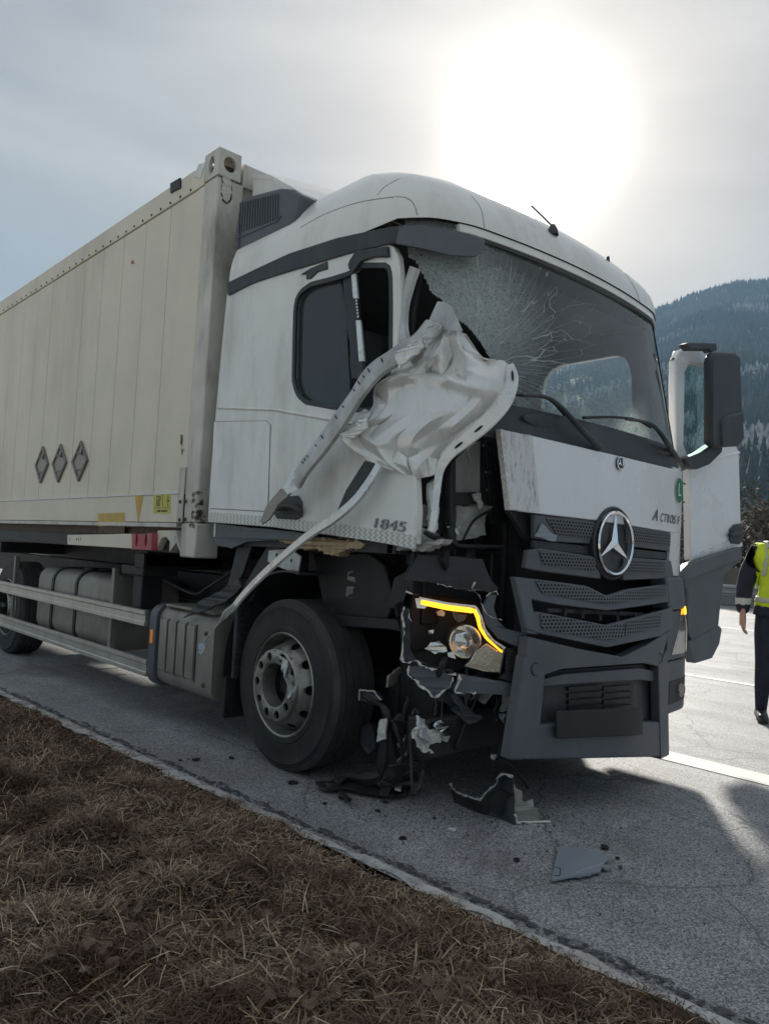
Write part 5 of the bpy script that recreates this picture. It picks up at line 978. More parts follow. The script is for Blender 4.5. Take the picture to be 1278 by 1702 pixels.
for top, bot in (([(232, 690), (520, 722)], [(232, 722), (520, 760)]), ([(640, 725), (850, 748)], [(640, 765), (850, 775)])): frpatch('grille_shelf', zg(top), zg(bot), 0.005, 0.02, 'black_plastic', tr, 12, 3)
for k in range(5):
    a, b_ = zg([(372 + k * 78, 985 + k * 8)])[0], zg([(372 + k * 78, 1030 + k * 8)])[0]; v, f = bar_g(fr(*a, 0.0), fr(*b_, 0.0), 0.012, 0.02); mo('duct_bar', v, f, 'black_plastic', tr)
v, f = bar_g(fr(*zg([(290, 1000)])[0], 0.0), fr(*zg([(720, 1020)])[0], 0.0), 0.012, 0.02); mo('duct_bar', v, f, 'black_plastic', tr)
# ---- bumper
bu = frpatch('bumper', [(878, 1058), (960, 1078), (1035, 1092), (1075, 1072), (1112, 1048)], [(872, 1130), (905, 1122), (935, 1112), (1070, 1102), (1096, 1108)], 0.04, 0.06, 'grey_plastic', tr, 40, 6, bevel=0.008)
frpatch('bumper_leg', [(873, 1090), (906, 1121)], [(846, 1262), (893, 1262)], 0.041, 0.06, 'grey_plastic', bu, 8, 10, bevel=0.006)
frpatch('bumper_leg', [(1094, 1107), (1109, 1080)], [(1098, 1262), (1112, 1255)], 0.041, 0.06, 'grey_plastic', bu, 8, 10, bevel=0.006)
frpatch('bumper_inset', [(900, 1122), (935, 1114), (1070, 1104), (1098, 1110)], [(890, 1205), (1098, 1205)], -0.03, 0.03, 'black_plastic', bu, 24, 6)
frpatch('inset_bar', [(905, 1128), (940, 1120), (1065, 1110), (1090, 1116)], [(900, 1142), (940, 1138), (1065, 1130), (1092, 1134)], 0.01, 0.03, 'grey_plastic', bu, 20, 3, bevel=0.005)
for a, b_ in ((945, 1000), (1003, 1052)):
    for k in range(5): frpatch('inset_louvre', [(a, 1142 + k * 11), (b_, 1138 + k * 11)], [(a, 1149 + k * 11), (b_, 1145 + k * 11)], -0.012, 0.012, 'frame_black', bu, 6, 2)
frpatch('bumper_lip', [(888, 1205), (1100, 1200)], [(848, 1264), (1110, 1258)], 0.035, 0.06, 'grey_plastic', bu, 24, 5, bevel=0.01)
npl = frpatch('plate_holder', [(925, 1182), (1068, 1176)], [(925, 1228), (1068, 1222)], 0.07, 0.012, 'frame_black', bu, 10, 3, bevel=0.004)
for a, b_ in ((890, 1112), (1096, 1094)):
    q = fr(a, b_, 0.0412); v, f = lathe_g([(0.026, 0.0), (0.03, -0.003), (0.034, 0.0)], 24, 'Y', q); mo('tow_cover', v, f, 'black_plastic', bu, smooth=40)
# far corner of the bumper with lamp
cb_ = fgrid('bumper_corner', 0.60, 1.225, 0.40, 0.72, 0.035, 0.12, 'grey_plastic', tr, n=10, rows=8, bevel=0.008)
fgrid('lamp_surround', 0.62, 1.215, 0.725, 1.03, 0.03, 0.10, 'grey_plastic', tr, n=10, rows=8, bevel=0.008)
fgrid('fender_corner', 0.66, 1.21, 1.035, 1.235, 0.05, 0.12, 'grey_plastic', tr, n=10, rows=8, bevel=0.012)
hl_ = fgrid('headlight', 0, 1.16, 0.76, 1.06, 0.036, 0.02, 'lamp_silver', tr, n=8, rows=8, xl=lambda z: 0.70 + 0.22 * (z - 0.76) / 0.3)
fgrid('lamp_lens', 0, 1.16, 0.76, 1.06, 0.046, 0.004, 'lamp_glass', hl_, n=8, rows=8, xl=lambda z: 0.70 + 0.22 * (z - 0.76) / 0.3)
fgrid('turn_lamp', 0.93, 1.1, 1.0, 1.05, 0.05, 0.006, 'amber_lit', hl_, n=5, rows=3)
fgrid('fog_recess', 0.66, 1.1, 0.46, 0.6, 0.038, 0.01, 'frame_black', cb_, n=8, rows=5)
q = Vector((0.86, front(0.86, 0.53) - 0.05, 0.53)); v, f = lathe_g([(0, 0.0), (0.04, -0.004), (0.045, 0.01), (0.05, 0.04)], 24, 'Y', q); mo('fog_lamp', v, f, 'dark_chrome', cb_, smooth=40)
boxo('corner_step', 1.12, 1.24, 0.5, 1.0, 0.4, 1.2, 'black_plastic', tr, 0.02)

# ================================================================== torn near corner
PA, PN = Vector((-1.22, 0.62, 1.0)), Vector((-0.53, -0.85, 0)).normalized()
zh = zm(640, 900, 4.26)
def cn(pts, off=0.0): return [onpl(a, b, PA + PN * off, PN) for a, b in zh(pts)]
IN = -PN * 0.02
plate('fender_cover', torn(cn([(235, 95), (460, 105), (690, 125), (715, 200), (745, 270), (800, 330), (790, 380), (700, 350), (620, 345), (500, 330), (370, 300), (130, 270), (180, 190)], 0.04), 0.003, 0.05, 21), IN, 'black_plastic', tr, bevel=0.004)
plate('corner_strip', torn(cn([(735, 375), (790, 380), (770, 470), (800, 560), (860, 620), (1005, 650), (1010, 765), (900, 735), (800, 690), (720, 590), (690, 470)], 0.06), 0.002, 0.05, 22), IN * 1.5, 'grey_plastic', tr, bevel=0.004)
def rim_line(pts, off, r, seed, nm='torn_rim', m='torn_edge', amp=0.006):
    P = torn(cn(pts, off), amp, 0.014, seed, False); rr_ = random.Random(seed); v, f = sweep_g(P, [(-r, -r * .6), (r, -r * .6), (r * .7, r), (-r, r * .5)], PN, scale=[max(0.08, rr_.gauss(0.55, 0.6)) for _ in P]); return mo(nm, v, f, m, tr)
rim_line([(640, 290), (615, 325), (650, 370), (690, 450), (705, 490), (740, 530), (770, 545), (825, 555)], 0.065, 0.0035, 1)
rim_line([(370, 300), (500, 332), (620, 348), (680, 350)], 0.045, 0.0022, 2); rim_line([(715, 390), (740, 365), (790, 350), (800, 380)], 0.05, 0.003, 3)
rim_line([(135, 460), (120, 520), (130, 600), (122, 700), (118, 800), (130, 850), (170, 860)], 0.045, 0.005, 4); rim_line([(165, 480), (170, 540), (190, 570)], 0.045, 0.004, 5)
rim_line([(170, 860), (210, 840), (255, 880), (330, 905), (420, 925), (480, 945), (500, 940)], 0.05, 0.006, 6)
rim_line([(170, 880), (165, 940), (230, 1000), (290, 1050), (345, 1105), (390, 1080), (460, 1030), (478, 960)], 0.052, 0.007, 7)
rim_line([(525, 940), (515, 1000), (495, 1065), (540, 1075), (640, 1070)], 0.05, 0.005, 8); rim_line([(150, 355), (200, 372), (235, 376)], 0.05, 0.004, 14)
# lamp housing: open dark tray with its broken contents
hs = plate('headlight_housing', cn([(150, 360), (400, 395), (640, 430), (690, 480), (720, 580), (850, 745), (815, 940), (560, 895), (480, 925), (300, 880), (120, 830), (110, 480)], -0.12), IN, 'void_black', tr)
def wallstrip(pts, o0, o1, m, nm, par): v, f = grid_g([cn(pts, o0), cn(pts, o1)], IN * 0.4); return mo(nm, v, f, m, par)
wallstrip([(110, 480), (150, 360), (400, 395), (640, 430), (690, 480), (720, 580), (850, 745)], -0.12, 0.03, 'black_plastic', 'housing_wall', hs)
wallstrip([(850, 745), (815, 940), (560, 895)], -0.12, 0.03, 'black_plastic', 'housing_wall', hs)
plate('housing_side', torn(cn([(120, 480), (165, 470), (180, 600), (175, 760), (215, 830), (330, 880), (480, 905), (470, 925), (300, 890), (120, 830)], 0.02), 0.004, 0.03, 23), IN, 'black_plastic', hs)
dl = cn([(255, 425), (300, 438), (440, 468), (560, 482), (635, 492), (655, 540), (670, 610), (720, 690), (780, 742), (828, 782)], 0.03)
v, f = sweep_g(resample(dl, 30), [(-0.011, -0.004), (0.011, -0.004), (0.011, 0.006), (-0.011, 0.006)], PN, scale=[1.25 - 0.028 * i if i > 14 else 1.15 for i in range(30)]); mo('daylight_strip', v, f, 'amber_lit', hs)
v, f = sweep_g(resample(cn([(240, 400), (440, 440), (640, 462), (680, 540), (700, 620), (760, 700), (845, 755)], 0.032), 30), [(-0.006, -0.006), (0.006, -0.006), (0.006, 0.006), (-0.006, 0.006)], PN); mo('strip_frame', v, f, 'lamp_silver', hs)
plate('strip_end', cn([(212, 405), (255, 400), (300, 455), (280, 475), (225, 470)], 0.032), IN, 'lamp_silver', hs)
plate('lamp_lens', cn([(600, 850), (640, 780), (720, 720), (790, 770), (850, 750), (815, 930), (700, 925), (560, 885)], 0.02), IN * 0.5, 'lamp_silver', hs, bevel=0.004)
plate('lens_cover', cn([(560, 880), (680, 690), (850, 748), (818, 940)], 0.034), IN * 0.1, 'lamp_glass', hs)
def reflector(cx_, cy_, r, nm):
    c_ = cn([(cx_, cy_)], -0.03)[0]; V, F = lathe_g([(0.0, 0.05), (r * 0.5, 0.04), (r * 0.85, 0.01), (r, -0.02), (r * 1.12, -0.02), (r * 1.15, 0.03)], 28, 'Y'); q = Vector((0, -1, 0)).rotation_difference(PN); mo(nm, [c_ + q @ p for p in V], F, 'lamp_silver', hs, smooth=40)
reflector(560, 705, 0.075, 'projector_ring')
plate('reflector_shard', torn(cn([(280, 760), (320, 715), (380, 705), (430, 745), (440, 780), (350, 798)], 0.0), 0.004, 0.02, 31), IN * 0.5, 'lamp_silver', hs); plate('reflector_shard', torn(cn([(305, 630), (345, 625), (340, 655), (310, 660)], 0.0), 0.003, 0.02, 32), IN * 0.5, 'lamp_silver', hs)
plate('reflector_shard', torn(cn([(500, 620), (560, 595), (580, 640), (550, 665), (580, 720), (530, 750), (560, 800), (500, 770), (495, 700)], 0.01), 0.006, 0.02, 33), IN * 0.5, 'lamp_silver', hs); plate('reflector_shard', torn(cn([(440, 790), (480, 780), (500, 830), (450, 815)], 0.01), 0.004, 0.02, 34), IN * 0.5, 'lamp_silver', hs)
plate('bulb_bracket', torn(cn([(365, 500), (400, 485), (425, 505), (415, 530), (375, 525)], -0.02), 0.003, 0.02, 35), IN, 'primer', hs); plate('cracked_lens', torn(cn([(470, 490), (580, 520), (560, 560), (520, 575), (490, 545)], 0.0), 0.003, 0.02, 36), IN * 0.2, 'dark_glass', hs)
cp = plate('clip_panel', cn([(860, 755), (925, 765), (915, 1000), (800, 965), (850, 930)], 0.02), IN, 'black_plastic', tr)
for k in range(6): plate('clip_slot', cn([(868, 780 + k * 26), (905, 784 + k * 26), (903, 796 + k * 26), (866, 792 + k * 26)], 0.026), IN * 0.3, 'void_black', cp)
plate('broken_valance', torn(cn([(175, 890), (255, 880), (330, 910), (470, 950), (465, 1035), (400, 1075), (345, 1100), (240, 1005), (172, 935)], 0.05), 0.004, 0.02, 24), IN, 'grey_plastic', tr)
plate('bumper_stub', torn(cn([(525, 940), (700, 970), (920, 1015), (915, 1095), (740, 1080), (500, 1070)], 0.045), 0.003, 0.03, 25), IN * 2, 'grey_plastic', tr, bevel=0.004)
boxo('underrun_beam', -1.12, 0.9, 0.50, 0.64, 0.30, 0.50, 'frame_black', tr, 0.015)
zl = zm(520, 1080, 2.556)
def ly(pts, Y): return [on(a, b, Y=Y) for a, b in zl(pts)]
plate('foil_scrap', torn(ly([(425, 335), (470, 320), (520, 345), (540, 300), (575, 320), (580, 380), (540, 395), (500, 400), (490, 420), (515, 440), (460, 430), (440, 395), (422, 375)], 0.49), 0.008, 0.018, 41), (0, 0.004, 0), 'torn_edge', tr); plate('foil_scrap', torn(ly([(510, 320), (540, 298), (578, 325), (580, 380), (560, 385), (545, 350)], 0.47), 0.006, 0.018, 42), (0, 0.004, 0), 'chrome', tr)
# hoses and brackets hanging by the wheel
v, f = sweep_g(smooth_line(sd(zl([(205, 185), (255, 215), (300, 245), (322, 300), (305, 400), (290, 500), (280, 540), (215, 548), (150, 540), (105, 560)]), -1.05), 26), [(-0.026, -0.015), (0.026, -0.015), (0.03, 0.01), (0, 0.022), (-0.03, 0.01)], (-1, 0, 0), scale=[0.8 + 0.35 * math.sin(i * 1.1) for i in range(26)]); hb_ = mo('hanging_bracket', v, f, 'frame_black', tr, smooth=35)
plate('bracket_scar', torn(sd(zl([(285, 295), (312, 292), (308, 380), (270, 392)]), -1.085), 0.004, 0.02, 51), (0.01, 0, 0), 'torn_edge', hb_); plate('bracket_end', torn(sd(zl([(198, 170), (262, 178), (290, 215), (245, 215), (200, 215)]), -1.07), 0.006, 0.02, 52), (0.03, 0, 0), 'black_plastic', hb_); rm = torn(sd(zl([(197, 215), (198, 170), (262, 178), (290, 213)]), -1.074), 0.004, 0.014, 53, False); v, f = tube_g(rm, 0.004, 5); mo('bracket_rim', v, f, 'torn_edge', hb_)
plate('arm_plate', torn(sd(zl([(205, 330), (240, 310), (262, 350), (262, 420), (235, 440), (205, 400)]), -1.0), 0.006, 0.03, 54), (0.03, 0, 0), 'black_plastic', tr)
v, f = sweep_g(smooth_line(sd(zl([(320, 330), (335, 430), (370, 520), (385, 545)]), -0.95), 12), [(-0.03, -0.012), (0.03, -0.012), (0.03, 0.012), (-0.03, 0.012)], (-1, 0, 0)); mo('hanging_arm', v, f, 'frame_black', tr)
plate('torn_scrap', torn(sd(zl([(360, 400), (390, 370), (392, 395), (370, 420)]), -0.96), 0.005, 0.015, 55), (0.006, 0, 0), 'foam', tr)
for pts, Y, r in (([(545, 190), (548, 240), (545, 300)], 0.42, 0.004), ([(780, 195), (785, 300), (795, 400), (775, 470)], 0.4, 0.006), ([(790, 460), (840, 490), (890, 550), (915, 590)], 0.35, 0.006), ([(800, 200), (770, 260), (800, 310)], 0.4, 0.008)):
    v, f = tube_g(smooth_line(ly(pts, Y), 14), r, 6); mo('hanging_cable', v, f, 'frame_black', tr, smooth=True)
plate('cable_bracket', torn(ly([(815, 195), (838, 200), (830, 260), (805, 265)], 0.4), 0.006, 0.02, 56), (0, 0.02, 0), 'primer', tr); plate('cable_bracket', torn(ly([(795, 270), (820, 275), (812, 312), (790, 305)], 0.4), 0.006, 0.02, 57), (0, 0.02, 0), 'primer', tr); plate('cable_plug', torn(ly([(765, 450), (780, 445), (782, 465), (768, 468)], 0.4), 0.003, 0.02, 58), (0, 0.02, 0), 'torn_edge', tr)
# ---- torn bulkhead corner
zp = zm(680, 700, 5.81)
def cy(pts, Y): return [on(a, b, Y=Y) for a, b in zp(pts)]
plate('inner_panel', torn(cy([(455, 380), (560, 280), (640, 200), (685, 195), (683, 690), (450, 690)], 0.52), 0.002, 0.06, 61), (0, 0.02, 0), 'primer', tr, bevel=0.003)
plate('panel_spike', cy([(550, 250), (575, 245), (605, 330), (592, 370)], 0.49), (0, 0.006, 0), 'bare_white', tr)
rc = plate('ribbed_column', cy([(690, 180), (870, 185), (945, 845), (960, 1000), (800, 1000), (690, 780)], 0.56), (0, 0.03, 0), 'black_plastic', tr)
for k in range(4): v, f = bar_g(*cy([(730 + k * 36, 190), (790 + k * 40, 980)], 0.555), 0.012, 0.02); mo('column_rib', v, f, 'black_plastic', rc)
for a, b in ((715, 235), (742, 492), (768, 492), (750, 665), (770, 665)): v, f = lathe_g([(0, -0.004), (0.006, -0.003), (0.006, 0.004)], 8, 'Y', cy([(a, b)], 0.553)[0]); mo('column_bolt', v, f, 'primer', rc)
plate('cross_bracket', cy([(450, 690), (690, 695), (690, 805), (450, 812)], 0.50), (0, 0.03, 0), 'black_plastic', tr, bevel=0.004); plate('bracket_scrap', torn(cy([(610, 720), (670, 685), (695, 695), (690, 740), (715, 790), (685, 850), (660, 780)], 0.48), 0.006, 0.015, 62), (0, 0.01, 0), 'torn_edge', tr)
plate('lower_inner_panel', torn(cy([(452, 820), (690, 810), (820, 820), (760, 870), (730, 1000), (740, 1100), (600, 1140), (460, 1150)], 0.52), 0.006, 0.03, 63), (0, 0.015, 0), 'primer', tr)
v, f = tube_g(smooth_line(cy([(790, 865), (700, 905), (620, 965), (570, 1045), (520, 1150)], 0.49), 16), 0.008, 6); mo('wiring_loom', v, f, 'frame_black', tr, smooth=True)
plate('hinge_column', cy([(405, 420), (452, 370), (450, 1150), (405, 1150)], 0.46), (0, 0.05, 0), 'frame_black', tr, bevel=0.006)
plate('dark_gap', cy([(310, 440), (405, 400), (405, 1100), (250, 1090)], 0.60), (0, 0.02, 0), 'frame_black', tr)
plate('torn_pillar', torn(cy([(200, 600), (250, 560), (300, 640), (290, 760), (280, 1000), (250, 1090), (190, 1060), (210, 850), (190, 700)], 0.50), 0.006, 0.02, 64), (0, 0.02, 0), 'bare_white', tr)
plate('pillar_shred', torn(cy([(70, 640), (100, 640), (105, 750), (70, 770)], 0.56), 0.004, 0.015, 65), (0, 0.01, 0), 'bare_white', tr); plate('pillar_shred', torn(cy([(85, 900), (140, 800), (215, 860), (220, 1000), (170, 1010), (90, 995)], 0.55), 0.008, 0.018, 66), (0, 0.02, 0), 'bare_white', tr)
plate('sill_shred', torn(cy([(60, 1060), (140, 1020), (210, 1080), (300, 1110), (380, 1170), (380, 1205), (240, 1190), (90, 1195)], 0.52), 0.01, 0.018, 67), (0, 0.03, 0), 'primer', tr)
v, f = tube_g(smooth_line(cy([(150, 1075), (230, 1120), (330, 1140), (400, 1170), (450, 1200), (640, 1210), (900, 1215)], 0.47), 24), 0.012, 7); mo('coolant_hose', v, f, 'frame_black', tr, smooth=True)
v, f = tube_g(smooth_line(cy([(420, 1010), (400, 1080), (410, 1150), (450, 1190)], 0.45), 14), 0.018, 8); mo('hose_elbow', v, f, 'frame_black', tr, smooth=True)
for pts in ([(365, 1020), (385, 1015), (380, 1035)], [(440, 1010), (465, 1050), (480, 1110), (455, 1090)], [(470, 1010), (500, 1020), (470, 1035)]): plate('shiny_scrap', torn(cy(pts, 0.45), 0.003, 0.015, 68), (0, 0.006, 0), 'steel', tr)
zf = zm(380, 560, 2.4577)
plate('hanging_strap', [on(a, b, X=-1.1) for a, b in zf([(720, 960), (770, 860), (775, 880), (745, 980), (710, 1115), (648, 1105), (675, 985)])], (0.03, 0, 0), 'frame_black', tr, bevel=0.004)
plate('grey_offcut', torn([on(a, b, X=-0.95) for a, b in zf([(545, 1045), (660, 1022), (662, 1052), (530, 1095), (532, 1065)])], 0.003, 0.03, 71), (0.02, 0, 0), 'tank_metal', tr); plate('torn_clip', torn([on(a, b, X=-1.0) for a, b in zf([(490, 960), (515, 955), (518, 1000), (500, 1070), (480, 1060)])], 0.006, 0.02, 72), (0.02, 0, 0), 'tank_metal', tr)
plate('grille_end_bracket', [fr(a, b, -0.06) for a, b in zg([(120, 560), (235, 575), (235, 700), (200, 690), (150, 600)])], (0, 0.03, 0), 'black_plastic', tr); boxo('inner_corner', -1.08, -0.85, 0.6, 0.66, 0.95, 1.4, 'frame_black', tr, 0.01)
plate('scraped_grille_tab', torn([fr(a, b, 0.035) for a, b in zg([(238, 672), (270, 615), (300, 650), (335, 668), (330, 695), (290, 688)])], 0.004, 0.02, 73), (0, 0.006, 0), 'debris_grey', tr)

# ---- crowded broken fittings inside the torn corner
rb = random.Random(19)
for i in range(105):
    c_ = Vector((rb.uniform(-1.14, -0.6), rb.uniform(0.46, 0.78), rb.uniform(0.26, 1.36))); m_ = rb.choice(['frame_black', 'frame_black', 'black_plastic', 'black_plastic', 'grey_plastic', 'tank_metal', 'primer'])
    if 0.68 < c_.z < 1.2 and c_.y < 0.7: continue
    if i % 3 == 0:
        P = [c_ + Vector((rb.uniform(-.12, .12), rb.uniform(-.06, .1), rb.uniform(-.16, .16))) for _ in range(4)]; v, f = tube_g(smooth_line(P, 14), rb.uniform(.006, .016), 7); mo('broken_hose', v, f, 'frame_black' if m_ in ('primer', 'tank_metal') else m_, tr, smooth=True)
    else:
        u_ = Vector((rb.uniform(-1, 1), rb.uniform(-.4, .4), rb.uniform(-1, 1))).normalized(); w2 = u_.cross(Vector((0, 1, 0.2))).normalized(); a_, b_ = rb.uniform(.03, .10), rb.uniform(.015, .05)
        pl = torn([c_ + u_ * a_ + w2 * b_, c_ - u_ * a_ + w2 * b_ * rb.uniform(.4, 1), c_ - u_ * a_ - w2 * b_, c_ + u_ * a_ * rb.uniform(.3, 1) - w2 * b_], .005, .02, i); plate('broken_bracket', pl, (rb.uniform(-.01, .01), rb.uniform(.006, .03), 0), m_, tr, bevel=0.002)
# ---- crumpled corner skin
RW = [[(725, 540), (757, 544), (774, 556)], [(690, 582), (750, 572), (806, 597)], [(652, 622), (745, 612), (839, 601)], [(622, 648), (735, 642), (851, 626)], [(617, 680), (720, 688), (846, 660)], [(567, 723), (690, 728), (796, 716)], [(604, 760), (690, 764), (748, 756)], [(650, 780), (692, 797), (732, 788)]]
nn = 90
cols = [resample([(a, b, 0) for a, b in r_], nn) for r_ in RW]
grid = [smooth_line([c_[j] for c_ in cols], nn) for j in range(nn)]
rf = random.Random(12); folds = [(rf.uniform(-1, 1), rf.uniform(-1, 1), rf.uniform(0.8, 1.8), rf.random()) for _ in range(4)]
def crease(u, v_):
    s = 0.0
    for k, (a, b, fq, ph) in enumerate(folds):
        L = math.hypot(a, b) or 1; q = (u * a / L + v_ * b / L) * fq + ph + 0.18 * noise.noise(Vector((u * 2.5, v_ * 2.5, k * 3.0))); s += (abs((q % 1) - 0.5) * 2 - 0.5) / (0.7 + 0.35 * k)
    return s
nc = 10; rc_ = random.Random(31)
ctl = [[(a + rc_.uniform(-0.36, 0.36), b + rc_.uniform(-0.36, 0.36), rc_.gauss(0, 1)) for b in range(nc)] for a in range(nc)]
from mathutils.geometry import delaunay_2d_cdt
fl2 = [Vector((a / (nc - 1), b / (nc - 1))) for r_ in ctl for a, b, _ in r_]; hz2 = [c_ for r_ in ctl for _, _, c_ in r_]
dv2, _, df2, ov2, _, _ = delaunay_2d_cdt(fl2, [], [], 0, 1e-6)
fac = [[(dv2[q].x, dv2[q].y, hz2[ov2[q][0]]) for q in t_] for t_ in df2]
H2 = [[0.0] * nn for _ in range(nn)]
for (x1, y1, z1), (x2, y2, z2), (x3, y3, z3) in fac:          # flat facets between random kinks
    den = (y2 - y3) * (x1 - x3) + (x3 - x2) * (y1 - y3)
    if abs(den) < 1e-9: continue
    for j in range(max(0, int(min(x1, x2, x3) * (nn - 1))), min(nn, int(max(x1, x2, x3) * (nn - 1)) + 2)):
        for i in range(max(0, int(min(y1, y2, y3) * (nn - 1))), min(nn, int(max(y1, y2, y3) * (nn - 1)) + 2)):
            px_, py_ = j / (nn - 1), i / (nn - 1); l1 = ((y2 - y3) * (px_ - x3) + (x3 - x2) * (py_ - y3)) / den; l2 = ((y3 - y1) * (px_ - x3) + (x1 - x3) * (py_ - y3)) / den; l3 = 1 - l1 - l2
            if min(l1, l2, l3) >= -0.002: H2[j][i] = l1 * z1 + l2 * z2 + l3 * z3
for _ in range(0): H2 = [[(H2[j][i] * 2 + H2[max(j - 1, 0)][i] + H2[min(j + 1, nn - 1)][i] + H2[j][max(i - 1, 0)] + H2[j][min(i + 1, nn - 1)]) / 6 for i in range(nn)] for j in range(nn)]
def crumple_pt(j, i):
    p = grid[j][i]; u, v_ = j / (nn - 1), i / (nn - 1); X = -1.38 + (p.x - 565) / 285 * 0.33
    edge = min(1, 6 * min(u, 1 - u, v_, 1 - v_) + 0.15)
    dent = 0.015 * (noise.voronoi(Vector((u * 2.3 + 0.1 * noise.noise(Vector((u * 4, v_ * 4, 1))), v_ * 2.6, 0.3)))[0][0] - 0.35) * edge
    bulge = dent + 0.06 * math.sin(math.pi * min(1, max(0, u))) * math.sin(math.pi * v_)
    # two long folds: one across below the shoulder, one falling from the top
    r1 = 0.045 * math.exp(-((p.y - (640 + 12 * math.sin(p.x / 40)) + 0.0) / 11) ** 2) * (1 if p.x < 765 else math.exp(-(p.x - 765) / 30))
    r2 = -0.05 * math.exp(-((p.x - (742 + (p.y - 560) * 0.28)) / 14) ** 2) * math.exp(-((p.y - 600) / 55) ** 2)
    w_ = on(p.x, p.y, X=X); d = (CAM - w_).normalized()
    return w_ + Vector((-0.75, -0.65, 0)) * (0.015 * H2[j][i] * (0.4 + 0.6 * edge) + 0.016 * crease(u * 1.2, v_ * 1.2) * edge + bulge + r1 + r2 + 0.0012 * noise.noise(Vector((u * 11, v_ * 11, 0))) + 0.0 * edge * (noise.voronoi(Vector((u * 5.0 + 0.3 * noise.noise(Vector((u * 5, v_ * 5, 2))), v_ * 4.2, 1.7)))[0][0] - 0.3))
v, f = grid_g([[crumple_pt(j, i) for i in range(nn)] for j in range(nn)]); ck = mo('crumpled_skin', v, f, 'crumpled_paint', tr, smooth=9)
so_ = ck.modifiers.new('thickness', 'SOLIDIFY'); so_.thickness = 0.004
v, f = grid_g([smooth_line([on(a, b, X=-1.2) for a, b in r_], 14) for r_ in ([(727, 501), (736, 502), (747, 506)], [(718, 520), (740, 525), (757, 525)], [(708, 545), (735, 548), (768, 550)])], (0.005, 0, 0)); mo('pillar_flap', v, f, 'primer', tr, smooth=40)
# flange with slots along the skin's forward edge
def skin_X(px): return -1.38 + (px - 565) / 285 * 0.33
fl_ = smooth_line([on(a, b, X=skin_X(a) - 0.03) for a, b in ((846, 606), (851, 632), (838, 668), (808, 702), (775, 730), (745, 756), (731, 782), (726, 815), (722, 850), (717, 882))], 46)
v, f = sweep_g(fl_, [(-0.036, 0.004), (-0.03, 0.012), (0.03, 0.008), (0.036, -0.006), (0.03, 0.002), (-0.03, 0.005)], (-0.75, -0.66, 0), scale=[0.55 + 0.5 * math.sin(math.pi * min(1, i / 30)) if i < 30 else 0.55 - 0.01 * (i - 30) for i in range(46)]); fg = mo('skin_flange', v, f, 'bare_white', tr, smooth=40)
for i in (4, 17, 22):
    c_ = fl_[i]; t_ = (fl_[i + 1] - fl_[i - 1]).normalized(); n_ = Vector((-0.75, -0.66, 0)); s_ = t_.cross(n_).normalized(); plate('flange_slot', ell(c_ + n_ * 0.014, 0.026, 0.006, t_, s_, 12), n_ * 0.001, 'void_black', fg)
# bent pillar channel hanging across the door
PP = [(722, 536, -1.22), (700, 560, -1.28), (675, 580, -1.33), (645, 598, -1.37), (618, 618, -1.39), (598, 643, -1.4), (577, 675, -1.4), (548, 717, -1.4), (522, 752, -1.4), (502, 778, -1.39), (490, 797, -1.38)]
bl = smooth_line([on(a, b, X=x) for a, b, x in PP], 50)
sec = [(-0.062, -0.010), (-0.056, 0.010), (-0.028, 0.020), (-0.012, 0.018), (-0.004, 0.004), (0.034, 0.001), (0.062, -0.022), (0.058, -0.026), (0.032, -0.004), (-0.008, -0.002), (-0.016, 0.012), (-0.028, 0.014), (-0.051, 0.006), (-0.057, -0.012)]
sec = [(a * 1.22, b * 1.1) for a, b in sec]
v, f = sweep_g(bl, sec, (-1, 0, 0), scale=[0.72 + 0.006 * min(i, 30) + 0.06 * math.sin(i * 0.7) * (1 if i < 14 else 0.2) for i in range(50)], twist=[(-0.5 + 0.04 * i if i < 12 else 0) + 0.05 * math.sin(i * 0.5) for i in range(50)]); pc = mo('bent_channel', v, f, 'primer', tr, smooth=30)
for i in (16, 20, 22, 24, 26, 30, 32, 36, 38, 41, 42, 43):
    c_ = bl[i] + Vector((-0.006, 0, 0)); t_ = (bl[i + 1] - bl[i - 1]).normalized(); s_ = Vector((-1, 0, 0)).cross(t_).normalized(); plate('channel_slot', ell(c_ + s_ * -0.016, 0.010 if i % 4 else 0.016, 0.0035, s_, t_, 8), (-0.002, 0, 0), 'void_black', pc)
def strip_h(pts, X, hol, m, nm): return plate(nm, sd(pts, X), (0.004, 0, 0), m, tr, [ell(on(a, b, X=X), r1, r2, (0, -0.62, 0.78), (0, 0.78, 0.62), 14) for a, b, r1, r2 in hol], bevel=0.0015)
strip_h([(482, 785), (494, 772), (512, 782), (503, 800), (494, 815), (478, 822), (470, 812)], -1.385, [(497, 783, 0.028, 0.014), (487, 803, 0.026, 0.013)], 'bare_white', 'channel_tongue')
plate('channel_tip', torn(sd([(466, 812), (486, 815), (476, 828), (462, 838), (450, 860), (436, 872), (432, 866), (444, 838), (455, 825)], -1.37), 0.003, 0.02, 81), (0.012, 0, 0), 'tank_metal', tr, bevel=0.003)
# shredded edges between channel and skin
for pts, sd_ in (([(563, 722), (585, 712), (600, 705), (598, 722), (580, 730)], 82), ([(592, 692), (605, 680), (618, 685), (606, 706), (596, 702)], 83), ([(655, 588), (680, 572), (700, 565), (705, 575), (680, 596), (662, 612)], 84), ([(700, 560), (718, 535), (728, 540), (720, 560), (708, 578)], 85), ([(590, 702), (610, 692), (608, 712), (596, 722)], 86)):
    plate('shredded_metal', torn(sd(pts, -1.4), 0.006, 0.014, sd_), (0.012, 0, 0), 'primer' if sd_ % 2 else 'bare_white', tr)
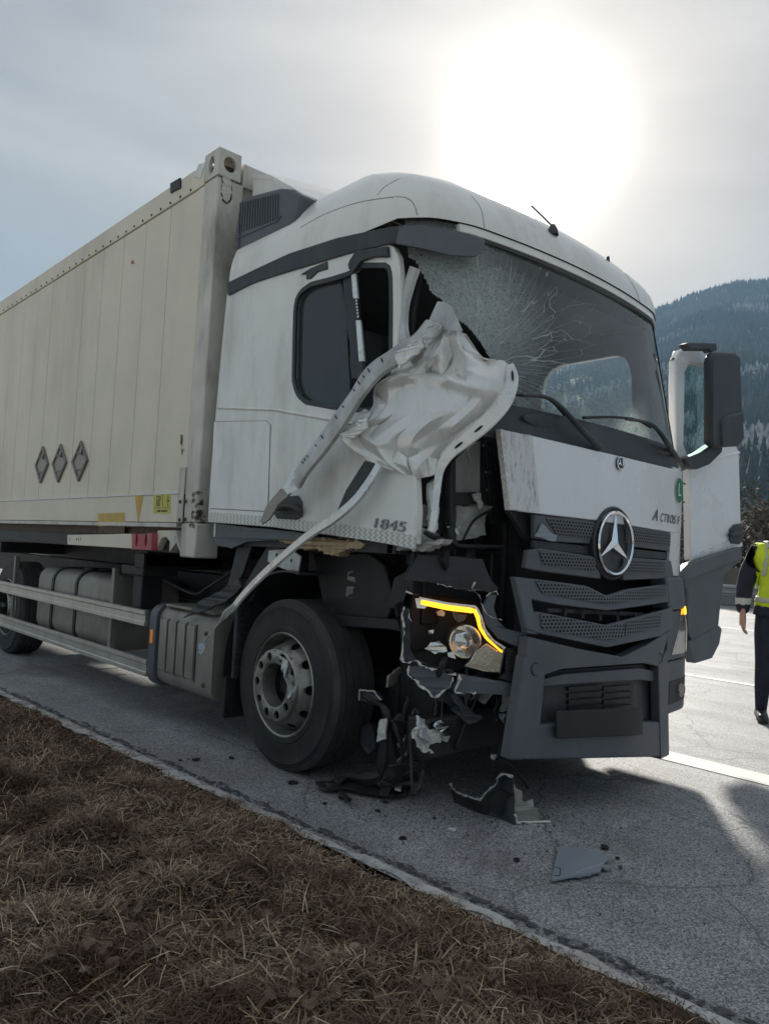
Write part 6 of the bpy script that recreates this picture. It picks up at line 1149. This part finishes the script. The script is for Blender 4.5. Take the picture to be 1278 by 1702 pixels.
# long sill strip hanging down past the wheel
SP = [(632, 772, -1.3), (615, 800, -1.31), (590, 832, -1.33), (555, 862, -1.34), (515, 888, -1.34), (470, 925, -1.34), (430, 962, -1.34), (402, 992, -1.33), (385, 1014, -1.33)]
v, f = sweep_g(smooth_line([on(a, b, X=x) for a, b, x in SP], 40), [(-0.026, -0.004), (-0.02, 0.010), (0.016, 0.012), (0.026, 0.0), (0.016, 0.002), (-0.018, 0.0)], (-1, 0, 0), scale=[1.15 - 0.006 * i for i in range(40)]); mo('hanging_strip', v, f, 'bare_white', tr, smooth=30)
v, f = sweep_g(smooth_line([on(a, b, X=-1.34) for a, b in ((389, 1008), (376, 1020), (368, 1030), (350, 1052), (337, 1072), (334, 1084))], 16), [(-0.02, 0), (0, 0.012), (0.02, 0), (0, 0.004)], (-1, 0, 0), scale=[1.2, 1.3, 1.5, 1.5, 1.2, .9, .6, .5, .45, .4, .4, .4, .5, .7, .8, .6], twist=[0.25 * math.sin(i) for i in range(16)]); mo('strip_end', v, f, 'primer', tr, smooth=30)
plate('blue_strip_tip', torn(sd([(331, 1070), (340, 1066), (341, 1078), (335, 1090), (330, 1084)], -1.35), 0.003, 0.02, 87), (0.004, 0, 0), 'blue_scrap', tr)
plate('strip_shade', sd([(606, 766), (628, 772), (600, 812), (572, 838), (560, 850), (575, 815)], -1.275), (0.01, 0, 0), 'black_plastic', tr)  # dark plate painted in for the shade behind the strip

# ================================================================== open far door with its mirror
def dy(pts, Y=0.56): return [on(a, b, Y=Y) for a, b in pts]
dr = plate('open_door', dy([(1124, 778), (1122, 640), (1123, 600), (1130, 582), (1150, 577), (1196, 590), (1212, 606), (1220, 680), (1222, 738), (1228, 752), (1230, 830), (1232, 908), (1148, 932), (1146, 780)]), (0, 0.06, 0), 'front_white', tr, [dy([(1138, 620), (1146, 604), (1190, 612), (1196, 690), (1197, 738), (1186, 754), (1160, 762), (1142, 758), (1136, 740)])], bevel=0.012)
plate('door_glass', dy([(1138, 620), (1146, 604), (1190, 612), (1196, 690), (1197, 738), (1186, 754), (1160, 762), (1142, 758), (1136, 740)], 0.59), (0, 0.005, 0), 'clear_glass', dr)
v, f = sweep_g(dy([(1148, 772), (1180, 764), (1228, 752)], 0.555), [(-0.012, -0.004), (0.012, -0.004), (0, 0.01)], (0, -1, 0)); mo('door_swage', v, f, 'front_white', dr, smooth=30)
plate('door_band', dy([(1147, 925), (1232, 890), (1232, 908), (1147, 934)], 0.557), (0, -0.006, 0), 'bare_white', dr)
hd = plate('handle_recess', dy([(1211, 880), (1218, 872), (1230, 870), (1232, 900), (1225, 905), (1211, 903)], 0.556), (0, -0.01, 0), 'black_plastic', dr, bevel=0.004); v, f = sweep_g(dy([(1212, 890), (1222, 887), (1231, 888)], 0.53), circ(0.018, 8), (0, -1, 0)); mo('handle_bar', v, f, 'black_plastic', dr, smooth=40)
plate('step_cover', dy([(1128, 957), (1147, 937), (1190, 922), (1232, 910), (1234, 930), (1204, 955), (1198, 1000), (1194, 1042), (1150, 1066), (1142, 1050), (1142, 978)], 0.54), (0, 0.07, 0), 'grey_plastic', tr, bevel=0.012)
plate('step_cover_lower', dy([(1143, 1068), (1196, 1040), (1200, 1046), (1196, 1070), (1184, 1094), (1154, 1103)], 0.53), (0, 0.07, 0), 'grey_plastic', tr, bevel=0.012)
plate('step_cover_ledge', dy([(1128, 956), (1147, 936), (1190, 921), (1232, 909), (1234, 929), (1150, 962), (1142, 966)], 0.50), (0, 0.05, 0), 'grey_plastic', tr, bevel=0.015)
mr = plate('mirror', dy([(1182, 596), (1188, 585), (1222, 584), (1231, 592), (1234, 690), (1234, 735), (1226, 742), (1192, 744), (1182, 735)], 0.38), (0, 0.07, 0), 'black_plastic', tr, bevel=0.025)
plate('mirror_lower', dy([(1199, 700), (1210, 690), (1236, 684), (1237, 728), (1228, 742), (1200, 742)], 0.365), (0, 0.03, 0), 'black_plastic', mr, bevel=0.02)
plate('mirror_arm', dy([(1138, 572), (1145, 569), (1190, 570), (1193, 582), (1182, 586), (1178, 582), (1146, 582)], 0.44), (0, 0.06, 0), 'black_plastic', mr, bevel=0.012)
plate('mirror_arm', dy([(1138, 762), (1150, 758), (1165, 752), (1185, 738), (1202, 738), (1200, 752), (1180, 772), (1160, 780), (1146, 776)], 0.44), (0, 0.08, 0), 'black_plastic', mr, bevel=0.012)
plate('door_clip', dy([(1118, 597), (1124, 592), (1124, 602)], 0.58), (0, 0.03, 0), 'black_plastic', dr)

# ================================================================== debris on the road
dbl = thing('bumper_fragment', 'dark bumper shell fragment with white torn edge standing on the road before the truck', 'debris', (-0.45, 0.5, 0))
def gp(pts, z=0.0): return [on(a, b, Z=z) for a, b in zl(pts)]
# shell: a base line on the road and a torn upper edge
base_ = gp([(600, 650), (690, 690), (780, 715), (860, 745), (900, 762), (975, 762)]); dirv = Vector((0.25, 0.55, 0))
hts = [(585, 565), (620, 640), (690, 665), (720, 625), (765, 580), (800, 525), (850, 540), (862, 600)]
def up_(a, b, base, k):   # a point of the torn edge above the base line
    return on(a, b, X=base.x + k)
B2 = smooth_line([base_[0], base_[1], base_[2], base_[3]], 24)
T2 = []
ed = resample([(a, b, 0) for a, b in [(582, 568), (600, 610), (640, 645), (690, 665), (720, 630), (740, 600), (780, 570), (790, 535), (815, 528), (850, 540)]], 24)
for b_, e in zip(B2, ed):
    q = zl([(e.x, e.y)])[0]; p = onpl(*q, b_ + Vector((0.10, 0.14, 0)), (-0.62, -0.78, 0)); p.z = max(p.z, 0.02); T2.append(p)
T2 = [p + Vector((0, 0, 0.012 * noise.noise(Vector((i * 1.7, 0, 0))))) for i, p in enumerate(T2)]
v, f = grid_g([[b_.lerp(t_, k / 5) + Vector((-0.03, -0.03, 0)) * math.sin(k / 5 * 3.14) for b_, t_ in zip(B2, T2)] for k in range(6)], (0.006, 0.006, 0)); mo('shell', v, f, 'black_plastic', dbl, smooth=40)
rr = random.Random(77); v, f = sweep_g(torn(T2, 0.005, 0.012, 78, False), [(-0.006, -0.005), (0.006, -0.005), (0.004, 0.007), (-0.006, 0.005)], (0, 0, 1), scale=[rr.uniform(0.5, 1.6) for _ in torn(T2, 0.005, 0.012, 78, False)]); mo('torn_rim', v, f, 'torn_edge', dbl)
pt_ = onpl(*zl([(855, 740)])[0], base_[3], (0, 0, 1)); nrm2 = Vector((-0.5, -0.866, 0))
def dp(pts, off=0): return [onpl(a, b, pt_ + nrm2 * off, nrm2) for a, b in zl(pts)]
fin = torn(dp([(850, 545), (862, 590), (888, 600), (888, 640), (910, 655), (955, 672), (958, 720), (975, 745), (1005, 735), (985, 762), (900, 755), (862, 740), (858, 650)]), 0.003, 0.02, 79); fin = [Vector((p.x, p.y, max(p.z, 0.003))) for p in fin]; plate('end_plate', fin, (0.006, 0.008, 0), 'tank_metal', dbl)
v, f = tube_g([Vector((p.x, p.y, max(p.z, 0.008))) for p in torn(dp([(858, 700), (865, 742), (900, 757), (940, 762), (985, 762), (1006, 735)], 0.004), 0.004, 0.012, 80, False)], 0.006, 5); mo('torn_rim', v, f, 'torn_edge', dbl)
plate('vent_insert', [Vector((p.x, p.y, max(p.z, .004))) for p in dp([(745, 650), (790, 600), (850, 615), (852, 725), (800, 710), (755, 690)], -0.06)], (0.02, 0.02, 0), 'frame_black', dbl)
plate('clip', torn(dp([(905, 645), (935, 635), (938, 670), (910, 665)], -0.03), 0.004, 0.02, 81), (0.01, 0.01, 0), 'primer', dbl)
plt_ = [on(a, b, Z=0.012) for a, b in zm(640, 1250, 2.003)([(578, 320), (600, 318), (700, 335), (748, 356), (722, 378), (745, 380), (752, 385), (742, 398), (722, 388), (715, 402), (690, 408), (650, 420), (630, 418), (553, 432)])]
o = plate('broken_sheet', torn(plt_[:3], 0.001, 0.1, 1, False)[:-1] + torn(plt_[2:13], 0.004, 0.02, 90, False) + [plt_[13]], (0, 0, 0.007), 'debris_grey', None, bevel=0.002, origin=(-0.95, -0.22, 0.0)); tag(o, 'flat blue grey plastic panel with one broken edge lying on the road', 'debris')
nt_ = mo('notch_line', *tube_g([on(a, b, Z=0.0195) for a, b in zm(640, 1250, 2.003)([(566, 384), (583, 388), (580, 412), (562, 412)])], 0.0018, 4), 'frame_black', o)
tw = thing('twisted_scrap', 'heap of twisted black plastic and metal scrap beside the front wheel', 'debris', (-0.95, 1.0, 0))
for pts, z, m_, s_ in (([(10, 580), (110, 560), (240, 580), (330, 600), (420, 590), (400, 625), (300, 635), (150, 605), (60, 605)], 0.015, 'frame_black', 91), ([(90, 570), (130, 545), (150, 560), (110, 590)], 0.03, 'black_plastic', 92), ([(280, 620), (310, 600), (335, 605), (320, 630), (290, 635)], 0.03, 'black_plastic', 93), ([(345, 590), (372, 588), (370, 608), (348, 605)], 0.04, 'torn_edge', 94), ([(110, 615), (130, 620), (165, 650), (150, 660), (120, 640)], 0.01, 'frame_black', 95), ([(300, 560), (440, 535), (450, 570), (340, 590)], 0.07, 'black_plastic', 96), ([(12, 573), (45, 580), (90, 597), (60, 605), (18, 590)], 0.015, 'black_plastic', 97)):
    P = torn([on(a, b, Z=z) for a, b in zl(pts)], 0.006, 0.03, s_); P = [p + Vector((0, 0, 0.02 * noise.noise(p * 9) + 0.01)) for p in P]; plate('scrap', P, (0, 0, 0.012), m_, tw)
for i, (a, b, s) in enumerate(((570, 1327, .03), (487, 1303, .035), (326, 1264, .025), (384, 1262, .02), (670, 1395, .022), (752, 1382, .02), (858, 1432, .015), (628, 1350, .02), (540, 1337, .015), (1005, 1411, .025), (505, 1287, .02), (300, 1265, .015), (1025, 1428, .012), (722, 1362, .012), (640, 1335, .018))):
    p = on(a, b, Z=0.0); rr = random.Random(i); P = [p + Vector((s * rr.uniform(.5, 1.2) * math.cos(k * 1.05), s * rr.uniform(.5, 1.2) * math.sin(k * 1.05), 0.004)) for k in range(6)]; o = plate('plastic_chip', P, (0, 0, rr.uniform(.004, .012)), 'torn_edge' if i == 5 else 'frame_black', None, origin=(p.x, p.y, 0))
    tag(o, 'small pale plastic chip lying on the road before the truck' if i == 5 else 'small black plastic chip lying on the road by the truck', 'debris', None if i == 5 else 'chips scattered on the road')

parts = []; rs = random.Random(8)
for i in range(1100):
    a = rs.gauss(0, 0.42); b = rs.gauss(0, 0.5); x, y = -0.75 + a, 0.55 + b
    if x < kx(y) + 0.1: continue
    s_ = rs.uniform(0.002, 0.008) * (1.8 if rs.random() < 0.06 else 1); d = Vector((rs.gauss(0, 1), rs.gauss(0, 1), 0.4)).normalized(); e = d.orthogonal().normalized(); p = Vector((x, y, 0.001 + s_ * 0.4)); parts.append(([p + d * s_, p - d * s_, p + e * s_, p + d.cross(e) * s_ * 0.8], [(0, 1, 2), (0, 1, 3), (1, 2, 3), (0, 2, 3)]))
for nm_, m_, sl_, lab in (('plastic_crumbs', 'black_plastic', slice(0, None, 2), 'fine black plastic crumbs strewn on the road round the torn corner'), ('glass_splinters', 'lamp_glass', slice(1, None, 2), 'tiny glass splinters strewn on the road round the torn corner')):
    v, f = join(*parts[sl_]); o = mo(nm_, v, f, m_); st(o, 'stuff'); tag(o, lab, 'debris')
# ================================================================== person standing on the road
def person(px, py_):
    root = thing('person', 'person in navy uniform and open yellow reflective vest standing beside the open door', 'person', (px, py_, 0))
    fx = Vector((-0.88, -0.47, 0)).normalized(); sx_ = Vector((fx.y, -fx.x, 0))    # facing and the person's right, in plan
    def L(s, fwd, z): return Vector((px, py_, 0)) + sx_ * s + fx * fwd + Vector((0, 0, z))
    J = [(L(0, 0, 0.98), .16), (L(0, 0.01, 1.12), .155), (L(0, 0.02, 1.28), .17), (L(0, 0.0, 1.44), .15), (L(0, 0, 1.54), .065), (L(0, 0.01, 1.60), .06), (L(0, 0.03, 1.69), .088), (L(0, 0.025, 1.79), .085)]
    E_ = [(i, i + 1) for i in range(7)]
    for s in (-1, 1):
        b = len(J); J += [(L(s * .1, 0, .93), .115), (L(s * .115, 0.01, .72), .095), (L(s * .12, 0.025, .52), .078), (L(s * .125, 0.0, .30), .07), (L(s * .13, -0.01, .11), .052), (L(s * .13, -0.015, .06), .05), (L(s * .135, 0.1, .045), .042), (L(s * .14, 0.18, .038), .034)]
        E_ += [(0, b)] + [(b + i, b + i + 1) for i in range(7)]
        b = len(J); J += [(L(s * .19, 0.0, 1.45), .095), (L(s * .245, -0.01, 1.33), .085), (L(s * .285, -0.02, 1.16), .078), (L(s * .30, 0.02, 1.0), .068), (L(s * .30, 0.055, .91), .055)]
        E_ += [(3, b)] + [(b + i, b + i + 1) for i in range(4)]
    me = bpy.data.meshes.new('body'); me.from_pydata([tuple(p - Vector((px, py_, 0))) for p, _ in J], E_, []); o = bpy.data.objects.new('body', me); COL.objects.link(o); o.parent = root
    sk = o.modifiers.new('skin', 'SKIN'); sk.use_smooth_shade = True
    for i, (_, r) in enumerate(J): me.skin_vertices[0].data[i].radius = (r, r * (0.8 if i < 4 else 1.0))
    me.skin_vertices[0].data[0].use_root = True
    ss = o.modifiers.new('sub', 'SUBSURF'); ss.levels = 3; ss.render_levels = 3
    bpy.context.view_layer.update(); em = bpy.data.meshes.new_from_object(o.evaluated_get(bpy.context.evaluated_depsgraph_get())); o.modifiers.clear(); o.data = em; em.materials.clear()
    for n_ in ('navy_cloth', 'skin', 'shoe', 'reflective'): em.materials.append(MAT[n_])
    for p in em.polygons:
        c_ = p.center; p.use_smooth = True
        arm = abs(Vector((c_.x, c_.y, 0)).dot(sx_)) > 0.2 and c_.z < 1.25
        p.material_index = 1 if (c_.z > 1.55 or (arm and c_.z < 0.885 and c_.z > 0.6 and abs(Vector((c_.x, c_.y, 0)).dot(sx_)) > 0.235)) else 2 if c_.z < 0.10 else 3 if (arm and 1.0 < c_.z < 1.055) else 0
    # hands: palm with five bent fingers each
    for s in (-1, 1):
        w0 = L(s * .302, 0.055, .90); parts = []
        parts.append(sweep_g([w0 + Vector((0, 0, .06)), w0 - Vector((0, 0, .03)) + fx * .006, w0 - Vector((0, 0, .085)) + fx * .012], [(a * 1.0, b * 0.55) for a, b in circ(.05, 12)], sx_, scale=[0.8, 1.05, 0.95]))
        for k, ln_ in enumerate((.07, .08, .075, .06)):
            o0 = w0 + fx * (-.028 + .019 * (3 - k) + .01) - Vector((0, 0, .08)); a = o0 - Vector((0, 0, ln_ * .45)) + sx_ * (-s * .004); b = a - Vector((0, 0, ln_ * .32)) - sx_ * s * .014; c_ = b - Vector((0, 0, ln_ * .2)) - sx_ * s * .02; parts.append(sweep_g([o0, a, b, c_], circ(.0105, 8), fx, scale=[1.05, 1, .9, .6]))
        o0 = w0 + fx * .03 - Vector((0, 0, .03)); parts.append(sweep_g([o0, o0 + fx * .022 - Vector((0, 0, .03)), o0 + fx * .03 - Vector((0, 0, .06)) - sx_ * s * .01, o0 + fx * .028 - Vector((0, 0, .08)) - sx_ * s * .016], circ(.0105, 8), sx_, scale=[1.2, 1.05, .95, .6]))
        v, f = join(*parts); mo('hand', v, f, 'skin', root, smooth=50)
    # head details
    hc = L(0, 0.03, 1.70)
    v, f = sweep_g([hc + fx * .085 + Vector((0, 0, .03)), hc + fx * .112 + Vector((0, 0, -.012)), hc + fx * .09 + Vector((0, 0, -.022))], circ(.012, 8), sx_, scale=[.6, 1.2, .7]); mo('nose', v, f, 'skin', root, smooth=True)
    for s in (-1, 1):
        q = hc + fx * .078 + sx_ * s * .032 + Vector((0, 0, .03)); v, f = lathe_g([(0, -.012), (.009, -.008), (.012, 0), (.009, .008), (0, .012)], 12, 'Z', q); mo('eye', v, f, 'ink', root, smooth=True)
        q = hc + sx_ * s * .088 + Vector((0, 0, .005)); v, f = sweep_g([q + Vector((0, 0, .03)), q + sx_ * s * .012 - fx * .012, q - Vector((0, 0, .03))], circ(.009, 6), fx); mo('ear', v, f, 'skin', root, smooth=True)
    v, f = sweep_g([hc + fx * .083 + sx_ * .024 - Vector((0, 0, .05)), hc + fx * .092 - Vector((0, 0, .052)), hc + fx * .083 - sx_ * .024 - Vector((0, 0, .05))], circ(.006, 6), (0, 0, 1)); mo('mouth', v, f, 'red_paint', root, smooth=True)
    # clothing taken off the body surface: vest, its bands, hair, collar
    def shell(nm, test, off, m):
        idx = [p for p in em.polygons if test(p.center)]; use = sorted({i for p in idx for i in p.vertices}); mp = {i: k for k, i in enumerate(use)}
        V = [em.vertices[i].co + em.vertices[i].normal * off for i in use]; me2 = bpy.data.meshes.new(nm); me2.from_pydata([tuple(q) for q in V], [], [tuple(mp[i] for i in p.vertices) for p in idx]); me2.materials.append(MAT[m]); me2.shade_smooth(); q = bpy.data.objects.new(nm, me2); COL.objects.link(q); q.parent = root; sm_ = q.modifiers.new('smooth', 'SMOOTH'); sm_.factor = 0.5; sm_.iterations = 6 if 'band' in nm else 8; so = q.modifiers.new('th', 'SOLIDIFY'); so.thickness = 0.006; so.offset = 1; return q
    ls = lambda c_: Vector((c_.x, c_.y, 0)).dot(sx_); lf = lambda c_: Vector((c_.x, c_.y, 0)).dot(fx)
    shell('vest', lambda c_: 0.98 < c_.z < 1.53 and abs(ls(c_)) < 0.215 and not (lf(c_) > 0.03 and abs(ls(c_)) < 0.05 + 0.03 * (1.53 - c_.z)) and not (c_.z > 1.49 and abs(ls(c_)) < 0.09), 0.018, 'vest_yellow')
    shell('vest_band', lambda c_: 1.02 < c_.z < 1.075 and abs(ls(c_)) < 0.2 and not (lf(c_) > 0.03 and abs(ls(c_)) < 0.07), 0.026, 'reflective')
    shell('vest_shoulder_band', lambda c_: 1.25 < c_.z < 1.54 and 0.1 < abs(ls(c_)) < 0.145 and lf(c_) > -0.2, 0.026, 'reflective')
    shell('jacket_hem', lambda c_: 0.9 < c_.z < 1.0 and abs(ls(c_)) < 0.2, 0.02, 'navy_cloth')
    shell('collar', lambda c_: 1.49 < c_.z < 1.57 and abs(ls(c_)) < 0.12, 0.02, 'navy_cloth')
    shell('hair', lambda c_: c_.z > 1.745 or (c_.z > 1.66 and lf(c_) < 0.0), 0.008, 'hair')
    for s in (-1, 1):
        v, f = rbox_g(-0.045, 0.045, 0, 0.02, 0, 1, 0.01); V = []
        prof = [(-.08, .045, .09), (-.05, .05, .105), (.05, .05, .10), (.12, .052, .07), (.18, .045, .05), (.205, .03, .035)]
        rows = [[L(s * .132 + w_ * math.cos(a), fwd, max(0.004, h * 0.5 + h * 0.5 * math.sin(a))) for a in [2 * math.pi * i / 14 for i in range(15)]] for fwd, w_, h in prof]
        v, f = grid_g(rows); f += [tuple(range(14)), tuple(5 * 15 + i for i in range(14))]; mo('shoe', v, f, 'shoe', root, smooth=45)
    return root
person(3.28, 0.52)
